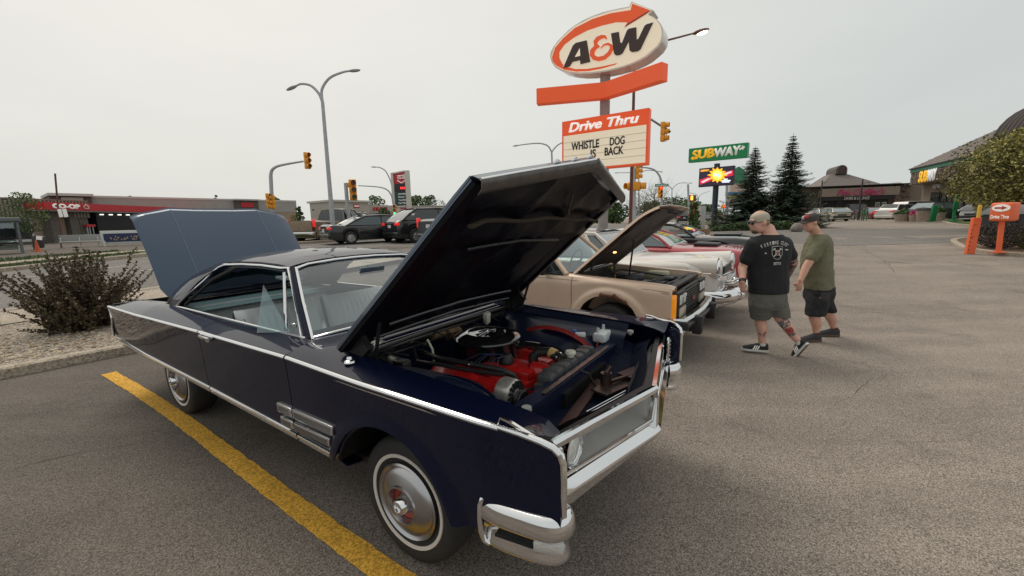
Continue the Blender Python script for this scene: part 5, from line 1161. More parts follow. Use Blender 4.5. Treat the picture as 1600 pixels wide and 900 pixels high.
for w_, x0, y0, x1, y1 in (('WHISTLE', 893, 229, 936, 224), ('DOG', 953, 221, 976, 219), ('IS', 923, 240.5, 931, 239), ('BACK', 945, 237, 974, 234)):
    textpx('board_letters', w_, x0, y0, x1, y1, 12.6, BLACK, .02, sg, bold=.03)
# V beam
def beam(pts, h, dep, name):
    b = MB(); rows = []
    for i, p in enumerate(pts):
        d = (pts[min(i + 1, len(pts) - 1)] - pts[max(i - 1, 0)]); d.z = 0; d.normalize(); nn = V((-d.y, d.x, 0))
        rows.append([rel(p), rel(p - Z3 * h), rel(p - Z3 * h + nn * dep), rel(p + nn * dep)])
    b.grid(rows, True); b.add(rows[0], [(0, 1, 2, 3)]); b.add(rows[-1], [(3, 2, 1, 0)]); o = b.build(name, ORANGE, sg, smooth=0); bevel(o, .01); return o
c0 = at(944, 128, base.y - .38); zc = c0.z
c1 = CO + ray(838, 138) * ((zc - CAM_H) / ray(838, 138).z); c2 = CO + ray(1034, 96) * ((zc - CAM_H) / ray(1034, 96).z)
beam([c1, c0, c2], .52, .34, 'chevron_beam')
# oval with arrow
z8 = lambda a, c: (850 + a / 5.295, c / 5.295)
P8 = lambda L_, h=0: [rel(sp(*z8(*q), h)) for q in L_]
oval = [(50, 470), (55, 430), (80, 385), (112, 342), (150, 300), (198, 254), (250, 212), (322, 168), (400, 132), (475, 105), (550, 85), (620, 70), (705, 54)]
oval2 = [(865, 122), (905, 138), (940, 165), (968, 200), (985, 240), (988, 290), (980, 335), (950, 385), (900, 430), (855, 468), (800, 500), (735, 530), (670, 553), (600, 573), (525, 590), (450, 602), (375, 610), (300, 612), (225, 605), (150, 590), (95, 560), (65, 520)]
arrow = [(725, 12), (905, 85)]
out = oval + arrow + oval2
b = MB(); b.prism(list(reversed(P8(out))), -sn * .62); b.build('oval_cabinet', mat('cabinet_white', (.70, .64, .58), .25, coat=.6, var=.06, vs=3), sg, smooth=30)
def shrink(L_, k, cx=520, cy=350): return [((x - cx) * k + cx, (y - cy) * k + cy) for x, y in L_]
def flat(name, L_, m, h0, h1, par=sg):
    pts = P8(L_, h0); bm = bmesh.new(); vs = [bm.verts.new(p) for p in pts]
    for t in tessellate_polygon([[V((x, y, 0)) for x, y in L_]]):
        bm.faces.new([vs[i] for i in t])
    r_ = bmesh.ops.extrude_face_region(bm, geom=list(bm.faces))
    for v in r_['geom']:
        if isinstance(v, bmesh.types.BMVert): v.co += sn * (h1 - h0)
    bmesh.ops.recalc_face_normals(bm, faces=bm.faces); me = bpy.data.meshes.new(name); bm.to_mesh(me); bm.free(); me.materials.append(m)
    o = bpy.data.objects.new(name, me); C.objects.link(o); o.parent = par; return o
face = [(62, 470), (90, 385), (155, 305), (255, 218), (402, 142), (552, 95), (712, 62), (730, 22), (888, 84), (858, 122), (900, 145), (935, 172), (958, 205), (972, 245), (974, 290), (964, 335), (935, 380), (888, 422), (845, 458), (795, 488), (735, 517), (670, 541), (600, 561), (525, 578), (450, 590), (375, 598), (300, 600), (225, 594), (158, 580), (105, 552), (76, 515)]
flat('oval_face', face, CREAMF, .002, .012)
swoosh = [(66, 475), (92, 395), (160, 315), (255, 232), (400, 158), (550, 110), (716, 84), (730, 30), (884, 88), (665, 228), (690, 186), (600, 184), (480, 212), (360, 252), (250, 310), (170, 370), (128, 430), (128, 480), (150, 525), (185, 552), (260, 572), (360, 570), (480, 550), (607, 522), (590, 535), (480, 567), (370, 588), (270, 592), (170, 578), (105, 545), (74, 510)]
flat('orange_arrow', swoosh, ORANGE, .012, .02)
flat('arrow_dark_edge', [(884, 88), (838, 122), (665, 228), (682, 200), (850, 98)], mat('arrow_dark_red', (.45, .05, .02), .4), .02, .026)  # darker red wedge along the edge of the arrowhead
LW = mat('letter_white_edge', (.80, .76, .68), .4, emis=(1, .95, .85), es=.2)
Aout = [(160, 562), (228, 405), (240, 378), (265, 356), (355, 334), (384, 512), (303, 532), (299, 498), (236, 513), (214, 550)]
Wout = [(555, 278), (620, 264), (632, 352), (645, 358), (688, 252), (705, 238), (765, 226), (768, 328), (782, 322), (832, 216), (850, 202), (905, 186), (800, 408), (778, 425), (728, 432), (708, 418), (702, 345), (652, 440), (630, 455), (598, 460), (580, 445)]
for nm, L_ in (('letter', Aout), ('letter', Wout)):
    flat('letter_edge', [(x - 4, y - 9) for x, y in L_], LW, .022, .030); flat(nm, L_, BROWN, .032, .05)
flat('letter_counter', [(255, 472), (296, 398), (300, 462)], CREAMF, .05, .054)
# ampersand as a swept ribbon
def ribbon(name, L_, ws, m, h0, h1):
    b = MB(); rows = []; n = len(L_)
    for i, q in enumerate(L_):
        a, c = L_[max(i - 1, 0)], L_[min(i + 1, n - 1)]; dx, dy = c[0] - a[0], c[1] - a[1]; ll = math.hypot(dx, dy); ox, oy = -dy / ll * ws[i], dx / ll * ws[i]
        p, q2 = sp(*z8(q[0] + ox, q[1] + oy), h1), sp(*z8(q[0] - ox, q[1] - oy), h1)
        rows.append([rel(p), rel(q2), rel(q2 - sn * (h1 - h0)), rel(p - sn * (h1 - h0))])
    b.grid(rows, True); b.add(rows[0], [(0, 1, 2, 3)]); b.add(rows[-1], [(3, 2, 1, 0)]); return b.build(name, m, sg, smooth=0)
amp = [(518, 322), (505, 302), (480, 302), (445, 318), (425, 345), (428, 370), (450, 382), (425, 390), (400, 420), (398, 455), (415, 478), (450, 488), (500, 475), (540, 440), (558, 405), (555, 378), (530, 362), (495, 370), (468, 400)]
ribbon('ampersand_edge', [(x - 4, y - 6) for x, y in amp], [8, 14, 17, 19, 19, 18, 16, 18, 22, 22, 21, 20, 19, 18, 17, 15, 12, 8, 3], LW, .021, .028)
ribbon('ampersand', amp, [6, 12, 15, 17, 17, 16, 14, 16, 20, 20, 19, 18, 17, 16, 15, 13, 10, 6, 2], ORANGE, .030, .045)

# ---- generic poles
def pt(px, py, Y): return at(px, py, Y)
def pole_at(px, py, Y): p = at(px, py, Y); return V((p.x, p.y, T(p.x, p.y)))
def street_light(name, basep, arms, rp, label, m=GALV, group=None, lit=False, rbase=None):
    """arms: list of world-space point lists starting on the pole top"""
    root = empty(name, basep, 0, label=label, cat='street light', group=group)
    topz = arms[0][0]
    b = MB(); b.tube([V((0, 0, 0)), V((0, 0, .5)), topz - basep], [rbase or rp * 1.3, rp * 1.2, rp * .8], 12); b.build('pole', m, root)
    for a in arms:
        pts = [V(p) - basep for p in a]; sm = []
        for i in range(len(pts) - 1):                       # smooth
            p0, p1, p2, p3 = pts[max(i - 1, 0)], pts[i], pts[i + 1], pts[min(i + 2, len(pts) - 1)]
            for k in range(5):
                t = k / 5; sm.append(.5 * ((2 * p1) + (p2 - p0) * t + (2 * p0 - 5 * p1 + 4 * p2 - p3) * t * t + (3 * p1 - p0 - 3 * p2 + p3) * t ** 3))
        sm.append(pts[-1])
        b = MB(); b.tube(sm, [rp * .75 - rp * .3 * i / len(sm) for i in range(len(sm))], 8); b.build('arm', m, root)
        e = sm[-1]; d = (sm[-1] - sm[-3]).normalized(); L_ = rp * (8.5 if lit else 5)
        b = MB(); M_ = d.to_track_quat('X', 'Z').to_matrix(); b.ell(e + d * L_ * .5, (L_ * .62, L_ * .28, L_ * .14), 12, 8, M_); h = b.build('lamp_head', m, root)
        if lit:
            b = MB(); b.ell(e + d * L_ * .62 - V((0, 0, L_ * .10)), (L_ * .40, L_ * .22, L_ * .14), 12, 8, M_); b.build('glowing_lens', mat('lamp_glow', (1, .95, .85), .3, emis=(1, .95, .86), es=6), h)
    return root
def arc(px_list, Y): return [at(x, y, Y) for x, y in px_list]
# lit lamp behind the big sign on a brown pole
Yb = 17.5; pb_ = pole_at(985, 347, Yb); topb = at(1000, 72, Yb); topb.x, topb.y = pb_.x, pb_.y
topb = on_plane(1000, 74, pb_, V((0, 1, 0))); topb = V((pb_.x, pb_.y, topb.z))
ea = at(1042, 63, Yb); eb = at(1083, 52, Yb)
street_light('street_light', pb_, [[topb, at(1042, 63, Yb), at(1084, 52, Yb)]], .065, 'lit cobra-head lamp on brown pole behind the oval sign', BROWNP, lit=True)
# tall double arm
def sl_px(bx, by, Y, tp, arms, rp, label, **kw):
    bp_ = pole_at(bx, by, Y); tz_ = at(*tp, Y).z; t_ = V((at(*tp, Y).x, Y, tz_))
    return street_light('street_light', bp_, [[t_] + [at(x, y, Y) for x, y in a] for a in arms], rp, label, **kw)
sl_px(520, 352, 24, (504, 160), [[(503, 140), (515, 122), (535, 113), (546, 111)], [(498, 146), (486, 134), (472, 131), (463, 134)]], .11, 'tall double-armed street light standing behind the black sedan')
sl_px(620, 352, 48, (613, 300), [[(611, 285), (603, 268), (594, 262), (588, 261)]], .11, 'thin curved single-arm street light left of the CO-OP pylon')
sl_px(866, 352, 40, (862, 238), [[(856, 228), (843, 224), (825, 225), (810, 227)], [(866, 232), (874, 225), (886, 221), (900, 220)]], .10, 'double-armed street light partly hidden behind the letter board')
sl_px(998, 350, 80, (998, 279), [[(1002, 270), (1012, 266), (1030, 268)], [(994, 274), (985, 270), (966, 270)]], .13, 'small double-armed street light beyond the brown pole')
sl_px(1049, 350, 80, (1050, 296), [[(1055, 290), (1063, 286), (1077, 286)], [(1046, 291), (1040, 288)]], .11, 'distant double-armed street light beside the street name sign')
sl_px(1090, 350, 130, (1091, 310), [[(1095, 304), (1105, 300)], [(1088, 304), (1082, 302)]], .14, 'farthest small street light left of the sandwich shop sign', )
# ---- traffic signals
def signal_head(root, p, yaw, n=3, s=1.0, lit=None, name='signal_head', dark=False):
    """faces local -y after yaw"""
    M_ = Matrix.Rotation(yaw, 3, 'Z'); h = .34 * s
    b = MB()
    for k in range(n):
        c = V((0, 0, (n - 1) / 2 * h - k * h)); b.rbox(p + M_ @ c, (.33 * s, .22 * s, h * .97), .03 * s, rz=yaw)
    o = b.build(name, SIGY, root)
    cols = [(.9, .05, .03), (.9, .45, .02), (.05, .7, .3)]
    for k in range(n):
        c = V((0, -.12 * s, (n - 1) / 2 * h - k * h)); on = lit == k
        b = MB(); fwd = M_ @ V((0, -1, 0)); cc = p + M_ @ c; rows = []
        r0 = .13 * s; vis = []
        for a in [R(-60 + 300 * i / 12) for i in range(13)]:
            q = M_ @ V((math.cos(a) * r0, 0, math.sin(a) * r0)); vis.append([cc + q, cc + q + fwd * .2 * s])
        b.sheet(vis, .008); b.build('visor', SIGY, o)
        b = MB(); b.tube([cc, cc + fwd * .03 * s], r0 * .9, 14); b.build('signal_lens', mat('lens_on_%d' % k if on else 'lens_off_%d' % k, tuple(q * (1 if on else .12) for q in cols[k]), .3, emis=cols[k] if on else None, es=2.5 if on else 0), o)
    return o
def tsignal(name, basep, polepts, heads, rp, label, ped=None, extra=None, m=GALV):
    root = empty(name, basep, 0, label=label, cat='traffic light')
    b = MB(); b.tube([V((0, 0, 0)), V(polepts[0]) - basep], [rp * 1.15, rp], 12); b.build('pole', m, root)
    if len(polepts) > 1:
        pts = [V(p) - basep for p in polepts]; sm = []
        for i in range(len(pts) - 1):
            p0, p1, p2, p3 = pts[max(i - 1, 0)], pts[i], pts[i + 1], pts[min(i + 2, len(pts) - 1)]
            for k in range(5):
                t = k / 5; sm.append(.5 * ((2 * p1) + (p2 - p0) * t + (2 * p0 - 5 * p1 + 4 * p2 - p3) * t * t + (3 * p1 - p0 - 3 * p2 + p3) * t ** 3))
        sm.append(pts[-1]); b = MB(); b.tube(sm, [rp * (.95 - .45 * i / len(sm)) for i in range(len(sm))], 10); b.build('mast_arm', m, root)
    for h in heads: signal_head(root, h[0] - basep, *h[1:])
    return root
Y1 = 27
s1 = tsignal('traffic_signal', pole_at(425, 352, Y1), arc([(423, 275), (425, 266), (433, 260), (450, 256), (474, 252)], Y1), [(at(480, 251, Y1), .9, 3, 1.0), (at(420.5, 314, Y1), .9, 3, .95), (at(427, 316, Y1), -.6, 3, .85)], .11, 'curved-mast traffic light with hanging yellow head behind the open trunk')
Y2 = 26
s2 = tsignal('traffic_signal', pole_at(546, 356, Y2), [at(540, 286, Y2)], [(at(551.5, 297, Y2), .5, 3, 1.25), (at(546, 289, Y2 + .3), 2.6, 1, .9)], .11, 'straight grey signal pole with big yellow head behind the dark sedan')
Y3 = 40
s3 = tsignal('traffic_signal', pole_at(620, 352, Y3), arc([(613.5, 312), (611, 304), (604, 296), (590, 292), (560, 290)], Y3), [(at(617, 328, Y3), .1, 3, 1.0, 2), (at(615, 341, Y3), .1, 1, 1.0), (at(610, 341, Y3), .1, 1, 1.0)], .09, 'green-lit traffic light with curved arm beside the CO-OP pylon')
Y4 = 26
s4 = tsignal('traffic_signal', pole_at(990, 350, Y4), [at(989, 262, Y4)], [(at(996, 267, Y4), 1.4, 3, .95), (at(987, 291, Y4), -1.2, 1, 1.5), (at(996, 291, Y4), 1.2, 1, 1.6)], .16, 'grey signal pole with orange pedestrian boxes right of the brown pole')
Y5 = 17.2
e5 = at(1018, 187, Y5); q5 = at(1046, 206, Y5); b5 = at(990, 170, Y5)
root5 = s4
b = MB(); bb = pole_at(990, 350, Y4)
b.tube([at(989, 262, Y4) - bb, at(989, 200, Y4) - bb], .10, 8)
b.tube([at(989, 200, Y4) - bb, at(1000, 181, 24) - bb, at(1018, 187, 23) - bb, at(1047, 206, 22) - bb], .055, 8); b.build('mast_arm', mat('dark_arm', (.09, .08, .08), .5, .3), s4)
signal_head(s4, at(1036, 206, 22.2) - bb, 1.0, 3, .95); b = MB(); b.tube([at(1042, 190, 22.2) - bb, at(1041, 221, 22.2) - bb], .02, 6); b.build('signal_bracket', GALV, s4)
Y6 = 42
s6 = tsignal('traffic_signal', pole_at(1034, 352, Y6), arc([(1034, 288), (1031, 276), (1023, 266), (1010, 262), (995, 262)], Y6), [(at(1031, 300, Y6), .15, 3, 1.15, 0)], .12, 'red-lit traffic light on curved mast under the green street name sign')
b = MB(); b.box(at(1034, 289.5, Y6 - .2) - pole_at(1034, 352, Y6), (1.35, .03, .26)); nb = b.build('street_name_sign', mat('street_sign_green', (.01, .22, .20), .4), s6, smooth=0)
b = MB(); o_ = at(1034, 289.5, Y6 - .23) - pole_at(1034, 352, Y6)
for k in range(9): b.box(o_ + V((-.5 + k * .125, -.02, 0)), (.07 if k % 3 else .05, .01, .10 if k % 2 else .13))
b.build('street_name_strokes', WHITEF, s6, smooth=0, kind='stuff')
Y7 = 30
s7 = tsignal('traffic_signal', pole_at(1078, 352, Y7), [at(1075, 288, Y7)], [], .07, 'slim grey pole with glowing orange walk signal')
b = MB(); b.rbox(at(1082, 309.5, Y7) - pole_at(1078, 352, Y7), (.46, .2, .42), .03); w7 = b.build('walk_box', mat('walk_box_brown', (.20, .07, .02), .5), s7)
b = MB(); b.box(at(1081, 309.5, Y7 - .12) - pole_at(1078, 352, Y7), (.16, .02, .28)); b.box(at(1081, 307, Y7 - .12) - pole_at(1078, 352, Y7), (.09, .02, .1)); b.build('walk_symbol', mat('walk_glow', (1, .5, .1), .4, emis=(1, .35, .05), es=3), w7, smooth=0)
s8 = tsignal('traffic_signal', pole_at(1131, 350, 75), [at(1130, 318, 75)], [(at(1130, 322.5, 75), 0, 1, 1.9, 0)], .10, 'tiny far traffic light with red light right of the sandwich sign pole')
# ---- Subway pylon
Yw = 33
a_, c_ = at(1076, 243, Yw + 1.6), at(1168, 235, Yw - 1.3); fu = (V((c_.x, c_.y, 0)) - V((a_.x, a_.y, 0))).normalized(); fnn = V((fu.y, -fu.x, 0))
bw_ = pole_at(1115, 352, Yw + .3); sw = empty('sandwich_shop_sign', bw_, 0, label='green SUBWAY pole sign with glowing video screen beneath it', cat='sign')
GREENS = mat('sign_green', (.0, .21, .065), .4, emis=(0, .5, .15), es=.05)
def wp(px, py, h=0): return on_plane(px, py, a_ + fnn * h, fnn) - bw_
def boxplane(name, px, m, dep, par=sw, h=0):
    pts = [wp(x, y, h) for x, y in px]
    for i, j in ((0, 3), (1, 2)):                          # keep verticals vertical
        ax_ = (pts[i].x + pts[j].x) / 2; ay_ = (pts[i].y + pts[j].y) / 2; pts[i].x = pts[j].x = ax_; pts[i].y = pts[j].y = ay_
    b = MB(); b.prism(pts, -fnn * dep); return b.build(name, m, par, smooth=0)
b = MB(); b.tube([V((0, 0, 0)), V((0, 0, at(1119, 255, Yw).z - bw_.z))], .21, 16); b.cyl((0, 0, 0), (0, 0, .25), .30); b.build('sign_pole', mat('dark_blue_pole', (.035, .04, .06), .5), sw)
boxplane('name_cabinet', [(1076, 232.5), (1168, 222.5), (1168, 245.5), (1076, 254)], GREENS, .5)
YEL = mat('logo_yellow', (.95, .50, .02), .4, emis=(1, .55, .02), es=.25)
def wtext(nm, s, x0, y0, x1, y1, hpx, m, h=.01, bold=.05, par=sw, **kw):
    a, c = wp(x0, y0, h), wp(x1, y1, h); hh = (wp((x0 + x1) / 2, (y0 + y1) / 2 - hpx / 2, h) - wp((x0 + x1) / 2, (y0 + y1) / 2 + hpx / 2, h)).length
    return text(nm, s, m, par, (a + c) / 2, V((c.x - a.x, c.y - a.y, 0)), Z3, (V((a.x - c.x, a.y - c.y, 0))).length, hh, .03, bold, **kw)
wtext('logo_letters', 'SUB', 1082, 242.0, 1116, 238.8, 13.5, YEL, bold=.06, shear=.1)
wtext('logo_letters', 'WAY', 1117, 238.4, 1157, 234.5, 13.5, WHITEF, bold=.06, shear=.1)
def wpoly(nm, L_, m, h0, h1, par=sw): 
    b = MB(); b.prism([wp(x, y, h0) for x, y in L_], fnn * (h1 - h0)); return b.build(nm, m, par, smooth=0)
wpoly('logo_arrow', [(1155, 232), (1160, 229.5), (1159, 227), (1164.5, 229), (1160.5, 235), (1160, 232.5), (1156, 235)], WHITEF, .01, .04)
wpoly('logo_arrow', [(1079, 248), (1083, 244.5), (1083, 246), (1090, 245.5), (1090, 248.5), (1083, 249), (1083, 250.5)], YEL, .01, .04)
sc_ = boxplane('video_screen', [(1092, 263.5), (1147, 258.5), (1146, 288.5), (1092, 292.5)], BLACK, .35, h=.25)
SCR = mat('screen_black', (.01, .01, .012), .3, emis=(.02, .01, .03), es=1); wpoly('screen_face', [(1093, 264.5), (1146, 259.7), (1145.3, 287.5), (1093, 291.3)], SCR, .251, .262)
SR = lambda n_, c, e: mat('screen_' + n_, c, .4, emis=c, es=e)
wpoly('screen_stripe', [(1093, 281), (1118, 272), (1145.8, 266), (1145.8, 274), (1120, 280), (1093, 289)], SR('red', (.55, .02, .05), .8), .262, .266)
wpoly('screen_highlight', [(1095, 284), (1107, 278), (1110, 280), (1098, 286)], SR('pink', (.9, .55, .55), .8), .266, .270)
wpoly('screen_highlight', [(1130, 271), (1143, 267), (1143, 270), (1132, 274)], SR('pink', (.9, .5, .5), .8), .266, .270)
cx_, cy_ = 1121, 273.5
wpoly('screen_sun', [(cx_ + (9.5 if k % 2 else 15) * math.cos(k * PI / 12) * (1 if k % 4 else 1.1), cy_ - (9 if k % 2 else 12.5) * math.sin(k * PI / 12)) for k in range(24)], SR('yellow', (1, .50, .02), 1), .266, .272)
wpoly('screen_sun_core', [(cx_ + 7.5 * math.cos(k * PI / 8), cy_ - 7 * math.sin(k * PI / 8)) for k in range(16)], SR('bright_yellow', (1, .8, .15), 1.1), .272, .276)
for cx2, r2 in ((1118, 2.4), (1123, 2.8)): wpoly('screen_blob', [(cx2 + r2 * math.cos(k * PI / 6), 273 + (cx2 - 1118) * .2 - r2 * .8 * math.sin(k * PI / 6)) for k in range(12)], SR('aqua', (.45, .85, .80), 1), .276, .280)
wtext('screen_text', 'SUBWAY', 1095, 267, 1108, 266, 3, SR('orange', (1, .45, .05), 1), .263, .04)
for k, (x0, x1) in enumerate(((1131, 1137), (1127, 1141.5), (1128, 1140))): wpoly('screen_caption', [(x0, 279.3 + k * 2.2), (x1, 278.9 + k * 2.2), (x1, 280.6 + k * 2.2), (x0, 281.0 + k * 2.2)], SR('white', (.75, .85, .98), 1), .266, .270)
# other sign behind the spruce
Yh = 60
bh = pole_at(1136, 345, Yh); hs = empty('hotel_sign', bh, 0, label='arched green and white pylon sign half hidden behind the left spruce', cat='sign')
def hp_(px, py): return at(px, py, Yh) - bh
b = MB(); b.tube([V((0, 0, 0)), hp_(1136, 275)], .2, 10); b.tube([hp_(1168, 345), hp_(1168, 262)], .2, 10); b.build('sign_post', GALV, hs)
b = MB(); b.prism([hp_(*q) for q in [(1146, 288), (1147, 271), (1149, 264), (1155, 260), (1161, 264), (1170, 272), (1178, 275), (1178, 288)]], V((0, .6, 0))); b.build('arched_head', mat('arched_green', (.05, .22, .12), .5, var=.1, vs=2), hs, smooth=0)
for nm, q, c in (('sign_panel', [(1142, 287), (1178, 287), (1178, 300), (1142, 300)], (.60, .45, .38)), ('sign_panel', [(1136, 300), (1168, 300), (1168, 306), (1136, 306)], (.05, .22, .42)), ('sign_panel', [(1137, 306), (1172, 306), (1172, 310), (1137, 310)], (.75, .60, .05)), ('sign_panel', [(1137, 310), (1170, 310), (1170, 320), (1137, 320)], (.70, .70, .68))):
    b = MB(); b.prism([hp_(*p) for p in q], V((0, .5, 0))); b.build(nm, mat('panel_%d' % int(c[0] * 100), c, .5), hs, smooth=0)
b = MB(); b.box(hp_(1146, 314) - V((0, .1, 0)), (.6, .1, .5)); b.build('red_logo', mat('panel_red', (.5, .04, .03), .5), hs, smooth=0)
# ---- CO-OP pylon
Yc = 42; bcp = pole_at(633, 350, Yc); cp = empty('coop_sign', bcp, 0, label='white CO-OP petrol pylon with red logo and price panels', cat='sign')
pa, pb2 = at(616, 300, Yc + .05), at(636, 300, Yc - .35); cu_ = (V((pb2.x, pb2.y, 0)) - V((pa.x, pa.y, 0))).normalized(); cn = V((cu_.y, -cu_.x, 0))
def cpt(px, py, h=0): return on_plane(px, py, pa + cn * h, cn) - bcp
PYW = mat('pylon_white', (.62, .58, .53), .5, var=.05, vs=2)
def cbox(nm, L_, m, h0, h1, par=cp):
    pts = [cpt(x, y, h0) for x, y in L_]
    if len(pts) == 4:
        for i, j in ((0, 3), (1, 2)):
            ax_ = (pts[i].x + pts[j].x) / 2; ay_ = (pts[i].y + pts[j].y) / 2; pts[i].x = pts[j].x = ax_; pts[i].y = pts[j].y = ay_
    b = MB(); b.prism(pts, cn * (h1 - h0)); return b.build(nm, m, par, smooth=0)
cbox('side_pier', [(615.5, 271), (619, 270), (621.5, 342), (618, 342)], PYW, -.5, 0); cbox('side_pier', [(635.5, 267), (641, 266.5), (643.5, 342), (638, 342)], PYW, -.3, .03)
cbox('top_cap', [(616, 271), (636, 267), (636, 269), (616, 273)], PYW, -.5, .02); cbox('base_bar', [(620, 322.5), (638, 321), (638, 323), (620, 324.5)], PYW, -.5, .02); cbox('lower_panel', [(621, 325), (628, 324.5), (629, 342), (622, 342)], PYW, -.4, -.1)
REDC = mat('coop_red', (.42, .012, .02), .45, emis=(.6, .02, .03), es=.06)
cbox('logo_panel', [(618.5, 272), (634.5, 269.5), (635.5, 287), (620, 288)], REDC, -.45, -.05); cbox('price_panel', [(620, 288.5), (635.5, 287.2), (636.2, 300), (621, 301)], mat('price_black', (.02, .015, .02), .4), -.45, -.05)
cbox('service_panel', [(621, 301.5), (636.2, 300.2), (637.3, 320.6), (622.3, 321.6)], mat('service_teal', (.01, .06, .06), .4), -.45, -.05); cbox('car_wash_panel', [(629, 325), (637.5, 324.3), (638, 342), (630, 342)], REDC, -.4, -.05)
LEDR = mat('led_red', (1, .05, .05), .4, emis=(1, .04, .04), es=2)
def ctext(nm, s, x0, y0, x1, y1, hpx, m, bold=.02):
    a, c = cpt(x0, y0, -.03), cpt(x1, y1, -.03); hh = (cpt((x0 + x1) / 2, (y0 + y1) / 2 - hpx / 2) - cpt((x0 + x1) / 2, (y0 + y1) / 2 + hpx / 2)).length
    text(nm, s, m, cp, (a + c) / 2, V((c.x - a.x, c.y - a.y, 0)), Z3, (V((a.x - c.x, a.y - c.y, 0))).length, hh, .02, bold)
ctext('logo_text', 'CO-OP', 621, 278.3, 633.5, 277.2, 4, WHITEF, .04)
b = MB()
for p, q in (((620.5, 275), (633.5, 273.5)), ((620.7, 282), (627.5, 286)), ((627.5, 286), (634, 281))): b.tube([cpt(*p, -.03), cpt(*q, -.03)], .05, 4)
b.build('logo_outline', WHITEF, cp, smooth=0)
ctext('price_digits', '161', 626, 294, 632, 293.3, 3.5, LEDR, .04)
for k, s_ in enumerate(('Convenience', 'Store', 'Touchless', 'Car Wash')): ctext('service_text', s_, 622.3 + k * .2, 303.2 + k * 4.8, (635.5, 632, 636.5, 636.7)[k], 302.2 + k * 4.8, 2.6, WHITEF, .01)
ctext('service_text', 'CO-OP', 630.5, 329.5, 637, 329, 2.6, WHITEF, .02)
# ---- Drive Thru entrance sign, clearance post, bollard
pd = V((G(1559, 400).x, G(1559, 400).y, 0)); pd.z = T(pd.x, pd.y) + .10
dt = empty('drive_thru_sign', pd, 0, label='small orange Drive Thru entrance sign on a slanted orange post', cat='sign')
OR2 = mat('orange_sheet_metal', (.80, .15, .05), .5, var=.06, vs=6)
def dp(px, py, Y): return at(px, py, Y) - pd
Yd = pd.y
b = MB(); b.tube([V((0, 0, 0)), dp(1566, 342, Yd)], .085, 4, flat=.5); b.box((0, 0, .01), (.30, .22, .03)); b.build('post', OR2, dt, smooth=0)
q0, q1 = at(1550, 328, Yd - .25), at(1575, 327, Yd - .25); zt_, zb_d = at(1554, 318, Yd - .25).z, at(1552, 341, Yd - .25).z
cc = V(((q0.x + q1.x) / 2 + .14, Yd, (zt_ + zb_d) / 2)) - pd; hh_ = zt_ - zb_d; ww_ = q1.x - q0.x
th_ = -1.28; bx2 = V((math.cos(th_), math.sin(th_), 0)); bn2 = V((math.sin(th_), -math.cos(th_), 0)); c3 = at(1570, 331, Yd) - pd; hh_ = .56
b = MB(); b.rbox(c3, (.50, .42, hh_), .06, rz=th_, seg=3); b.build('sign_box', OR2, dt)
f3 = c3 + bn2 * .212
def dq(u, v, h=.004): return f3 + bx2 * u + Z3 * v + bn2 * h
b = MB(); b.prism([dq(.20 * math.cos(a), .12 + .11 * math.sin(a), 0) for a in [2 * PI * k / 24 for k in range(24)]], bn2 * .008); b.build('oval_panel', WHITEF, dt, smooth=0)
b = MB(); b.prism([dq(u, .12 + v, .009) for u, v in ((-.14, -.025), (.02, -.025), (.02, -.06), (.14, 0), (.02, .06), (.02, .025), (-.14, .025))], bn2 * .006); b.build('arrow', mat('arrow_red', (.45, .05, .03), .5), dt, smooth=0)
text('sign_text', 'Drive Thru', WHITEF, dt, dq(0, -.15, .002), bx2, Z3, .39, .11, .008, .03)
pc = G(1515, 397); cpz = empty('clearance_post', pc, 0, label='leaning flat orange height-clearance post at the island tip', cat='post')
tpz = at(1526.5, 340, pc.y) - pc
b = MB(); wv = V((.145, 0, 0)); b.prism([V((-.135, -.04, 0)), V((.135, -.04, 0)), tpz + V((.13, -.04, 0)), tpz + V((-.13, -.04, 0))], (0, .10, 0)); bevel(b.build('blade', OR2, cpz, smooth=0), .015)
b = MB()
for k in range(6): t = .12 + .11 * k; b.box(tpz * t + V((-.12, -.045, 0)), (.04, .012, .03), ry=.4)
for k in (.47, .80): b.box(tpz * k + V((-.07, -.045, 0)), (.10, .008, .012), ry=-.1)
b.build('scrape_mark', mat('scrape_dark', (.10, .03, .02), .8), cpz, smooth=0)
py_ = G(1528, 362); py_ = at(1525, 362, 16.2); py_.z = T(py_.x, py_.y)
yb = empty('bollard', py_, 0, label='round yellow bollard behind the orange clearance post', cat='bollard')
tz_ = at(1531, 320, 16.2).z - py_.z
b = MB(); b.lathe([(.001, tz_), (.04, tz_ - .01), (.055, tz_ - .04), (.06, tz_ - .10), (.06, 0)], (0, 0, 0), 'z', 16); b.build('post', mat('bollard_yellow', (.72, .42, .05), .5, var=.08, vs=5), yb)
# ---- green posts, planters, cans by the sandwich shop
Yp = 36
GRB = mat('green_wrap', (.0, .17, .05), .5)
def thing_at(name, px, py, Y, **kw):
    p = at(px, py, Y); p.z = T(p.x, p.y) + .1; return empty(name, p, 0, **kw), p
t1, p1 = thing_at('banner_post', 1490, 340, 33, label='tall green flag-shaped banner post before the sandwich shop', cat='banner')
h_ = at(1496, 304, 33).z - p1.z
b = MB(); b.rbox((0.05, 0, h_ * .70), (.38, .12, h_ * .60), .05, ry=.08); b.tube([V((0, 0, 0)), V((0, 0, h_ * .42))], .1, 8); b.lathe([(.001, .12), (.28, .08), (.30, 0)], (0, 0, 0), 'z', 16); b.build('banner', GRB, t1)
t1, p1 = thing_at('banner_post', 1458, 341, 34, label='short green board post between the stone planters', cat='banner')
h_ = at(1460, 321, 34).z - p1.z
b = MB(); b.rbox((0, 0, h_ * .5), (.42, .15, h_), .03, ry=.05); b.box((0, 0, .02), (.5, .4, .05)); b.build('board', GRB, t1)
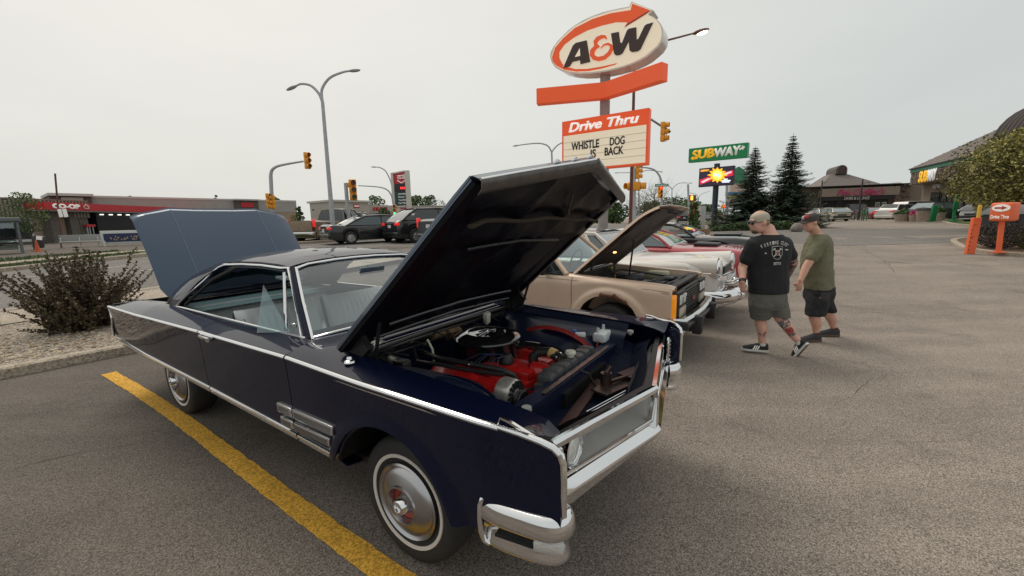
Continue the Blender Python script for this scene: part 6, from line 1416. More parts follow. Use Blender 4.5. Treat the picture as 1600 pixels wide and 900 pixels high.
PL = ground_mat('exposed_aggregate', (.22, .17, .13), (.42, .34, .27), 30, .1, .5)
LEAFG = mat('garden_leaf', (.05, .10, .02), .6, var=.4, vs=10)
FLOW = mat('pink_flower', (.45, .03, .14), .6, var=.3, vs=10)
for k, (px, Y, wd_, hd, fl, lab) in enumerate(((1410, 35, .95, .62, 0, 'wide stone planter with green plant left of the pink flowers'), (1429, 34, .62, .58, 1, 'stone planter overflowing with pink flowers'), (1440.5, 33.5, .72, .88, 2, 'round stone litter bin with dark lid'), (1452, 36, .55, .6, 0, 'stone planter with leafy green plant behind the short banner'), (1468, 35, .62, .7, 0, 'stone planter right of the short green banner'))):
    t1, p1 = thing_at('litter_bin' if fl == 2 else 'stone_planter', px, 341, Y, label=lab, cat='bin' if fl == 2 else 'planter')
    wd_ *= .6; b = MB(); b.lathe([(.001, 0), (wd_ * .82, 0), (wd_, hd), (wd_ * .9, hd), (wd_ * .85, hd - .08), (.001, hd - .08)], (0, 0, 0), 'z', 20); b.build('pot' if fl != 2 else 'drum', PL, t1, smooth=30)
    if fl == 2: b = MB(); b.lathe([(wd_ * 1.02, hd), (wd_ * 1.02, hd + .2), (.001, hd + .3)], (0, 0, 0), 'z', 20); b.build('lid', mat('lid_dark', (.06, .055, .05), .5), t1); continue
    b = MB(); rr = random.Random(k)
    for i in range(260):
        a, r0 = rr.uniform(0, 6.28), wd_ * rr.random() ** .5; z = hd + rr.random() * .45 * (1.2 - r0 / wd_); c = V((r0 * math.cos(a), r0 * math.sin(a), z)); d1 = V((rr.gauss(0, 1), rr.gauss(0, 1), rr.gauss(0, .6))).normalized() * .09; d2 = d1.cross(V((rr.gauss(0, 1), rr.gauss(0, 1), rr.gauss(0, 1)))).normalized() * .05
        b.add([c - d1, c + d2, c + d1, c - d2], [(0, 1, 2, 3)])
    b.build('flowers' if fl == 1 else 'plant', FLOW if fl == 1 else LEAFG, t1, smooth=0, fixn=False)
# black lamp posts in the plaza
for px, Y, top, lab in ((1341, 44, 280, 'slim black lamp post in front of the diner doors'), (1279, 50, 282, 'thin grey post left of the diner facade')):
    t1, p1 = thing_at('lamp_post', px, 343, Y, label=lab, cat='lamp post'); tp2 = at(px + 5.5 if px > 1300 else px + 1, top, Y).z - p1.z
    b = MB(); b.tube([V((0, 0, 0)), V((0, 0, .3)), V((0, 0, tp2))], [.16, .09, .06], 8); b.tube([V((0, 0, tp2 * .94)), V((.5, 0, tp2 * .94))], .03, 6) if px < 1300 else b.tube([V((0, 0, tp2 * .9)), V((0, -.9, tp2 * .9))], .03, 6); b.build('post', mat('post_black', (.025, .02, .025), .5), t1)
t1, p1 = thing_at('bike_rack', 1350, 343, 40, label='small green metal rack beside the black lamp post', cat='rack')
b = MB(); b.tube([V((-.25, 0, 0)), V((-.25, 0, 1.0)), V((.25, 0, 1.2)), V((.25, 0, 0))], .05, 6); b.tube([V((-.25, 0, .6)), V((.25, 0, .8))], .05, 6); b.tube([V((-.05, 0, 0)), V((-.05, 0, 1.1))], .06, 6); b.build('frame', mat('rack_green', (.02, .16, .07), .5), t1)
# boulder, utility boxes, planter by the Subway pole
p = at(1246, 349, 24); p.z = T(p.x, p.y)
b = MB(); b.ell((0, 0, .22), (.36, .3, .3), 14, 9); 
o = b.build('boulder', mat('boulder_grey', (.22, .19, .17), .9, var=.25, vs=6, bump=1, bs=12), None, label='grey boulder in the grass at the spruce bed edge', cat='boulder'); o.location = p
for v in o.data.vertices: v.co += v.normal * .05 * noise.noise(v.co * 4)
p = at(1094, 352, 27); p.z = T(p.x, p.y)
t1 = empty('utility_box', p, .3, label='pale grey metal utility cabinet left of the dark sign pole', cat='cabinet'); hh2 = at(1097, 322, 27).z - p.z
b = MB(); b.rbox((0, 0, hh2 / 2), (.46, .38, hh2), .02); bd = b.build('cabinet', mat('cabinet_pale', (.42, .40, .38), .6, var=.06, vs=4), t1); b = MB(); b.box((0, 0, .03), (.6, .5, .06)); b.build('plinth', CONC, t1, smooth=0); b = MB(); b.box((.02, -.195, hh2 * .55), (.01, .01, hh2 * .7)); b.box((-.1, -.2, hh2 * .8), (.12, .01, .1)); b.build('door_seam', GALV, t1, smooth=0)
p = at(1078, 369, 20); p.z = T(p.x, p.y)
t1 = empty('brick_planter', p, .2, label='low tan brick planter with a red-flowered plant behind the black car', cat='planter')
b = MB(); 
BR = mat('tan_brick', (.30, .19, .12), .85, var=.25, vs=20)
me_ = None
for r_ in range(5):
    for k in range(8):
        for sd2 in (0, 1):
            b = MB(); L_ = .19; x = -.78 + k * .205 + (r_ % 2) * .05
            pos = (x, -.4, .05 + r_ * .09) if sd2 == 0 else (-.86, -.35 + k * .1, .05 + r_ * .09)
            if me_ is None:
                b.rbox((0, 0, 0), (.195, .09, .08), .008, seg=1); o = b.build('brick', BR, t1, smooth=0); me_ = o.data
            else:
                if sd2 and k > 6: continue
                o = bpy.data.objects.new('brick', me_); C.objects.link(o); o.parent = t1
            o.location = pos
            if sd2: o.rotation_euler = (0, 0, PI / 2); o.location.y = -.33 + k * .12 * 1.7 if k < 4 else 5; 
            if sd2 and k >= 4: bpy.data.objects.remove(o)
b = MB(); b.box((0, .05, .22), (1.62, .82, .42)); b.build('planter_core', mat('mortar', (.2, .17, .14), .9), t1, smooth=0)
b = MB(); rr = random.Random(9); red = MB()
for i in range(420):
    a, r0 = rr.uniform(0, 6.28), .34 * rr.random() ** .5; z = .45 + rr.random() * 1.25; k_ = 1.1 - (z - .45) / 1.8; c = V((r0 * math.cos(a) * k_ + .15, r0 * math.sin(a) * k_, z)); d1 = V((rr.gauss(0, 1), rr.gauss(0, 1), rr.gauss(0, .8))).normalized() * .13; d2 = d1.cross(V((rr.gauss(0, 1), rr.gauss(0, 1), rr.gauss(0, 1)))).normalized() * .04
    (red if i % 9 == 0 and z > .9 else b).add([c - d1, c + d2, c + d1, c - d2], [(0, 1, 2, 3)])
b.tube([V((.15, 0, .4)), V((.15, 0, 1.4))], .02, 5); b.build('leaves', LEAFG, t1, smooth=0, fixn=False); red.build('red_flowers', mat('red_flower', (.45, .03, .02), .6), t1, smooth=0, fixn=False)
# ---- left side: bus shelter, bench, ad board, young tree, street sign, cone
p = at(12, 392, 23); p.z = T(p.x, p.y)
t1 = empty('bus_shelter', p, SA, label='grey metal bus shelter cut by the left edge', cat='bus shelter'); hs_ = at(8, 343, 23).z - p.z
b = MB()
for x, y in ((-1.3, 0), (.55, 0), (-1.3, 1.1), (.55, 1.1)): b.box((x, y, hs_ / 2), (.09, .09, hs_))
b.rbox((-.4, .55, hs_), (2.2, 1.4, .22), .04); b.build('frame', mat('shelter_grey', (.13, .15, .15), .5), t1)
b = MB(); b.box((.55, .55, hs_ * .5), (.02, .95, hs_ * .8)); b.box((-.4, 1.1, hs_ * .5), (1.7, .02, hs_ * .8)); b.build('glass_panel', glass_mat('shelter_glass', (.55, .62, .62), .1), t1, smooth=0)
p = at(95, 382, 29); p.z = T(p.x, p.y)
t1 = empty('sign_post', p, 0, label='thin rusty street pole with two blank white plates', cat='sign post'); tpx = at(86, 271, 29) - p
b = MB(); b.tube([V((0, 0, 0)), tpx], .05, 8); b.build('post', BROWNP, t1)
b = MB(); a0 = at(96, 333, 29) - p; b.box((a0.x - .02, a0.y - .06, a0.z), (.25, .02, .55), ry=-.1); b.build('plate', WHITEF, t1, smooth=0); b = MB(); b.box((a0.x + .32, a0.y - .06, a0.z), (.28, .02, .55), ry=-.1); b.build('plate', WHITEF, t1, smooth=0)
p = at(142, 389, 29.5); p.z = T(p.x, p.y)
t1 = empty('bench', p, SA - .15, label='long grey street bench with white rails beside the ad board', cat='bench')
b = MB(); b.rbox((0, 0, .62), (2.9, .10, .50), .03, rx=-.2); b.build('backrest', mat('bench_grey', (.26, .26, .25), .6), t1)
b = MB(); b.rbox((0, -.28, .40), (2.9, .45, .06), .02); b.build('seat', mat('bench_pale', (.50, .49, .46), .6), t1)
for x in (-1.35, -.45, .45, 1.35):
    b = MB(); b.tube([V((x, .05, 0)), V((x, .0, .45)), V((x, -.45, .42)), V((x, -.45, .62)), V((x, .02, .66))], .025, 6); b.build('leg', mat('bench_white_rail', (.6, .59, .56), .5), t1)
p = at(197, 386, 30); p.z = T(p.x, p.y)
t1 = empty('advert_bench', p, SA - .15, label='white framed bench back advert with navy team poster', cat='bench'); w_ad, h_ad = 2.15, .95
b = MB(); b.rbox((0, .06, .62), (w_ad + .3, .10, h_ad), .03); b.box((-w_ad / 2, 0, .2), (.12, .45, .4)); b.box((w_ad / 2, 0, .2), (.12, .45, .4)); b.build('frame', mat('advert_white', (.62, .62, .60), .5), t1)
b = MB(); b.box((0, -.005, .60), (w_ad, .02, h_ad * .62)); b.build('poster', mat('poster_navy', (.015, .03, .09), .4), t1, smooth=0)
b = MB(); rr = random.Random(4)
for i in range(26): b.box((rr.uniform(-.8, .8), -.02, .58 + rr.uniform(-.15, .12)), (.06, .01, .10))
b.build('poster_figures', mat('poster_skin', (.45, .30, .22), .6), t1, smooth=0, kind='stuff')
p = at(59, 391, 25); p.z = T(p.x, p.y)
b = MB(); b.lathe([(.001, .70), (.03, .69), (.12, .04)], (0, 0, 0), 'z', 14); b.box((0, 0, .02), (.36, .36, .04)); o = b.build('traffic_cone', mat('cone_orange', (.75, .12, .03), .5), None, label='orange traffic cone at the foot of the young tree', cat='traffic cone'); o.location = p
p = at(63, 388, 26); p.z = T(p.x, p.y)
t1 = empty('newspaper_box', p, .5, label='dark tilted bin with white panel beside the young tree', cat='bin')
b = MB(); b.rbox((0, 0, .55), (.42, .4, .75), .04, ry=.2); b.build('bin', mat('bin_dark', (.04, .045, .05), .5), t1); b = MB(); b.box((.12, -.21, .78), (.26, .02, .22), ry=.2); b.build('panel', WHITEF, t1, smooth=0)
# ================================================================== buildings
def stucco(nm, c, v=.06): return mat(nm, c, .85, var=v, vs=1.2, bump=.2, bs=20)
TANW = stucco('tan_stucco', (.36, .27, .20)); GREYW = stucco('grey_stucco', (.36, .34, .31)); CREW = stucco('cream_stucco', (.46, .42, .37)); STONED = mat('dark_stone_cladding', (.12, .095, .085), .9, var=.35, vs=6, bump=.6, bs=14)
CORN = mat('cornice_paint', (.55, .52, .47), .6)
def facade(name, m, root, P0, P1, z0, z1, dep, smooth=0):
    """a wall slab from P0 to P1 (xy), its street face on that line, going dep backwards"""
    o = root.location; d = V((P1.x - P0.x, P1.y - P0.y, 0)); L_ = d.length; d.normalize(); n = V((-d.y, d.x, 0))
    b = MB(); c = (V((P0.x, P0.y, 0)) + V((P1.x, P1.y, 0))) / 2 + n * dep / 2; c.z = (z0 + z1) / 2
    b.box(c - o, (L_, dep, z1 - z0), rz=math.atan2(d.y, d.x)); return b.build(name, m, root, smooth=smooth)
class Wall:                                              # a street front: u metres along from P0
    def __init__(s, P0, P1, root): s.P0 = V((P0.x, P0.y, 0)); s.d = V((P1.x - P0.x, P1.y - P0.y, 0)); s.L = s.d.length; s.d.normalize(); s.n = V((-s.d.y, s.d.x, 0)); s.root = root
    def at(s, u, h, z): p = s.P0 + s.d * u - s.n * h; return V((p.x, p.y, z)) - s.root.location
    def u(s, px):                                        # distance along the wall at a pixel column
        d = ray(px, 340); D = V((d.x, d.y, 0)); O2 = V((0, 0, 0))
        # solve P0 + u d = t D
        det = s.d.x * (-D.y) + D.x * s.d.y
        return ((O2.x - s.P0.x) * (-D.y) + D.x * (O2.y - s.P0.y)) / det
    def z(s, px, py):
        u = s.u(px); p = s.P0 + s.d * u; d = ray(px, py); t = math.hypot(p.x, p.y) / math.hypot(d.x, d.y); return CAM_H + d.z * t
    def slab(s, name, m, u0, u1, z0, z1, h=0.0, dep=.3, root=None, **kw):
        b = MB(); c = s.at((u0 + u1) / 2, h - dep / 2, (z0 + z1) / 2); b.box(c, (u1 - u0, dep, z1 - z0), rz=math.atan2(s.d.y, s.d.x)); return b.build(name, m, root or s.root, smooth=0, **kw)
    def text(s, name, st, m, u0, u1, zc, hh, h=.02, bold=.03, **kw):
        return text(name, st, m, s.root, s.at((u0 + u1) / 2, h, zc), s.d, Z3, u1 - u0, hh, .05, bold, **kw)
WIN = mat('shop_window', (.03, .035, .035), .08, coat=.5, var=.5, vs=1.5)
WFR = mat('white_window_frame', (.6, .6, .58), .5)
# --- tan block at left edge
Ya = 33
p = at(-60, 350, Ya); q = at(138, 350, Ya + 9)
r_ = empty('shop_building', V((p.x, p.y, T(p.x, p.y))), 0, label='tan stucco shop with ribbed metal mansard and large window at the left edge', cat='building')
W1 = Wall(p, q, r_); zt1 = W1.z(10, 311); zm = W1.z(10, 340); g0 = T(p.x, p.y) - .1
W1.slab('wall', TANW, 0, W1.L, g0, zm, 0, 8)
W1.slab('mansard', mat('mansard_backing', (.14, .125, .095), .6), 0, W1.L, zm, zt1, .35, 8)
b = MB(); n = int(W1.L / .28)
for k in range(n): b.box(W1.at(.14 + k * .28, .38, (zm + zt1) / 2), (.10, .06, zt1 - zm), rz=math.atan2(W1.d.y, W1.d.x))
b.build('mansard_rib', mat('mansard_ribs', (.26, .235, .18), .5), r_, smooth=0, kind='stuff')
W1.slab('roof_cap', mat('cap_brown', (.20, .15, .11), .5), 0, W1.L, zt1, zt1 + .12, .42, 8)
ua, ub = W1.u(-30), W1.u(44); W1.slab('window_frame', WFR, ua, ub + .15, W1.z(20, 378.5), W1.z(20, 340), .06, .1); W1.slab('window', WIN, ua + .1, ub - .15, W1.z(20, 374.5), W1.z(20, 341), .08, .06)
W1.slab('stone_base', STONED, 0, W1.L, g0, W1.z(20, 379.5), .08, .2)
# --- the long co-op shop
P = at(78, 350, 50); Q = at(712, 350, 104)
rb = empty('coop_building', V((P.x, P.y, T(P.x, P.y))), 0, label='long beige CO-OP store with stone tower and white entrance block', cat='building')
W2 = Wall(P, Q, rb); g0 = T(P.x, P.y) - .3
def seg(nm, m, x0, x1, py, xm=None, h=0, dep=6, z0=None):
    xm = xm or (x0 + x1) / 2; return W2.slab(nm, m, W2.u(x0), W2.u(x1), g0 if z0 is None else z0, W2.z(xm, py), h, dep)
zsplit = W2.z(300, 331)
seg('wall', TANW, 147, 465, 327, 300); seg('parapet', GREYW, 147, 465, 312, 300, .05, 6, zsplit); W2.slab('cap', CORN, W2.u(147), W2.u(465), W2.z(300, 312), W2.z(300, 312) + .25, .12, 6)
seg('stone_tower', STONED, 82, 147, 308, 115, .6, 7); b_ = seg('tower_cornice', CORN, 80, 150, 303, 115, 1.1, 8, W2.z(115, 307))
W2.slab('tower_panel', CREW, W2.u(100), W2.u(134), W2.z(115, 316), W2.z(115, 309), .7, .12)
seg('stone_tower', STONED, 368, 404, 313, 386, .5, 7); seg('tower_cornice', CORN, 366, 406, 311.3, 386, .9, 8, W2.z(386, 313.5)); W2.slab('red_sign', REDC, W2.u(377), W2.u(396), W2.z(386, 324), W2.z(386, 317), .6, .12)
seg('entrance_block', CREW, 516, 574, 315, 545, .8, 8); seg('entrance_cornice', CORN, 514, 576, 313, 545, 1.2, 9, W2.z(545, 316)); seg('entrance_recess', TANW, 532, 571, 329.5, 551, .9, .3)
for x0, x1 in ((534, 544), (549, 561), (563.5, 570)): 
    W2.slab('entrance_door', WFR, W2.u(x0), W2.u(x1), g0, W2.z(551, 331), 1.0, .2); W2.slab('door_glass', WIN, W2.u(x0 + .8), W2.u(x1 - .8), g0 + .3, W2.z(551, 333), 1.04, .06)
W2.slab('shield_logo', REDC, W2.u(550), W2.u(559), W2.z(554, 324.7), W2.z(554, 319.5), .92, .1); W2.slab('shield_band', WHITEF, W2.u(550.7), W2.u(558.3), W2.z(554, 323), W2.z(554, 321.3), .96, .06)
seg('wall', TANW, 574, 650, 330, 610); seg('parapet', CREW, 574, 650, 321, 610, .06, 6, W2.z(610, 331)); W2.text('wall_sign', 'HOME CENTRE', REDC, W2.u(583), W2.u(606), W2.z(594, 326.5), .75, .12, .04)
for xa, xb_ in ((455, 461), (587, 595)):
    W2.slab('poster_case', mat('poster_mix', (.25, .17, .06), .5, var=.8, vs=3), W2.u(xa), W2.u(xb_), W2.z(xa, 346), W2.z(xa, 336), .1, .1)
for x in (330, 489): 
    W2.slab('wall_lamp', BLACK, W2.u(x), W2.u(x + 2), W2.z(x, 329), W2.z(x, 327), .3, .3)
# side building far right of it, white
p = at(640, 350, 90); q = at(760, 350, 92)
r_ = empty('warehouse_building', V((p.x, p.y, T(p.x, p.y))), 0, label='low white warehouse wall behind the CO-OP pylon', cat='building'); W3 = Wall(p, q, r_)
W3.slab('wall', CREW, 0, W3.L, .4, W3.z(680, 322), 0, 6); W3.slab('cap', CORN, 0, W3.L, W3.z(680, 322), W3.z(680, 321), .1, 6)
# canopy of the filling station with columns
p = at(76, 350, 37); q = at(345, 350, 62)
cg = empty('fuel_canopy', V((p.x, p.y, T(p.x, p.y))), 0, label='red CO-OP fuel canopy on grey columns before the beige store', cat='canopy'); W4 = Wall(p, q, cg)
zc0, zc1 = W4.z(100, 328), W4.z(100, 316.5)
W4.slab('canopy_fascia', REDC, 0, W4.L, zc0, zc1, 0, 7); W4.slab('canopy_soffit', mat('soffit_grey', (.3, .29, .27), .6), .1, W4.L - .1, zc0 - .12, zc0 - .01, -.1, 6.6)
W4.text('canopy_lettering', 'CO-OP', WHITEF, W4.u(85), W4.u(126.5), (zc0 + zc1) / 2, (zc1 - zc0) * .6, .04, .08)
u_ = W4.u(137); zm = (zc0 + zc1) / 2; s_ = (zc1 - zc0) * .42
b = MB(); leaf = [(0, 1), (.25, .55), (.5, .7), (.5, .15), (1, .35), (.85, -.1), (1, -.25), (.4, -.55), (0, -.5)]; lf = leaf + [(-x, y) for x, y in reversed(leaf[1:-1])]
b.tube([W4.at(u_ + x * s_, .05, zm + y * s_) for x, y in lf + [lf[0]]], .05, 4); b.build('maple_leaf_outline', mat('leaf_cream', (.75, .6, .5), .5), cg, smooth=0)
g0c = T(p.x, p.y) - .2
for px in (104, 133, 147):
    u = W4.u(px); W4.slab('column', mat('column_stone', (.13, .115, .10), .9, var=.3, vs=5), u - .45, u + .45, g0c, zc0 - .1, -1.0, .9)
for px in (95, 152): u = W4.u(px); W4.slab('column', mat('column_grey', (.25, .24, .22), .7), u - .25, u + .25, g0c, zc0 - .1, -3.5, .5)
for px, hh, m in ((119, 2.2, CREW), (140, 2.0, CREW)):
    u = W4.u(px); W4.slab('fuel_pump', m, u - .35, u + .35, g0c, g0c + hh, -2.4, .5); W4.slab('pump_band', REDC, u - .36, u + .36, g0c + hh - .5, g0c + hh - .25, -2.38, .5)
W4.slab('red_booth_sign', REDC, W4.u(144), W4.u(157), W4.z(150, 354), W4.z(150, 350.5), -.6, .3)
b = MB()
for px in (145, 149, 154): b.tube([W4.at(W4.u(px), -.7, g0c), W4.at(W4.u(px), -.7, W4.z(150, 354))], .05, 6)
b.build('booth_posts', GALV, cg, kind='stuff')
zd0, zd1 = W4.z(190, 369), W4.z(190, 332)
p5 = at(152, 350, 43); q5 = at(222, 350, 48); r5 = empty('wash_bay', V((p5.x, p5.y, T(p5.x, p5.y))), 0, label='wide black shuttered bay under the red canopy', cat='bay'); W5 = Wall(p5, q5, r5)
W5.slab('black_door', mat('black_door_paint', (.012, .012, .015), .6), 0, W5.L, T(p5.x, p5.y) - .3, W5.z(190, 332), 0, 1.0)
b = MB()
for k in range(1, 6): b.box(W5.at(W5.L / 2, .02, T(p5.x, p5.y) + k * (W5.z(190, 332) - T(p5.x, p5.y)) / 6), (W5.L, .03, .05), rz=math.atan2(W5.d.y, W5.d.x))
b.build('door_rail', BLACK, r5, smooth=0); W5.slab('white_rail', WHITEF, 0, W5.L, W5.z(190, 367), W5.z(190, 366), .1, .1)
for k in range(5): W5.slab('bay_lamp', mat('bay_lamp_white', (.9, .9, .85), .4, emis=(1, .95, .9), es=1.5), (.08 + .19 * k) * W5.L, (.08 + .19 * k) * W5.L + .3, W5.z(190, 336.4), W5.z(190, 335), .15, .2)
# --- diner (right)
P = at(1236, 345, 62); Q = at(1436, 345, 57)
rd = empty('diner_building', V((P.x, P.y, T(P.x, P.y))), 0, label='low brown stone diner with pink script sign and hipped shingle roof', cat='building'); W6 = Wall(P, Q, rd); g6 = T(P.x, P.y) - .3
STN = mat('brown_split_stone', (.17, .125, .10), .92, var=.5, vs=3, bump=.8, bs=9)
SHIN = mat('weathered_shingle', (.20, .17, .155), .9, var=.22, vs=7, bump=.6, bs=16)
W6.slab('wall', STN, 0, W6.u(1399), g6, W6.z(1380, 289.5), 0, 10); W6.slab('side_wall', stucco('brown_stucco', (.20, .155, .12)), W6.u(1413), W6.L, g6, W6.z(1430, 289), .1, 6)
W6.slab('stone_return', STN, W6.u(1392), W6.u(1414), g6, W6.z(1405, 289.5), .3, 8)
# courses of stone blocks on the front, joined: far away
b = MB(); rr = random.Random(11)
for k in range(420):
    u = rr.uniform(.2, W6.u(1412)); z = rr.uniform(g6 + .3, W6.z(1380, 291)); b.box(W6.at(u, .33 if u > W6.u(1392) else .03, z), (rr.uniform(.3, .8), .1, rr.uniform(.12, .28)), rz=math.atan2(W6.d.y, W6.d.x))
b.build('stone_blocks', [STN], rd, smooth=0, kind='stuff')
W6.slab('sign_band', stucco('band_brown', (.24, .19, .15)), W6.u(1274), W6.u(1391), W6.z(1330, 307), W6.z(1330, 294.5), 1.6, 1.6)
W6.slab('roof_edge', mat('roof_edge_dark', (.05, .04, .035), .6), -.2, W6.u(1414), W6.z(1380, 289.5), W6.z(1380, 288.5), 1.7, 10)
W6.slab('dark_awning', mat('awning_black', (.018, .016, .018), .7), W6.u(1276), W6.u(1386), W6.z(1330, 313), W6.z(1330, 307), 1.5, 1.4); W6.slab('shopfront', WIN, W6.u(1276), W6.u(1384), g6, W6.z(1330, 313), .15, .2)
PINK = mat('pink_letters', (.50, .035, .15), .6)
W6.text('script_sign', "Pink Cadillac's", PINK, W6.u(1297), W6.u(1368), W6.z(1332, 300.8), 1.0, 1.66, .01, shear=.35)
W6.text('diner_sign', 'DINER & LOUNGE', mat('dim_white_letters', (.5, .48, .44), .5), W6.u(1309), W6.u(1347), W6.z(1328, 310.5), .42, 1.52, .02)
for px in (1364, 1374): W6.slab('door', WFR, W6.u(px), W6.u(px + 7), g6, W6.z(1370, 316), .25, .15); W6.slab('door_glass', mat('door_glass_grey', (.25, .28, .26), .2), W6.u(px + 1), W6.u(px + 6), g6 + 1.6, W6.z(1370, 318), .3, .05)
W6.slab('white_equipment', CORN, W6.u(1360), W6.u(1404), W6.z(1380, 290), W6.z(1380, 285.5), -2.0, 1.0); b = MB(); c = W6.at(W6.u(1411), -3, W6.z(1411, 290)); b.lathe([(.65, 0), (.65, .5), (.5, .6), (.001, .6)], c, 'z', 18); b.build('roof_vent', mat('vent_tan', (.4, .36, .3), .5), rd)
def hip(wall, x0, x1, xa0, xa1, pyb, pya, m, root, h0, h1, depth, name='roof'):
    a, b_2 = wall.u(x0), wall.u(x1); c, d = wall.u(xa0), wall.u(xa1); zb_, za = wall.z((x0 + x1) / 2, pyb), CAM_H + (wall.z((xa0 + xa1) / 2, pya) - CAM_H) * (1 - h1 / 62)
    pts = [wall.at(a, h0, zb_), wall.at(b_2, h0, zb_), wall.at(b_2, h0 - depth, zb_), wall.at(a, h0 - depth, zb_), wall.at(c, h1, za), wall.at(d, h1, za), wall.at(d, h1 - depth * .3, za), wall.at(c, h1 - depth * .3, za)]
    b = MB(); b.add(pts, [(0, 1, 5, 4), (1, 2, 6, 5), (2, 3, 7, 6), (3, 0, 4, 7), (4, 5, 6, 7), (3, 2, 1, 0)]); o = b.build(name, m, root, smooth=0)
    # shingle courses
    b = MB(); N_ = 16
    for k in range(1, N_):
        t = k / N_; p0 = pts[0].lerp(pts[4], t); p1 = pts[1].lerp(pts[5], t); dd = (p1 - p0); L2 = dd.length; dn = dd.normalized()
        b.box((p0 + p1) / 2 - V((0, 0, .02)), (L2, .10, .05), rz=math.atan2(dn.y, dn.x))
    b.build('shingle_course', m, o, smooth=0, kind='stuff'); return o
hip(W6, 1282, 1393, 1316, 1342, 291, 272, SHIN, rd, -2.0, -6.0, 9)
def barrel(wall, px0, px1, pyb, pyt, hh, dep, m, root, mi):
    u0, u1 = wall.u(px0), wall.u(px1); zb_, zt_ = [CAM_H + (wall.z((px0 + px1) / 2, q) - CAM_H) * (1 - hh / 62) for q in (pyb, pyt)]; rw = (u1 - u0) / 2; uc = (u0 + u1) / 2; H_ = zt_ - zb_
    prof = [(-1, 0)] + [(-math.cos(a) , .45 + .55 * math.sin(a)) for a in [PI * k / 14 for k in range(15)]] + [(1, 0)]
    b = MB(); rows = []
    for k in range(2): rows.append([wall.at(uc + x * rw, hh - k * dep, zb_ + y * H_) for x, y in prof])
    b.grid(rows); b.add(rows[0], [tuple(range(len(prof)))]); b.add(rows[1], [tuple(reversed(range(len(prof))))]); o = b.build('barrel_dormer', m, root, smooth=30)
    b = MB(); rg2 = [wall.at(uc + x * rw * .62, hh + .1, zb_ + (.12 + y * .72) * H_) for x, y in prof]; b.prism(rg2, wall.n * .05); b.build('dormer_panel', mi, o, smooth=0)
    b = MB(); b.tube([wall.at(uc + x * rw * .80, hh + .1, zb_ + (.05 + y * .86) * H_) for x, y in prof], rw * .10, 6); b.build('dormer_ring', mat('dormer_trim', (.13, .095, .075), .7), o)
    return o
barrel(W6, 1322, 1341, 272, 258, -5.4, 4, mat('barrel_brown', (.10, .08, .07), .6, var=.2, vs=2), rd, mat('dormer_red_brown', (.07, .035, .03), .6))
# --- sandwich shop building (right): front runs towards the camera
P = at(1431, 345, 50); Q = at(1760, 345, 25)
rs_ = empty('sandwich_building', V((P.x, P.y, T(P.x, P.y))), 0, label='brown stone sandwich shop with SUBWAY letters and tall shingle roof at right', cat='building'); W7 = Wall(P, Q, rs_); g7 = T(P.x, P.y) - .3
z70, z71 = W7.z(1431, 289), W7.z(1431, 270.5)
W7.slab('stone_fascia', STN, 0, W7.L, z70, z71, 1.0, 9); W7.slab('wall', stucco('brown_stucco', (.20, .155, .12)), 0, W7.L, g7, z70, -.2, 8)
b = MB()
for k in range(700):
    u = rr.uniform(.3, W7.L); z = rr.uniform(z70 + .1, z71 - .1); b.box(W7.at(u, 1.03, z), (rr.uniform(.25, .6), .1, rr.uniform(.10, .22)), rz=math.atan2(W7.d.y, W7.d.x))
b.build('stone_blocks', [STN], rs_, smooth=0, kind='stuff')
W7.slab('green_band', mat('green_band', (.02, .16, .09), .5), -.1, W7.L, z71, z71 + .38, 1.1, 9); W7.slab('roof_gutter', BLACK, -.2, W7.L, z71 + .38, z71 + .50, 1.25, 9)
za = W7.z(1556, 213) ; ue = W7.u(1556)
e0, e1 = W7.at(-.3, 1.2, z71 + .5), W7.at(W7.L, 1.2, z71 + .5); a0, a1 = W7.at(W7.L * .62, -7.5, z71 + 6.9), W7.at(W7.L, -7.5, z71 + 6.9); k0, k1 = W7.at(-.3, -12, z71 + .5), W7.at(W7.L, -12, z71 + .5)
# choose ridge start so that the hip edge follows the roofline seen in the photograph
b = MB(); b.add([e0, e1, a1, a0, k0, k1], [(0, 1, 2, 3), (0, 3, 4), (3, 2, 5, 4)]); rf = b.build('roof', SHIN, rs_, smooth=0)
b = MB()
for k in range(1, 26):
    t = k / 26; p0 = e0.lerp(a0, t); p1 = e1.lerp(a1, t); dn = (p1 - p0); b.box((p0 + p1) / 2 - V((0, 0, .01)), (dn.length, .12, .06), rz=math.atan2(dn.y, dn.x))
b.build('shingle_course', SHIN, rf, smooth=0, kind='stuff')
W7.text('sign_letters', 'SUB', YEL, W7.u(1451), W7.u(1464.5), W7.z(1458, 275.3), 1.15, 1.3, .08, shear=.1); W7.text('sign_letters', 'WAY', mat('sign_letter_white', (.8, .8, .8), .4, emis=(1, 1, 1), es=.15), W7.u(1465), W7.u(1479), W7.z(1472, 272.5), 1.15, 1.3, .08, shear=.1)
for px0, px1, m in ((1452, 1463, mat('grey_shutter', (.30, .31, .32), .5)),): W7.slab('shutter', m, W7.u(px0), W7.u(px1), W7.z(px0, 295), W7.z(px0, 289), .1, .3)
W7.slab('dark_doorway', WIN, W7.u(1450), W7.u(1463), g7, W7.z(1456, 300), .05, .3)
for k in range(9):
    u = W7.u(1468) + k * 1.15; W7.slab('window_mullion', BLACK, u, u + .1, g7, W7.z(1475, 300), .2, .15); W7.slab('window', mat('lit_dim_window', (.10, .10, .085), .15, var=.9, vs=1.2), u + .1, u + 1.15, g7, W7.z(1475, 300), .1, .05)
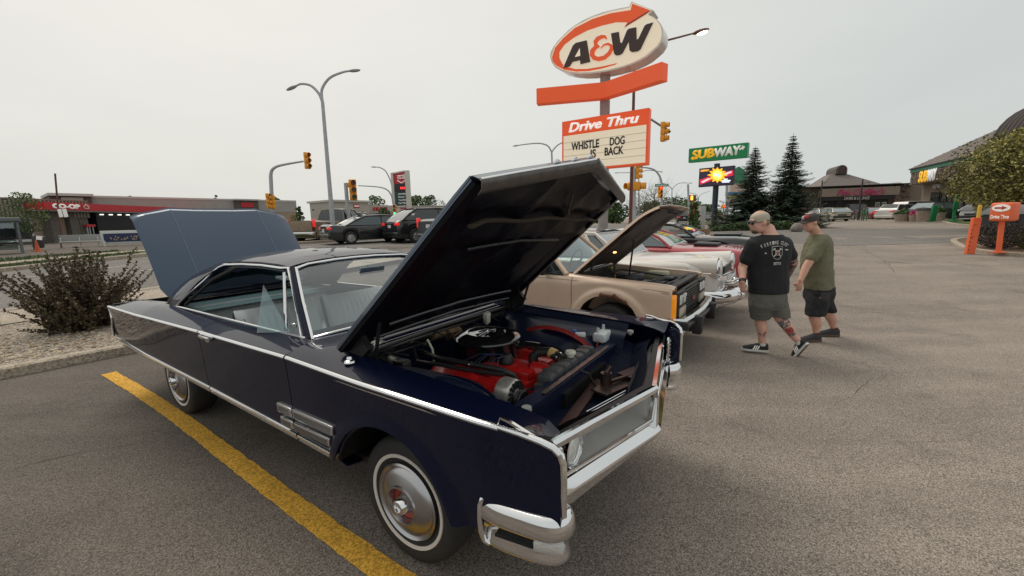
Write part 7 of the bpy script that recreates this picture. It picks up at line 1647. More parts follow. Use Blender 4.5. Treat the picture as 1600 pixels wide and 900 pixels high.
# ribbed barrel dormer on its roof
bcx = at(1584, 219, 36); bw2 = 5.0
ud = V((W7.d.x, W7.d.y, 0)); nd = W7.n
c = V((bcx.x, bcx.y, bcx.z)) - rs_.location
b = MB(); rows = []
for i in range(56):
    t = i / 55; rb_ = 1 + .035 * (1 if (i % 4) < 2 else -1); rows.append([c + ud * (-.2 + t * 9) + nd * (x * 2.8 * rb_ + 1.5) + V((0, 0, (y * 3.3 * rb_ - .6) + 0)) for x, y in [(-1.0, -.4)] + [(-math.cos(a), math.sin(a)) for a in [PI * k / 16 for k in range(17)]] + [(1.0, -.4)]])
b.grid(rows); b.add(rows[0], [tuple(range(19))]); b.build('ribbed_dormer', mat('ribbed_dark_brown', (.055, .042, .038), .6), rs_, smooth=20)
# background low buildings far beyond the crossing
for px0, px1, py, Y, c_, lab in ((870, 935, 338, 120, (.40, .37, .34), 'far pale building behind the sign pole trees'), (1060, 1110, 337, 190, (.20, .19, .19), 'distant dark strip building by the far traffic')):
    p, q = at(px0, 345, Y), at(px1, 345, Y); r_ = empty('far_building', V((p.x, p.y, T(p.x, p.y))), 0, label=lab, cat='building'); Wf = Wall(p, q, r_); Wf.slab('wall', stucco('far_wall_%d' % px0, c_), 0, Wf.L, .4, Wf.z(px0, py), 0, 8)
    for k in range(5): Wf.slab('window', WIN, Wf.L * (.06 + .19 * k), Wf.L * (.16 + .19 * k), 1.4, 1.4 + (Wf.z(px0, py) - 1.4) * .6, .05, .1)
# ================================================================== trees and shrubs
BARK = mat('bark', (.09, .065, .045), .9, var=.3, vs=8, bump=.6, bs=20)
def leafmat(nm, c, v=.45): return mat(nm, c, .65, var=v, vs=2.5)
LG = [leafmat('leaf_mid_green', (.06, .115, .03)), leafmat('leaf_dark_green', (.035, .07, .024)), leafmat('leaf_pale_green', (.10, .155, .04))]
def leafquad(b, c, d, u, L_, w_):
    s_ = d.cross(u); s_ = s_.normalized() if s_.length > 1e-6 else V((1, 0, 0))
    b.add([c - d * L_ * .5, c + s_ * w_, c + d * L_ * .5, c - s_ * w_], [(0, 1, 2, 3)])
def rnd(rr): 
    while True:
        v = V((rr.uniform(-1, 1), rr.uniform(-1, 1), rr.uniform(-1, 1)))
        if .05 < v.length < 1: return v
def tree(name, base, h, cw, label, cat='tree', group=None, mats=LG, trunk_h=.3, seed=1, leaves=2200, ls=.22, clumps=26, bare=False, trunk_r=None, shape='round'):
    rr = random.Random(seed); root = empty(name, base, rr.uniform(0, 6), label=label, cat=cat, group=group)
    tr = trunk_r or h * .022; b = MB(); th = h * (trunk_h + .35)
    lean = V((rr.uniform(-.03, .03) * h, rr.uniform(-.03, .03) * h, 0))
    b.tube([V((0, 0, 0)), V((0, 0, h * .04)), lean * .5 + V((0, 0, th * .5)), lean + V((0, 0, th)), lean + V((0, 0, h * .92))], [tr * 1.5, tr * 1.1, tr * .85, tr * .5, tr * .1], 9); cl = []
    for k in range(clumps):
        f = trunk_h + (1 - trunk_h) * (k + .5) / clumps
        if shape == 'round': rad = cw / 2 * math.sin(PI * min(1, max(0.05, (f - trunk_h) / (1 - trunk_h) * .85 + .12))) ** .7
        elif shape == 'cone': rad = cw / 2 * (1 - (f - trunk_h) / (1 - trunk_h)) ** .8 + cw * .05
        else: rad = cw / 2 * (.6 + .4 * math.sin(PI * f))
        a = k * 2.4 + rr.uniform(-.5, .5); rd_ = rad * rr.uniform(.35, .95); c = V((rd_ * math.cos(a), rd_ * math.sin(a), h * f * rr.uniform(.95, 1.02))) + lean * f; cl.append((c, rad * rr.uniform(.28, .5) + cw * .05))
        st = lean * f * .7 + V((0, 0, h * max(trunk_h * .8, f - .22))); mid = st.lerp(c, .5) + V((0, 0, -.02 * h)); b.tube([st, mid, c], [tr * .42, tr * .25, tr * .06], 5)
        if bare:
            for q in range(7):
                e = c + rnd(rr) * cw * .22 + V((0, 0, cw * .08)); b.tube([mid.lerp(c, rr.uniform(.2, 1)), e], [tr * .12, tr * .03], 3)
    b.build('trunk', BARK, root, smooth=60)
    if leaves:
        b = MB(); per = leaves // len(cl)
        for c, r0 in cl:
            mi = rr.choice(range(len(mats))); 
            for q in range(per):
                v = rnd(rr); v = v.normalized() * v.length ** .4; v.z *= .75; p = c + v * r0; b.cur = mi if rr.random() < .7 else rr.choice(range(len(mats)))
                leafquad(b, p, rnd(rr).normalized(), rnd(rr), ls * rr.uniform(.7, 1.3), ls * .34)
        b.build('crown', mats, root, smooth=0, fixn=False)
    return root
def gat(px, py, Y): p = at(px, py, Y); return V((p.x, p.y, T(p.x, p.y)))
def htop(px, py, base): return at(px, py, base.y).z - base.z
# spruces
SPR = [leafmat('spruce_blue_green', (.070, .112, .074)), leafmat('spruce_dark', (.040, .068, .042)), leafmat('spruce_tip', (.12, .16, .10))]
def spruce(base, h, w_, label, seed):
    rr = random.Random(seed); root = empty('spruce_tree', base, 0, label=label, cat='spruce', group=None)
    b = MB(); b.tube([V((0, 0, 0)), V((0, 0, h * .5)), V((0, 0, h))], [h * .018, h * .010, .01], 8); tk_ = b
    n = MB(); z = h * .05
    while z < h * .985:
        f = z / h; L_ = w_ / 2 * ((1 - f) ** 1.0 * .85 + (1 - f) ** 3 * .25) * rr.uniform(.8, 1.15) + .10; nb = 9 if f < .6 else 7; a0 = rr.uniform(0, 6.28)
        if rr.random() < .08: L_ *= .6
        for k in range(nb):
            a = a0 + 2 * PI * k / nb + rr.uniform(-.25, .25); Lb = L_ * rr.uniform(.72, 1.12); d = V((math.cos(a), math.sin(a), 0)); pts = []
            for i in range(7):
                t = i / 6; pts.append(V((0, 0, z)) + d * Lb * t + V((0, 0, -.22 * Lb * math.sin(t * 2.2) + .10 * Lb * t * t)))
            tk_.tube([pts[0], pts[3], pts[6]], [h * .004, h * .003, .004], 4)
            side = V((-d.y, d.x, 0)); m_ = max(6, int(Lb * 17))
            for i in range(m_):
                t = .12 + .88 * i / m_; idx = min(5, int(t * 6)); p = pts[idx].lerp(pts[idx + 1], t * 6 - idx); tw = .34 * Lb * (1 - t) ** .6 + .10
                for s_ in (-1, 1):
                    dd = (side * s_ * rr.uniform(.6, 1) + d * rr.uniform(.3, .9) + V((0, 0, rr.uniform(-.35, .12)))).normalized(); ln = tw * rr.uniform(.6, 1.1)
                    n.cur = 2 if t > .8 and rr.random() < .5 else rr.choice((0, 0, 1)); leafquad(n, p + dd * ln * .5, dd, V((rr.uniform(-.4, .4), rr.uniform(-.4, .4), 1)), ln, .035 + .02 * ln)
        z += h * .018 * rr.uniform(.7, 1.35)
    tk_.build('trunk', BARK, root, smooth=60); n.build('crown', SPR, root, smooth=0, fixn=False); return root
b1 = gat(1172, 350, 31); spruce(b1, htop(1174, 228, b1), 6.3, 'left, shorter spruce beside the sandwich shop sign', 3)
b2 = gat(1228, 350, 30); spruce(b2, htop(1236, 208, b2), 5.6, 'right, taller pointed blue-green spruce', 8)
# juniper ground cover
b = MB(); rr = random.Random(2)
for k in range(5200):
    px = rr.uniform(1108, 1280); Y = rr.uniform(26.5, 29.5); p = at(px, 350, Y); z = T(p.x, p.y) + .05 + rr.random() * .55 * max(.1, math.sin(PI * (px - 1104) / 180)) ; c = V((p.x, p.y, z)); b.cur = rr.choice((0, 0, 1)); leafquad(b, c, V((rr.gauss(0, 1), rr.gauss(0, 1), rr.uniform(.2, 1))).normalized(), rnd(rr), .30, .05)
b.build('juniper_groundcover', [leafmat('juniper_green', (.05, .09, .02)), leafmat('juniper_dark', (.025, .045, .015))], smooth=0, fixn=False, kind='stuff', label='low spreading juniper under the two spruces', cat='ground cover')
# big maple-like tree at right
OLIVE = [leafmat('leaf_olive', (.22, .205, .05)), leafmat('leaf_olive_light', (.38, .335, .10)), leafmat('leaf_olive_dark', (.10, .095, .03))]
bT = gat(1606, 350, 20)
tree('leafy_tree', bT, htop(1598, 203, bT), 5.6, 'broad olive-green tree in front of the sandwich shop', seed=5, mats=OLIVE, leaves=30000, ls=.13, clumps=80, trunk_h=.24)
# far tree row etc
for k, (px, top, Y, wd, lab, sd_) in enumerate(((431, 306, 110, 5, 'round green tree poking over the store roof', 1), (638, 307, 120, 9, 'wide green tree just left of the CO-OP pylon', 2), (588, 308, 118, 8, 'green tree over the end of the long store', 3), (655, 306, 115, 8, 'green tree just right of the CO-OP pylon', 4), (672, 308, 125, 8, 'green tree near the raised navy hood corner', 9),
        (963, 318, 60, 3.6, 'upright dark tree right of the grey sign pole', 5), (950, 326, 70, 3.2, 'smaller round tree beside the grey sign pole', 6), (1275, 283, 90, 6, 'light green tree showing over the diner roof', 7), (1103, 322, 90, 6, 'rounded green tree left of the dark sign pole', 8), (1050, 312, 110, 12, 'broad green tree behind the raised tan hood', 10), (1075, 314, 120, 9, 'green tree behind the walk signal', 12), (1017, 318, 100, 8, 'dark green tree left of the curved signal mast', 13), (925, 332, 70, 4, 'low bushy tree seen left of the grey sign pole', 14))):
    bb_ = gat(px, 350, Y); tree('background_tree', bb_, htop(px, top, bb_), wd, lab, seed=20 + sd_, leaves=1500, ls=.55 if Y > 80 else .34, clumps=18, trunk_h=.12, group='trees in the background')
for k, (px, top, Y, wd, lab) in enumerate(((1022, 291, 60, 9, 'leafless grey-brown tree behind the street name sign'), (1005, 305, 64, 7, 'leafless tree right of the brown pole'))):
    bb_ = gat(px, 350, Y); tree('bare_tree', bb_, htop(px, top, bb_), wd, lab, seed=40 + k, leaves=0, clumps=44, bare=True, trunk_h=.15)
for px, top, Y, wd, lab in ((470, 323, 38, 1.5, 'conical green shrub before the beige store wall'), (601, 325, 40, 1.5, 'small rounded tree before the far store wall')):
    bb_ = gat(px, 350, Y); tree('small_tree', bb_, htop(px, top, bb_), wd, lab, seed=int(px), leaves=2200, ls=.13, clumps=22, trunk_h=.05, shape='cone' if px < 500 else 'round')
for px, top, Y, wd, lab in ((210, 305, 140, 3.5, 'dark spruce tip showing over the store roof'), (344, 304, 140, 3.5, 'second dark spruce tip farther along the store roof')):
    bb_ = gat(px, 350, Y); tree('background_tree', bb_, htop(px, top, bb_), wd, lab, seed=int(px), leaves=900, ls=.6, clumps=16, trunk_h=.1, shape='cone', mats=SPR)
bb_ = gat(53, 384, 27); tree('young_tree', bb_, htop(55, 300, bb_), 2.1, 'slender young tree with loose leaves before the tan shop', seed=77, mats=[leafmat('young_leaf', (.12, .17, .05)), leafmat('young_leaf_dark', (.07, .10, .03))], leaves=1500, ls=.12, clumps=18, trunk_h=.34, trunk_r=.045)
# dark purple shrub in the gravel bed
PUR = [leafmat('ninebark_leaf', (.13, .088, .045), .35), leafmat('ninebark_leaf_dark', (.06, .04, .028), .35), leafmat('ninebark_leaf_green', (.10, .095, .035), .3)]
sb = S(0, 9.35); g_ = G(134, 524); sb = V((g_.x, g_.y, T(g_.x, g_.y) + .09))
root = empty('shrub', sb, 0, label='bushy dark purple-leaved shrub growing in the gravel bed', cat='shrub')
rr = random.Random(12); st = MB(); lf = MB()
for k in range(270):
    a = rr.uniform(0, 2 * PI); tilt = rr.random() ** .8 * .92; d = V((math.cos(a) * math.sin(tilt), math.sin(a) * math.sin(tilt), math.cos(tilt))); L_ = rr.uniform(.95, 1.62) * (1 - .10 * tilt) * (1.10 if k % 9 == 0 else .9) * (1 if k < 180 else rr.uniform(.35, .6)); pts = []; o_ = V((rr.gauss(0, .13), rr.gauss(0, .13), 0))
    if k >= 180: tilt = rr.uniform(.7, 1.35); d = V((math.cos(a) * math.sin(tilt), math.sin(a) * math.sin(tilt), math.cos(tilt)))
    for i in range(9):
        t = i / 8; pts.append(o_ + d * L_ * t + V((0, 0, .10 * L_ * t * (1 - t) - .02 * t)) + V((rr.gauss(0, .008), rr.gauss(0, .008), 0)))
    st.tube(pts, [.007 * (1 - t / 9) + .0015 for t in range(9)], 4)
    n_ = int(L_ * 74)
    for i in range(n_):
        t = .12 + .88 * i / n_; idx = min(7, int(t * 8)); p = pts[idx].lerp(pts[idx + 1], t * 8 - idx); v = rnd(rr).normalized(); dd = (d * .6 + v).normalized(); s_ = .050 * (1.15 - .5 * t) * rr.uniform(.7, 1.25)
        lf.cur = 2 if rr.random() < .3 else rr.choice((0, 1)); c = p + dd * s_ * .6; u = rnd(rr); sx = dd.cross(u).normalized(); nn = sx.cross(dd)
        lf.add([c - dd * s_ * .6, c - dd * s_ * .1 + sx * s_ * .42 + nn * s_ * .1, c + dd * s_ * .6, c - dd * s_ * .1 - sx * s_ * .42 + nn * s_ * .1], [(0, 1, 2), (0, 2, 3)])
st.build('stems', mat('ninebark_stem', (.06, .03, .02), .8), root); lf.build('leaves', PUR, root, smooth=0, fixn=False)
# island shrubs and grass edges
for px, py, Y, w_, h_, mt, lab in ((1560, 392, 13.6, 1.25, .85, [leafmat('barberry', (.05, .035, .022)), leafmat('barberry_dark', (.028, .02, .014))], 'round dark barberry shrub between the orange posts'), (1612, 392, 13.4, 1.0, .6, [leafmat('gold_leaf', (.30, .30, .02)), leafmat('gold_leaf2', (.16, .2, .02))], 'bright yellow-green shrub at the right edge')):
    p = at(px, py, Y); p.z = T(p.x, p.y) + .09; root = empty('shrub', p, 0, label=lab, cat='shrub'); b = MB(); rr = random.Random(int(px)); st = MB()
    for k in range(4200):
        v = rnd(rr); v = v.normalized() * v.length ** .5; b.cur = rr.choice((0, 1)); leafquad(b, V((v.x * w_ / 2, v.y * w_ / 2, h_ * .5 + v.z * h_ * .5)), rnd(rr).normalized(), rnd(rr), .05, .017)
    for k in range(24): v = rnd(rr); st.tube([V((0, 0, 0)), V((v.x * w_ * .4, v.y * w_ * .4, h_ * .5 + abs(v.z) * h_ * .4))], .006, 3)
    b.build('leaves', mt, root, smooth=0, fixn=False); st.build('stems', BARK, root)
# grass blades along verges
b = MB(); rr = random.Random(6)
for k in range(15000):
    u = rr.uniform(-26, 4); n = rr.choice((rr.uniform(22.45, 24.1), rr.uniform(25.6, 27.9))); p = S(u, n, .10); hgt = rr.uniform(.04, .12); a = rr.uniform(0, 6.28); w_ = .02
    b.add([(p.x - w_ * math.cos(a), p.y - w_ * math.sin(a), p.z), (p.x + w_ * math.cos(a), p.y + w_ * math.sin(a), p.z), (p.x + rr.gauss(0, .02), p.y + rr.gauss(0, .02), p.z + hgt)], [(0, 1, 2)])
b.build('grass', leafmat('grass_blade', (.07, .10, .03)), smooth=0, fixn=False, kind='stuff', label='short green grass on the verges across the street', cat='grass')
# ================================================================== traffic and parked cars in the background
def car_at(px, py, Y, yaw, name, label, cat, paint, **kw):
    p = at(px, py, Y); p.z = T(p.x, p.y) - .0; return vehicle(name, p, yaw, label, cat, paint, **kw)
CP = lambda nm, c, **k: mat(nm, c, k.get('r', .3), k.get('m', .2), coat=.8, coatr=.05)
# rear-axle based spots: location is the front axle
def place_rear(px, Y, yaw, wbase):       # point under rear axle at pixel column, then front axle
    p = at(px, 350, Y); return V((p.x + math.cos(yaw) * wbase, p.y + math.sin(yaw) * wbase, 0))
YW = R(50)
def traffic(px, Y, yaw, **kw):
    wb = kw.get('wb', 2.7); l = place_rear(px, Y, yaw, wb); l.z = T(l.x, l.y) - .01
    return vehicle(kw.pop('name'), l, yaw, kw.pop('label'), kw.pop('cat'), kw.pop('paint'), **kw)
sd = traffic(538, 21.4, R(40), name='parked_car', label='black sedan waiting in the street, seen over the navy roof', cat='car', paint=CP('black_sedan_paint', (.012, .016, .018)), L=4.65, Wd=1.8, H=1.45, belt=.93, hood=.82, deck=.98, wb=2.65, fo=.95, gx=(.70, -.2, -1.75, -2.85), r=.32, lit=False, glass=mat('sedan_glass', (.035, .055, .06), .06, coat=1), wt=.70)
sv = traffic(636, 21.5, R(42), name='parked_car', label='black SUV with lit red brake lights behind the navy hood', cat='SUV', paint=CP('black_suv_paint', (.008, .009, .011)), L=4.7, Wd=1.85, H=1.74, belt=1.12, hood=1.0, deck=1.12, wb=2.8, fo=.92, gx=(.65, -.2, -2.6, -3.5), r=.36, lit=True, tail='split', wt=.76)
b = MB(); b.box((-3.79, 0, 1.02), (.03, .7, .09)); b.build('tailgate_chrome', CHROME_WORN, sv, smooth=0)
mv = traffic(560, 40, R(35), name='parked_car', label='grey crew vehicle behind the black sedan roof', cat='SUV', paint=CP('dull_brown_grey_paint', (.09, .08, .075)), L=5.2, Wd=1.95, H=1.8, belt=1.2, hood=1.1, deck=1.28, wb=3.1, fo=.95, gx=(.6, -.3, -2.4, -3.0), r=.40, lit=True, tail='tall', glass=mat('brown_glass', (.07, .06, .055), .1, coat=1))
pk = traffic(489, 24, R(80), name='pickup_truck', label='tan-tailgate pickup with red brake lights left of the black sedan', cat='pickup truck', paint=CP('brown_pickup_paint', (.16, .115, .075)), L=5.6, Wd=1.95, H=1.9, belt=1.15, hood=1.1, deck=1.18, wb=3.5, fo=.95, gx=(.4, -.3, -1.5, -1.75), r=.39, lit=True, tail='tall')
b = MB(); b.rbox((-4.66, 0, .88), (.05, 1.5, .52), .02); b.build('tailgate', mat('dusty_tailgate', (.26, .19, .13), .7, var=.15, vs=3), pk)
b = MB(); b.rbox((-4.78, 0, .50), (.16, 1.8, .18), .03); b.build('step_bumper', CHROME_WORN, pk)
sp2 = traffic(700, 18.5, R(45), name='pickup_truck', label='dark pickup partly hidden behind the raised navy hood', cat='pickup truck', paint=CP('dark_pickup_paint', (.03, .032, .035)), L=5.4, Wd=1.95, H=1.85, belt=1.12, hood=1.05, deck=1.15, wb=3.4, fo=.95, gx=(.4, -.3, -1.5, -1.8), r=.38, lit=True, tail='tall')
# right lot
def lot(px, Y, yaw, py=345, **kw):
    p = at(px, py, Y); p.z = T(p.x, p.y) - .01; return vehicle(kw.pop('name', 'parked_car'), p, yaw, kw.pop('label'), kw.pop('cat'), kw.pop('paint'), **kw)
lot(1308, 44, R(-105), label='champagne sedan facing us in the diner lot', cat='car', paint=CP('champagne_sedan', (.50, .44, .34), r=.35), L=4.7, Wd=1.82, H=1.42, lit=False, glass=mat('pale_glass', (.20, .25, .26), .08, coat=1))
lot(1286, 50, R(-105), label='white car mostly hidden behind the champagne sedan', cat='car', paint=CP('white_car', (.62, .62, .62)), L=4.6, Wd=1.8, H=1.5)
lot(1331, 53, R(68), label='dark pickup with tailgate towards us beside the champagne sedan', cat='pickup truck', name='pickup_truck', paint=CP('maroon_black_paint', (.035, .02, .024)), L=5.6, Wd=2.0, H=1.9, belt=1.15, hood=1.1, deck=1.2, wb=3.5, gx=(.4, -.3, -1.5, -1.8), r=.4, tail='tall')
lot(1360, 47, R(62), label='red sedan parked behind the black lamp post', cat='car', paint=CP('red_sedan_paint', (.20, .012, .02)), L=4.6, Wd=1.8, H=1.42, glass=mat('pale_glass', (.20, .25, .26), .08, coat=1))
lot(1411, 44, R(20), label='white SUV parked left of the wide stone planter', cat='SUV', paint=CP('white_suv', (.66, .64, .61)), L=4.4, Wd=1.8, H=1.65, belt=1.05, hood=.98, deck=1.1, gx=(.7, -.1, -2.3, -2.9), r=.35)
lot(1440, 46, R(8), label='taller white SUV behind the pink-flowered planter', cat='SUV', paint=CP('white_suv', (.66, .64, .61)), L=4.9, Wd=1.95, H=1.95, belt=1.2, hood=1.1, deck=1.2, gx=(.7, 0, -2.9, -3.3), r=.38)
lot(1442, 40.5, R(195), label='dark blue SUV behind the round litter bin', cat='SUV', paint=CP('slate_suv', (.05, .06, .07)), L=4.7, Wd=1.9, H=1.75, belt=1.1, hood=1.0, deck=1.1, gx=(.7, -.1, -2.5, -3.2), r=.37, glass=mat('pale_glass', (.20, .25, .26), .08, coat=1))
lot(1530, 33, R(185), label='white car glimpsed behind the banner post under the olive tree', cat='car', paint=CP('white_car', (.62, .62, .62)), L=4.6, Wd=1.8, H=1.45)
lot(1592, 16.5, R(190), py=365, label='dark charcoal car behind the island shrub at the right edge', cat='car', paint=CP('charcoal_paint', (.03, .033, .038)), L=4.8, Wd=1.85, H=1.45, belt=.98, hood=.90, wb=2.8, r=.34)
# far traffic
for px, Y, yaw, c_, lab in ((1067, 62, R(70), (.012, .014, .016), 'small dark pickup beyond the raised tan hood'), (1083, 95, R(-100), (.03, .05, .12), 'tiny blue car in the far street'), (1104, 85, R(70), (.35, .35, .37), 'tiny silver car left of the dark sign pole'), (1126, 90, R(75), (.30, .02, .02), 'tiny red car right of the dark sign pole'), (1097, 110, R(80), (.08, .08, .09), 'tiny grey car in the far street behind the cabinet')):
    lot(px, Y, yaw, label=lab, cat='car', paint=CP('far_paint_%d' % px, c_), L=4.6, Wd=1.85, H=1.6, belt=1.0, hood=.9)
lot(60, 40, R(20), py=372, label='white low car parked behind the young tree', cat='car', paint=CP('white_car', (.62, .62, .62)), L=4.6, Wd=1.8, H=1.35)
lot(452, 60, R(60), label='pale car just left of the tan-tailgate pickup', cat='car', paint=CP('white_car', (.62, .62, .62)), L=4.6, Wd=1.8, H=1.45)
# ================================================================== the two men
SKIN = mat('skin', (.64, .36, .27), .5, var=.10, vs=9, spec=.4)
SKIN2 = mat('skin_tanned', (.62, .34, .24), .5, var=.10, vs=9, spec=.4)
CLT = bpy.data.textures.new('cloth_folds', 'CLOUDS'); CLT.noise_scale = .11; CLT.noise_depth = 2
def folds(o, st=.016):
    m1 = o.modifiers.new('folds', 'DISPLACE'); m1.texture = CLT; m1.strength = st; m1.mid_level = .5; m1.texture_coords = 'LOCAL'; return o
def tattoo(nm, skin, inks, sc, thr):
    m = bpy.data.materials.new(nm); m.use_nodes = True; nt = m.node_tree; bs = nt.nodes['Principled BSDF']; bs.inputs['Roughness'].default_value = .5; N = nt.nodes.new
    tc_ = N('ShaderNodeTexCoord'); n = N('ShaderNodeTexNoise'); n.inputs['Scale'].default_value = sc; n.inputs['Detail'].default_value = 3; n.inputs['Distortion'].default_value = 1.2; nt.links.new(tc_.outputs['Object'], n.inputs['Vector'])
    r_ = N('ShaderNodeValToRGB'); r_.color_ramp.interpolation = 'EASE'; e = r_.color_ramp.elements; e[0].position = thr; e[0].color = tuple(skin) + (1,); e[1].position = thr + .05; e[1].color = tuple(inks[0]) + (1,)
    for k, c in enumerate(inks[1:]): q = e.new(thr + .09 + .05 * k); q.color = tuple(c) + (1,)
    nt.links.new(n.outputs[0], r_.inputs[0]); nt.links.new(r_.outputs[0], bs.inputs['Base Color']); return m
def ringloft(b, secs, n=20):            # secs: (centre, axis a, axis b, ra, rb)
    rows = []
    for c, A, B_, ra, rb in secs: rows.append([c + A * math.cos(2 * PI * k / n) * ra + B_ * math.sin(2 * PI * k / n) * rb for k in range(n)])
    b.grid(rows, True); b.add(rows[0], [tuple(reversed(range(n)))]); b.add(rows[-1], [tuple(range(n))])
def limb(b, pts, rs, n=14):
    P_, R_ = [], []
    for i in range(len(pts) - 1):
        for k in range(5):
            t = k / 5; e = t; P_.append(pts[i].lerp(pts[i + 1], t)); R_.append(rs[i] + (rs[i + 1] - rs[i]) * (t * t * (3 - 2 * t)))
    P_.append(pts[-1]); R_.append(rs[-1]); b.tube(P_, R_, n); b.ell(pts[0], (rs[0],) * 3, 12, 8); b.ell(pts[-1], (rs[-1],) * 3, 12, 8)
def remesh(o, vox, sm=4, f=.5):
    m1 = o.modifiers.new('voxel', 'REMESH'); m1.mode = 'VOXEL'; m1.voxel_size = vox; m1.use_smooth_shade = True
    m2 = o.modifiers.new('smooth', 'SMOOTH'); m2.iterations = sm; m2.factor = f; return o
def hand(b, w, d, s, palmn, L_=.19, curl=.5):
    """w wrist point, d direction of the hand, palmn palm normal, s side direction for the thumb"""
    d = d.normalized(); side = s.normalized(); pn = palmn.normalized(); c = w + d * .05
    b.ell(c, (1, 1, 1), 12, 8, Matrix((tuple(V((side.x * .042, d.x * .058, pn.x * .017))), tuple(V((side.y * .042, d.y * .058, pn.y * .017))), tuple(V((side.z * .042, d.z * .058, pn.z * .017))))))
    for k, (o_, l_) in enumerate(((.030, .072), (.010, .080), (-.010, .075), (-.029, .060))):
        p0 = w + d * .09 + side * o_; p1 = p0 + (d + pn * curl * .4).normalized() * l_ * .5; p2 = p1 + (d * (1 - curl * .5) + pn * curl * 1.1).normalized() * l_ * .35; p3 = p2 + (d * (1 - curl) + pn * curl * 1.7).normalized() * l_ * .3
        b.tube([p0, p1, p2, p3], [.0105, .0098, .009, .0075], 8)
    p0 = w + d * .03 + side * .038; b.tube([p0 - side * .012, p0 + (d * .6 + side * .7).normalized() * .038, p0 + (d * 1.0 + side * .5 + pn * .5).normalized() * .068], [.0135, .0115, .0085], 8)
def head(b, c, F_, up, k=1.0):
    """c centre of skull, F_ facing; returns frame"""
    F_ = F_.normalized(); S_ = F_.cross(up).normalized(); U_ = S_.cross(F_).normalized()
    M_ = lambda a, f, u: Matrix(((S_.x * a, F_.x * f, U_.x * u), (S_.y * a, F_.y * f, U_.y * u), (S_.z * a, F_.z * f, U_.z * u)))
    P_ = lambda a, f, u: c + S_ * a * k + F_ * f * k + U_ * u * k
    b.ell(P_(0, -.005, .02), (1, 1, 1), 20, 14, M_(.078 * k, .098 * k, .105 * k)); b.ell(P_(0, .018, -.045), (1, 1, 1), 18, 12, M_(.064 * k, .078 * k, .080 * k)); b.ell(P_(0, .045, -.092), (1, 1, 1), 12, 8, M_(.036 * k, .036 * k, .028 * k))
    b.ell(P_(0, .088, .028), (1, 1, 1), 12, 8, M_(.055 * k, .016 * k, .014 * k)); b.tube([P_(0, .092, .018), P_(0, .104, -.008), P_(0, .114, -.028), P_(0, .100, -.040)], [.009 * k, .011 * k, .015 * k, .012 * k], 8)
    b.ell(P_(0, .094, -.060), (1, 1, 1), 10, 6, M_(.026 * k, .012 * k, .008 * k)); b.ell(P_(0, .092, -.070), (1, 1, 1), 10, 6, M_(.024 * k, .012 * k, .008 * k))
    for s in (-1, 1): b.ell(P_(s * .079, -.008, -.008), (1, 1, 1), 10, 8, M_(.010 * k, .020 * k, .032 * k)); b.ell(P_(s * .030, .072, -.028), (1, 1, 1), 10, 6, M_(.028 * k, .022 * k, .024 * k))
    return P_, M_, (S_, F_, U_)
def man(name, base, label, J, heading, face, skin, shirt, shorts, sizes, fat=1.0):
    root = empty(name, base, 0, label=label, cat='person')
    j = {k: V(p) - base for k, p in J.items()}
    H = V((math.cos(heading), math.sin(heading), 0)); S_ = V((H.y, -H.x, 0)); U_ = V((0, 0, 1))          # S_ = his right
    return root, j, H, S_
def px3(px, py, Y): return at(px, py, Y)
# ---------- man in the black T-shirt
B1 = V((3.42, 5.08, 0)); hd1 = R(104)
r1 = empty('person', B1, 0, label='man in black printed T-shirt, grey shorts and tan cap walking beside the parked cars', cat='person')
H1 = V((math.cos(hd1), math.sin(hd1), 0)); S1 = V((H1.y, -H1.x, 0)); Z = V((0, 0, 1))
def Q1(px, py, Y): return at(px, py, Y) - B1
hipc = Q1(1200, 462, 5.10); chest = Q1(1199, 405, 5.08); neck = Q1(1202, 367, 5.10)
LK, LA = Q1(1188, 500, 5.13), Q1(1191, 542, 5.10); RK, RA = Q1(1219, 497, 5.06), Q1(1249, 537, 4.96)
LA.z = .10; 
def torso(b, g=0, z0=None, top=True):
    secs = []
    for t, rx, ry, off in ((0, .232, .165, .0), (.15, .240, .178, .0), (.32, .242, .182, .01), (.5, .245, .176, .01), (.66, .258, .166, -.01), (.80, .268, .150, -.02), (.87, .255, .132, -.03), (.93, .205, .116, -.03), (.975, .150, .100, -.028), (1.005, .115, .094, -.025), (1.04, .092, .085, -.02)):
        c = (hipc + Z * .02).lerp(neck, t) + H1 * off; secs.append((c, S1, H1, rx + g, ry + g))
    return secs
shL = neck - S1 * .235 - Z * .10 - H1 * .02; shR = neck + S1 * .205 - Z * .115 - H1 * .03
elL, wrL = Q1(1160, 418, 5.10), Q1(1160, 440, 4.98); elR, wrR = Q1(1239, 410, 5.12), Q1(1226, 438, 5.34)
b = MB(); ringloft(b, torso(b)[:-1]); limb(b, [neck - Z * .05 - H1 * .02, neck + Z * .06 + H1 * .03], [.100, .082]); limb(b, [neck - Z * .02 - H1 * .02, neck + S1 * .13 - Z * .08 - H1 * .02], [.07, .06]); limb(b, [neck - Z * .02 - H1 * .02, neck - S1 * .13 - Z * .08 - H1 * .02], [.07, .06])
hc1 = Q1(1187, 347, 5.10); fc1 = V((-1, .02, -.12)).normalized(); P_, M_, fr1 = head(b, hc1, fc1, Z, 1.12)
limb(b, [shL, elL, wrL], [.072, .052, .034]); limb(b, [elL.lerp(wrL, .0), elL.lerp(wrL, .3)], [.052, .050]); limb(b, [shR, elR, wrR], [.072, .052, .034])
hand(b, wrL, V((.25, .15, -1)), S1 * -1 + H1, V((.6, .6, 0)), curl=.5); hand(b, wrR, V((-.1, .3, -1)), H1, -S1, curl=.5)
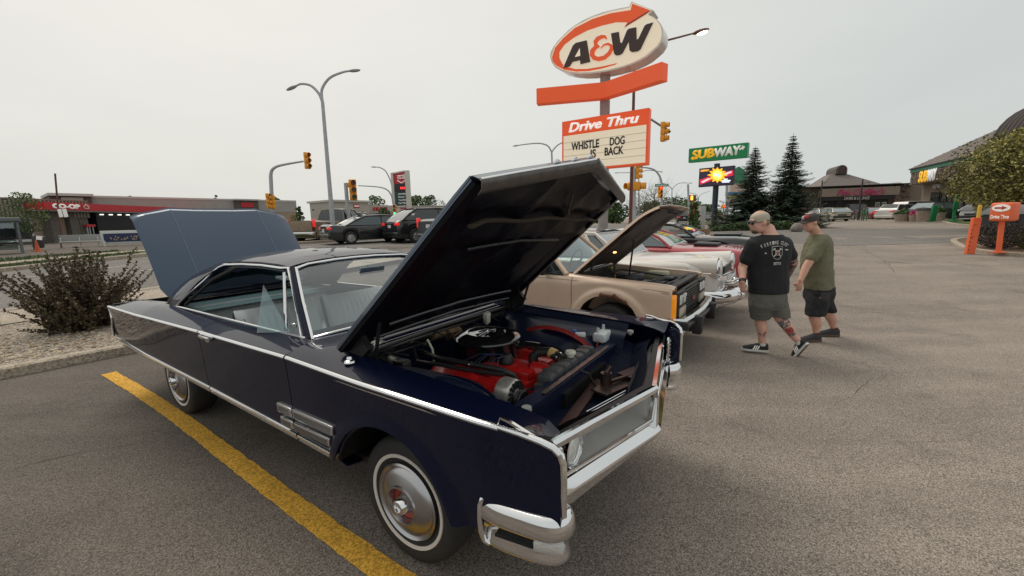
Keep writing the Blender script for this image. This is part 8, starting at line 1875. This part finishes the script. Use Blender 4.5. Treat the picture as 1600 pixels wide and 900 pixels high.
for s, K, A in ((-1, LK, LA), (1, RK, RA)):
    hp0 = hipc + S1 * s * .10 - Z * .04; calf = K.lerp(A, .30) - H1 * .018
    limb(b, [hp0, K, calf, K.lerp(A, .7), A + Z * .02], [.115, .068, .066, .046, .038])
o = b.build('body', SKIN, r1); remesh(o, .011, 3)
BLKT = mat('black_cotton', (.012, .012, .014), .85, bump=.35, bs=14)
b = MB(); sc = torso(b, .018); ringloft(b, [(hipc + Z * .045, S1, H1, .252, .194), (hipc + Z * .09, S1, H1, .254, .194)] + sc[1:-1]); 
for sh, el in ((shL, elL), (shR, elR)):
    m_ = sh.lerp(el, .62); limb(b, [sh + (neck - sh) * .25, sh, m_], [.075, .092, .088])
o = b.build('t_shirt', BLKT, r1); folds(remesh(o, .012, 3), .02)
SHG = mat('grey_green_cotton', (.12, .12, .10), .88, var=.08, vs=12, bump=.4, bs=12)
b = MB(); ringloft(b, [(hipc + Z * .14, S1, H1, .238, .178), (hipc - Z * .04, S1, H1, .240, .185), (hipc - Z * .12, S1, H1, .232, .175), (hipc - Z * .17, S1, H1, .20, .14)])
for s, K in ((-1, LK), (1, RK)):
    hp0 = hipc + S1 * s * .118 - Z * .05; e = hp0.lerp(K, .93); limb(b, [hp0, hp0.lerp(K, .5), e - (e - hp0).normalized() * .08, e], [.122, .115, .108, .105]) if False else ringloft(b, [(hp0, S1, H1, .112, .15), (hp0.lerp(K, .35), S1, H1, .122, .142), (e, S1, H1, .112, .118)])
o = b.build('cargo_shorts', SHG, r1); folds(remesh(o, .012, 3), .03); shorts1 = o
b = MB(); b.rbox(hipc + S1 * .250 - Z * .20, (.04, .15, .17), .012, rz=hd1 - PI / 2); b.build('cargo_pocket', SHG, shorts1)
# cap, glasses, beard, watch
TANC = mat('tan_mesh_cap', (.44, .39, .30), .85, var=.18, vs=60); S_, F_, U_ = fr1
b = MB(); M_c = Matrix(((S_.x, F_.x, U_.x), (S_.y, F_.y, U_.y), (S_.z, F_.z, U_.z)))
rows = []
for j_ in range(9):
    ph = PI / 2 * j_ / 8; rows.append([hc1 + M_c @ V((.091 * math.cos(a) * math.cos(ph), .111 * math.sin(a) * math.cos(ph) - .005, .045 + .082 * math.sin(ph) ** .8)) for a in [2 * PI * k / 28 for k in range(28)]])
rows.insert(0, [hc1 + M_c @ V((.090 * math.cos(a), .110 * math.sin(a) - .005, .012)) for a in [2 * PI * k / 28 for k in range(28)]])
b.grid(rows, True); cap1 = b.build('cap', TANC, r1, smooth=60)
b = MB(); rows = []
for j_ in range(5):
    r_2 = j_ / 4; rows.append([hc1 + M_c @ V((.082 * x, .085 + r_2 * (.085 * (1 - .35 * x * x)), .040 - .018 * x * x - .012 * r_2)) for x in (-1, -.7, -.35, 0, .35, .7, 1)])
b.sheet(rows, .004); b.build('cap_brim', mat('dark_brim', (.03, .035, .035), .7), cap1, smooth=60)
b = MB(); b.ell(hc1 + M_c @ V((0, -.108, .035)), (.045, .030, .026), 12, 8); b.tube([hc1 + M_c @ V((.092 * math.cos(a), .112 * math.sin(a) - .005, .012)) for a in [PI + .3 + (PI - .6) * k / 12 for k in range(13)]], .006, 5); b.build('cap_strap', mat('dark_brim', (.03, .035, .035), .7), cap1)
b = MB()
for s in (-1, 1): b.tube([P_(s * .072, .080, .004), P_(s * .082, .0, .006)], .003, 4); b.ell(P_(s * .034, .102, -.002), (1, 1, 1), 12, 8, M_(.030, .006, .020))
b.tube([P_(-.06, .098, .008), P_(.06, .098, .008)], .003, 4); b.build('sunglasses', BLACKG, r1)
b = MB(); b.ell(P_(0, .052, -.092), (1, 1, 1), 14, 10, M_(.048, .045, .036)); b.build('beard', mat('grey_brown_beard', (.14, .085, .06), .95, var=.4, vs=60, bump=.8, bs=120), r1)
b = MB(); rows = []
for j_ in range(4): rows.append([hc1 + M_c @ V((.084 * math.cos(a), .101 * math.sin(a) - .005, .02 - .022 * j_)) for a in [PI + .35 + (PI - .7) * k / 16 for k in range(17)]])
b.grid(rows); b.build('hair', mat('short_hair', (.20, .12, .08), .9, var=.3, vs=80), r1, smooth=60)
b = MB(); d_ = (wrL - elL).normalized(); b.tube([wrL - d_ * .03, wrL + d_ * .005], .042, 14); b.build('watch', BLACK, r1)
# tattoos: ink lying on the skin
INK = mat('tattoo_ink', (.07, .065, .065), .5, var=.9, vs=45); INKR = tattoo('tattoo_red', (.64, .36, .27), [(.42, .06, .05), (.55, .18, .13), (.30, .04, .05)], 26, .36); INKB = tattoo('tattoo_blue_grey', (.64, .36, .27), [(.12, .13, .15), (.22, .20, .21), (.08, .08, .09)], 30, .42)
def skinpatch(nm, a, c, r0, r1_, m, ang0, ang1, t0, t1, n=10, axisF=None):
    d = (c - a).normalized(); A = (axisF - d * axisF.dot(d)).normalized(); B_ = d.cross(A); rows = []
    for i in range(7):
        t = t0 + (t1 - t0) * i / 6; rad = r0 + (r1_ - r0) * t; e = .25 * (abs(i - 3) / 3) ** 3; rows.append([a.lerp(c, t) + (A * math.cos(x) + B_ * math.sin(x)) * rad for x in [ang0 + e + (ang1 - ang0 - 2 * e) * k / n for k in range(n + 1)]])
    b = MB(); b.grid(rows); return b.build(nm, m, r1, smooth=60)
cam_dir = V((-.55, -.83, 0))
SLV = tattoo('tattoo_sleeve', (.50, .30, .23), [(.10, .085, .08), (.30, .20, .17), (.06, .055, .055)], 30, .40)
skinpatch('sleeve_tattoo', elR + (shR - elR) * .25, elR, .066, .0555, SLV, -3.1, 3.1, 0, 1, 20, cam_dir); skinpatch('sleeve_tattoo', elR, wrR, .0555, .039, SLV, -3.1, 3.1, 0, .85, 20, cam_dir)
calfR = RK.lerp(RA, .30) - H1 * .018
skinpatch('calf_tattoo', RK, calfR, .071, .0695, INKB, -1.1, 1.0, .15, 1, 12, cam_dir); skinpatch('calf_tattoo', calfR, RK.lerp(RA, .7), .0695, .050, INKR, -.75, .8, .02, .62, 12, cam_dir); skinpatch('calf_tattoo', calfR, RK.lerp(RA, .7), .069, .0495, INKB, -1.0, 1.0, .62, .85, 12, cam_dir)
calfL = LK.lerp(LA, .30) - H1 * .018; c_ = LK.lerp(LA, .52) 
b = MB(); d = (cam_dir - Z * 0).normalized(); sd3 = Z.cross(d).normalized()
o_ = c_ + d * .057 + sd3 * .01
b.prism([o_ + sd3 * x + Z * z for x, z in ((-.045, .012), (.0, .022), (.042, .045), (.038, .0), (.012, -.045), (-.005, -.02))], d * .004); b.build('leg_tattoo', INKB, r1, smooth=0); b = MB(); b.prism([o_ + d * .003 + sd3 * x + Z * z for x, z in ((.01, .01), (.034, .03), (.03, -.002))], d * .003); b.build('leg_tattoo', INKR, r1, smooth=0)
# shirt print
PR = mat('shirt_print_white', (.62, .60, .56), .8); bx = -H1; ux_ = S1
def bk(u, z, h=.0):          # point on the back
    rb = lerp(z, [-.05, .1, .25], [.186, .180, .166])
    return chest + S1 * u + Z * z - H1 * (rb * math.sqrt(max(.05, 1 - (u / .26) ** 2)) - .008 + h) 
word = 'WORKING CLASS'; n_ = len(word)
for k, ch in enumerate(word):
    if ch == ' ': continue
    t = (k - (n_ - 1) / 2) / ((n_ - 1) / 2); u = .165 * t - .045; z = .215 - .045 * t * t; o3 = bk(u, z, .006); tx = (bk(u + .01, z - .045 * 2 * t * .061, .006) - bk(u - .01, z + .045 * 2 * t * .061, .006)).normalized(); up = (Z + S1 * t * .25).normalized(); up = (up - tx * up.dot(tx)).normalized()
    text('print_letter', ch, PR, r1, o3 - H1 * .005, tx, up, .0185, .044, .002, .025)
text('print_text', 'EST/13', PR, r1, bk(-.045, -.035, .012), S1, Z, .10, .034, .002, .03)
for u, s_ in ((-.105, 'KEEP'), (.105, '100%')):
    b = MB(); b.box(bk(u * 1.25 - .045, .09 if u < 0 else .125, .016), (.04, .004, .012), rz=hd1 - PI / 2 + (.35 if u < 0 else -.35)); b.build('print_mark', PR, r1, smooth=0)
be = lambda u, z, h=0: bk(u * 1.3 - .045, z * 1.3 + .078, h + .005)
b = MB(); sh = [(-.052, .058), (.0, .066), (.052, .058), (.050, -.01), (.030, -.045), (0, -.058), (-.030, -.045), (-.050, -.01)]
pts = [be(x, z + .008, .007) for x, z in sh]; b.tube(pts + [pts[0]], .0028, 4)
for p, q in (((-.034, .040), (.034, -.030)), ((.034, .040), (-.034, -.030))): b.tube([be(p[0], p[1] + .008, .008), be(q[0], q[1] + .008, .008)], .006, 4)
b.tube([be(.022 * math.cos(a), .012 + .022 * math.sin(a), .008) for a in [2 * PI * k / 12 for k in range(13)]], .003, 4)
for s in (-1, 1):
    b.tube([be(s * .034, .048, .008), be(s * .046, .038, .008)], .006, 4); b.tube([be(s * .024, .052, .008), be(s * .034, .048, .008)], .006, 4)
b.build('print_emblem', PR, r1, smooth=0); b = MB(); b.prism([be(x, z + .010, .012) for x, z in ((-.012, .0), (0, .012), (.012, 0), (0, -.012))], -H1 * .002); b.build('print_red', mat('print_red_ink', (.4, .03, .02), .7), r1, smooth=0)
# shoes
def shoe(par, ank, toe, L_, upper, sole, stripe=None, up=V((0, 0, 1)), lift=0, name='shoe', w_=.048):
    d = toe.normalized(); s_ = d.cross(up).normalized(); u_ = s_.cross(d).normalized(); o = ank - u_ * .075 - d * .06
    def ring(t, w, h, z=0): return [o + d * (L_ * t) + s_ * (w * x) + u_ * (h * y + z) for x, y in ((-.95, 0), (-1, .35), (-.85, .75), (-.45, 1), (0, 1.05), (.45, 1), (.85, .75), (1, .35), (.95, 0))]
    b = MB(); rows = [ring(-.02, w_ * .5, .07, .02), ring(.03, w_ * .72, .085, .018), ring(.18, w_ * .8, .088, .018), ring(.36, w_ * .82, .085, .018), ring(.55, w_ * .92, .066, .018), ring(.75, w_ * 1.0, .048, .018), ring(.90, w_ * .85, .036, .018), ring(1.0, w_ * .45, .022, .018)]
    b.grid(rows); b.add(rows[0], [tuple(range(9))]); b.add(rows[-1], [tuple(reversed(range(9)))]); so = b.build(name, upper, par, smooth=70)
    b = MB(); rows = []
    for t, w in ((-.04, .5), (0, .78), (.1, .88), (.3, .86), (.5, .92), (.72, 1.1), (.88, 1.0), (.97, .75), (1.03, .4)):
        rows.append([o + d * (L_ * t) + s_ * (w_ * w * x) + u_ * z for x, z in ((-1, .0), (-1.02, .024), (1.02, .024), (1, 0))])
    b.grid(rows, True); b.add(rows[0], [(3, 2, 1, 0)]); b.add(rows[-1], [(0, 1, 2, 3)]); b.build('sole', sole, so, smooth=40)
    if stripe:
        for k in range(3):
            for s in (-1, 1):
                b = MB(); t = .38 + k * .085; b.tube([o + d * (L_ * (t + .05)) + s_ * (s * w_ * 1.0) + u_ * .026, o + d * (L_ * (t + .0)) + s_ * (s * w_ * .95) + u_ * .050, o + d * (L_ * (t - .04)) + s_ * (s * w_ * .80) + u_ * .078], .0055, 4); b.build('shoe_stripe', stripe, so)
    return so
SHB = mat('black_suede', (.016, .016, .018), .8); SOLEW = mat('white_rubber', (.62, .60, .57), .6); GUM = mat('gum_sole', (.12, .075, .055), .7)
so = shoe(r1, LA + Z * .005, V((-.86, .35, 0)), .285, SHB, SOLEW, WHITEF); 
so2 = shoe(r1, RA - V((0, 0, .0)), V((-.28, .42, -.86)), .275, SHB, SOLEW, WHITEF, up=V((-.45, .72, .52)))
b = MB(); d = V((-.28, .42, -.86)).normalized(); up_ = V((-.45, .72, .52)); s_ = d.cross(up_).normalized(); u_ = s_.cross(d).normalized(); o3 = RA - u_ * .079 - d * .06
rows = [[o3 + d * (.275 * t) + s_ * (.048 * w * x) for x in (-.9, .9)] for t, w in ((.0, .7), (.1, .85), (.3, .82), (.5, .88), (.72, 1.05), (.88, .95), (.98, .6))]; b.sheet(rows, .006); b.build('outsole', GUM, so2, smooth=0)
b = MB(); b.tube([LA + Z * .005, LA + Z * .035], .042, 14); b.tube([RA, RA + (RK - RA).normalized() * .04], .042, 14); b.build('sock', SOLEW, r1)
# ---------- man in the olive T-shirt
B2 = V((4.42, 5.66, 0)); hd2 = R(158)
r2 = empty('person', B2, 0, label='man in olive T-shirt, black shorts and dark cap standing at right', cat='person')
H2 = V((math.cos(hd2), math.sin(hd2), 0)); S2 = V((H2.y, -H2.x, 0))
def Q2(px, py, Y): return at(px, py, Y) - B2
hip2 = Q2(1280, 452, 5.68); neck2 = Q2(1276, 366, 5.70)
K1, A1_ = Q2(1272, 496, 5.55), Q2(1275, 527, 5.55); K2, A2_ = Q2(1294, 490, 5.80), Q2(1303, 521, 5.78)
for a in (A1_, A2_): a.z = .105
def tor2(g):
    secs = []
    for t, rx, ry, off in ((0, .175, .150, .0), (.15, .182, .165, .01), (.35, .188, .178, .02), (.55, .195, .172, .015), (.72, .205, .155, -.005), (.84, .205, .135, -.02), (.93, .165, .112, -.03), (1.0, .10, .085, -.02), (1.06, .072, .075, -.01)):
        secs.append(((hip2 + Z * .02).lerp(neck2, t) + H2 * off, S2, H2, rx + g, ry + g))
    return secs
sl2 = neck2 - S2 * .195 - Z * .085 - H2 * .02; sr2 = neck2 + S2 * .195 - Z * .085 - H2 * .02
el2, wl2 = Q2(1259, 418, 5.48), Q2(1251, 438, 5.42); er2, wr2 = sr2 + V((.03, .04, -.30)), sr2 + V((.02, .06, -.55))
b = MB(); ringloft(b, tor2(0)[:-1]); hc2 = Q2(1266, 347, 5.66); limb(b, [neck2 - Z * .05 - H2 * .02, neck2.lerp(hc2, .5) - Z * .01], [.075, .068]); fc2 = V((-.97, -.12, -.20)).normalized(); P_, M_, fr2 = head(b, hc2, fc2, Z, 1.03)
limb(b, [sl2, el2, wl2], [.068, .050, .034]); limb(b, [sr2, er2, wr2], [.068, .048, .032]); hand(b, wl2, V((-.15, -.05, -1)), H2, V((.4, .6, 0)), curl=.75); hand(b, wr2, V((-.1, .1, -1)), H2, -S2, curl=.6)
for s, K, A in ((-1, K1, A1_), (1, K2, A2_)):
    hp0 = hip2 + S2 * s * .09 - Z * .05; calf = K.lerp(A, .32) - H2 * .02; limb(b, [hp0, K, calf, K.lerp(A, .72), A + Z * .01], [.11, .068, .067, .045, .038])
o = b.build('body', SKIN2, r2); remesh(o, .011, 3)
OLV = mat('olive_cotton', (.16, .155, .095), .88, var=.07, vs=8, bump=.4, bs=12)
b = MB(); sc = tor2(.018); ringloft(b, sc[1:-1]); ringloft(b, [(hip2 - Z * .0, S2, H2, .20, .178)] + sc[1:3])
for sh, el in ((sl2, el2), (sr2, er2)): limb(b, [sh + (neck2 - sh) * .25, sh, sh.lerp(el, .62)], [.07, .088, .082])
o = b.build('t_shirt', OLV, r2); folds(remesh(o, .012, 3), .03)
BSH = mat('black_shorts_fabric', (.010, .010, .013), .8, bump=.3, bs=14)
b = MB(); ringloft(b, [(hip2 + Z * .05, S2, H2, .192, .178), (hip2 - Z * .05, S2, H2, .212, .188), (hip2 - Z * .12, S2, H2, .205, .182), (hip2 - Z * .18, S2, H2, .17, .14)])
for s, K in ((-1, K1), (1, K2)):
    hp0 = hip2 + S2 * s * .085 - Z * .05; e = hp0.lerp(K, .91); ringloft(b, [(hp0, S2, H2, .110, .165), (hp0.lerp(K, .35), S2, H2, .122, .150), (e, S2, H2, .105, .118)])
o = b.build('shorts', BSH, r2); folds(remesh(o, .012, 3), .03); b = MB(); b.rbox(hip2 - S2 * .205 - Z * .12 - H2 * .02, (.012, .11, .22), .005, rz=hd2 - PI / 2); b.build('grey_side_panel', mat('dark_grey_panel', (.045, .04, .04), .8, var=.3, vs=30), o)
S_, F_, U_ = fr2; M_c = Matrix(((S_.x, F_.x, U_.x), (S_.y, F_.y, U_.y), (S_.z, F_.z, U_.z))); b = MB(); rows = [[hc2 + M_c @ V((.088 * math.cos(a), .107 * math.sin(a) - .005, .012)) for a in [2 * PI * k / 28 for k in range(28)]]]
for j_ in range(9):
    ph = PI / 2 * j_ / 8; rows.append([hc2 + M_c @ V((.089 * math.cos(a) * math.cos(ph), .108 * math.sin(a) * math.cos(ph) - .005, .045 + .078 * math.sin(ph) ** .7)) for a in [2 * PI * k / 28 for k in range(28)]])
b.grid(rows, True); cp2 = b.build('cap', mat('charcoal_cap', (.055, .045, .042), .8, var=.2, vs=30), r2, smooth=60)
b = MB(); b.sheet([[hc2 + M_c @ V((.082 * x, .085 + r_2 * (.090 * (1 - .35 * x * x)), .036 - .016 * x * x - .006 * r_2)) for x in (-1, -.7, -.35, 0, .35, .7, 1)] for r_2 in (0, .25, .5, .75, 1)], .004); b.build('cap_brim', mat('charcoal_brim', (.04, .033, .032), .8), cp2, smooth=60)
b = MB(); b.ell(hc2 + M_c @ V((-.035, .080, .085)), (.032, .028, .03), 10, 8); b.build('cap_patch', mat('cap_patch_red', (.38, .05, .04), .7, var=.5, vs=60), cp2); b = MB(); b.ell(hc2 + M_c @ V((-.008, .097, .078)), (.026, .02, .03), 10, 8); b.build('cap_patch', mat('cap_patch_white', (.5, .48, .48), .7, var=.5, vs=60), cp2)
b = MB(); b.grid([[hc2 + M_c @ V((.083 * math.cos(a), .099 * math.sin(a) - .005, .02 - .018 * j_)) for a in [PI + .1 + (PI - .2) * k / 16 for k in range(17)]] for j_ in range(4)]); b.build('hair', mat('brown_hair', (.10, .055, .035), .9, var=.3, vs=80), r2, smooth=60)
b = MB()
for s in (-1, 1): b.ell(P_(s * .030, .086, -.002), (1, 1, 1), 10, 6, M_(.012, .006, .006))
b.build('eyes', mat('eye_white', (.5, .45, .4), .3), r2); b = MB()
for s in (-1, 1): b.tube([P_(s * .046, .084, .014), P_(s * .030, .094, .017), P_(s * .014, .096, .013)], .0035, 4)
b.build('eyebrows', mat('brown_hair', (.10, .055, .035), .9), r2)
SHC = mat('charcoal_canvas', (.035, .035, .038), .85); shoe(r2, A1_ - Z * .02, V((-.95, -.05, 0)), .29, SHC, GUM, w_=.05); shoe(r2, A2_ - Z * .02, V((-.95, .12, 0)), .29, SHC, GUM, w_=.05)
b = MB(); b.tube([A1_, A1_ + Z * .03], .041, 12); b.tube([A2_, A2_ + Z * .03], .041, 12); b.build('sock', mat('maroon_sock', (.08, .02, .025), .8), r2)
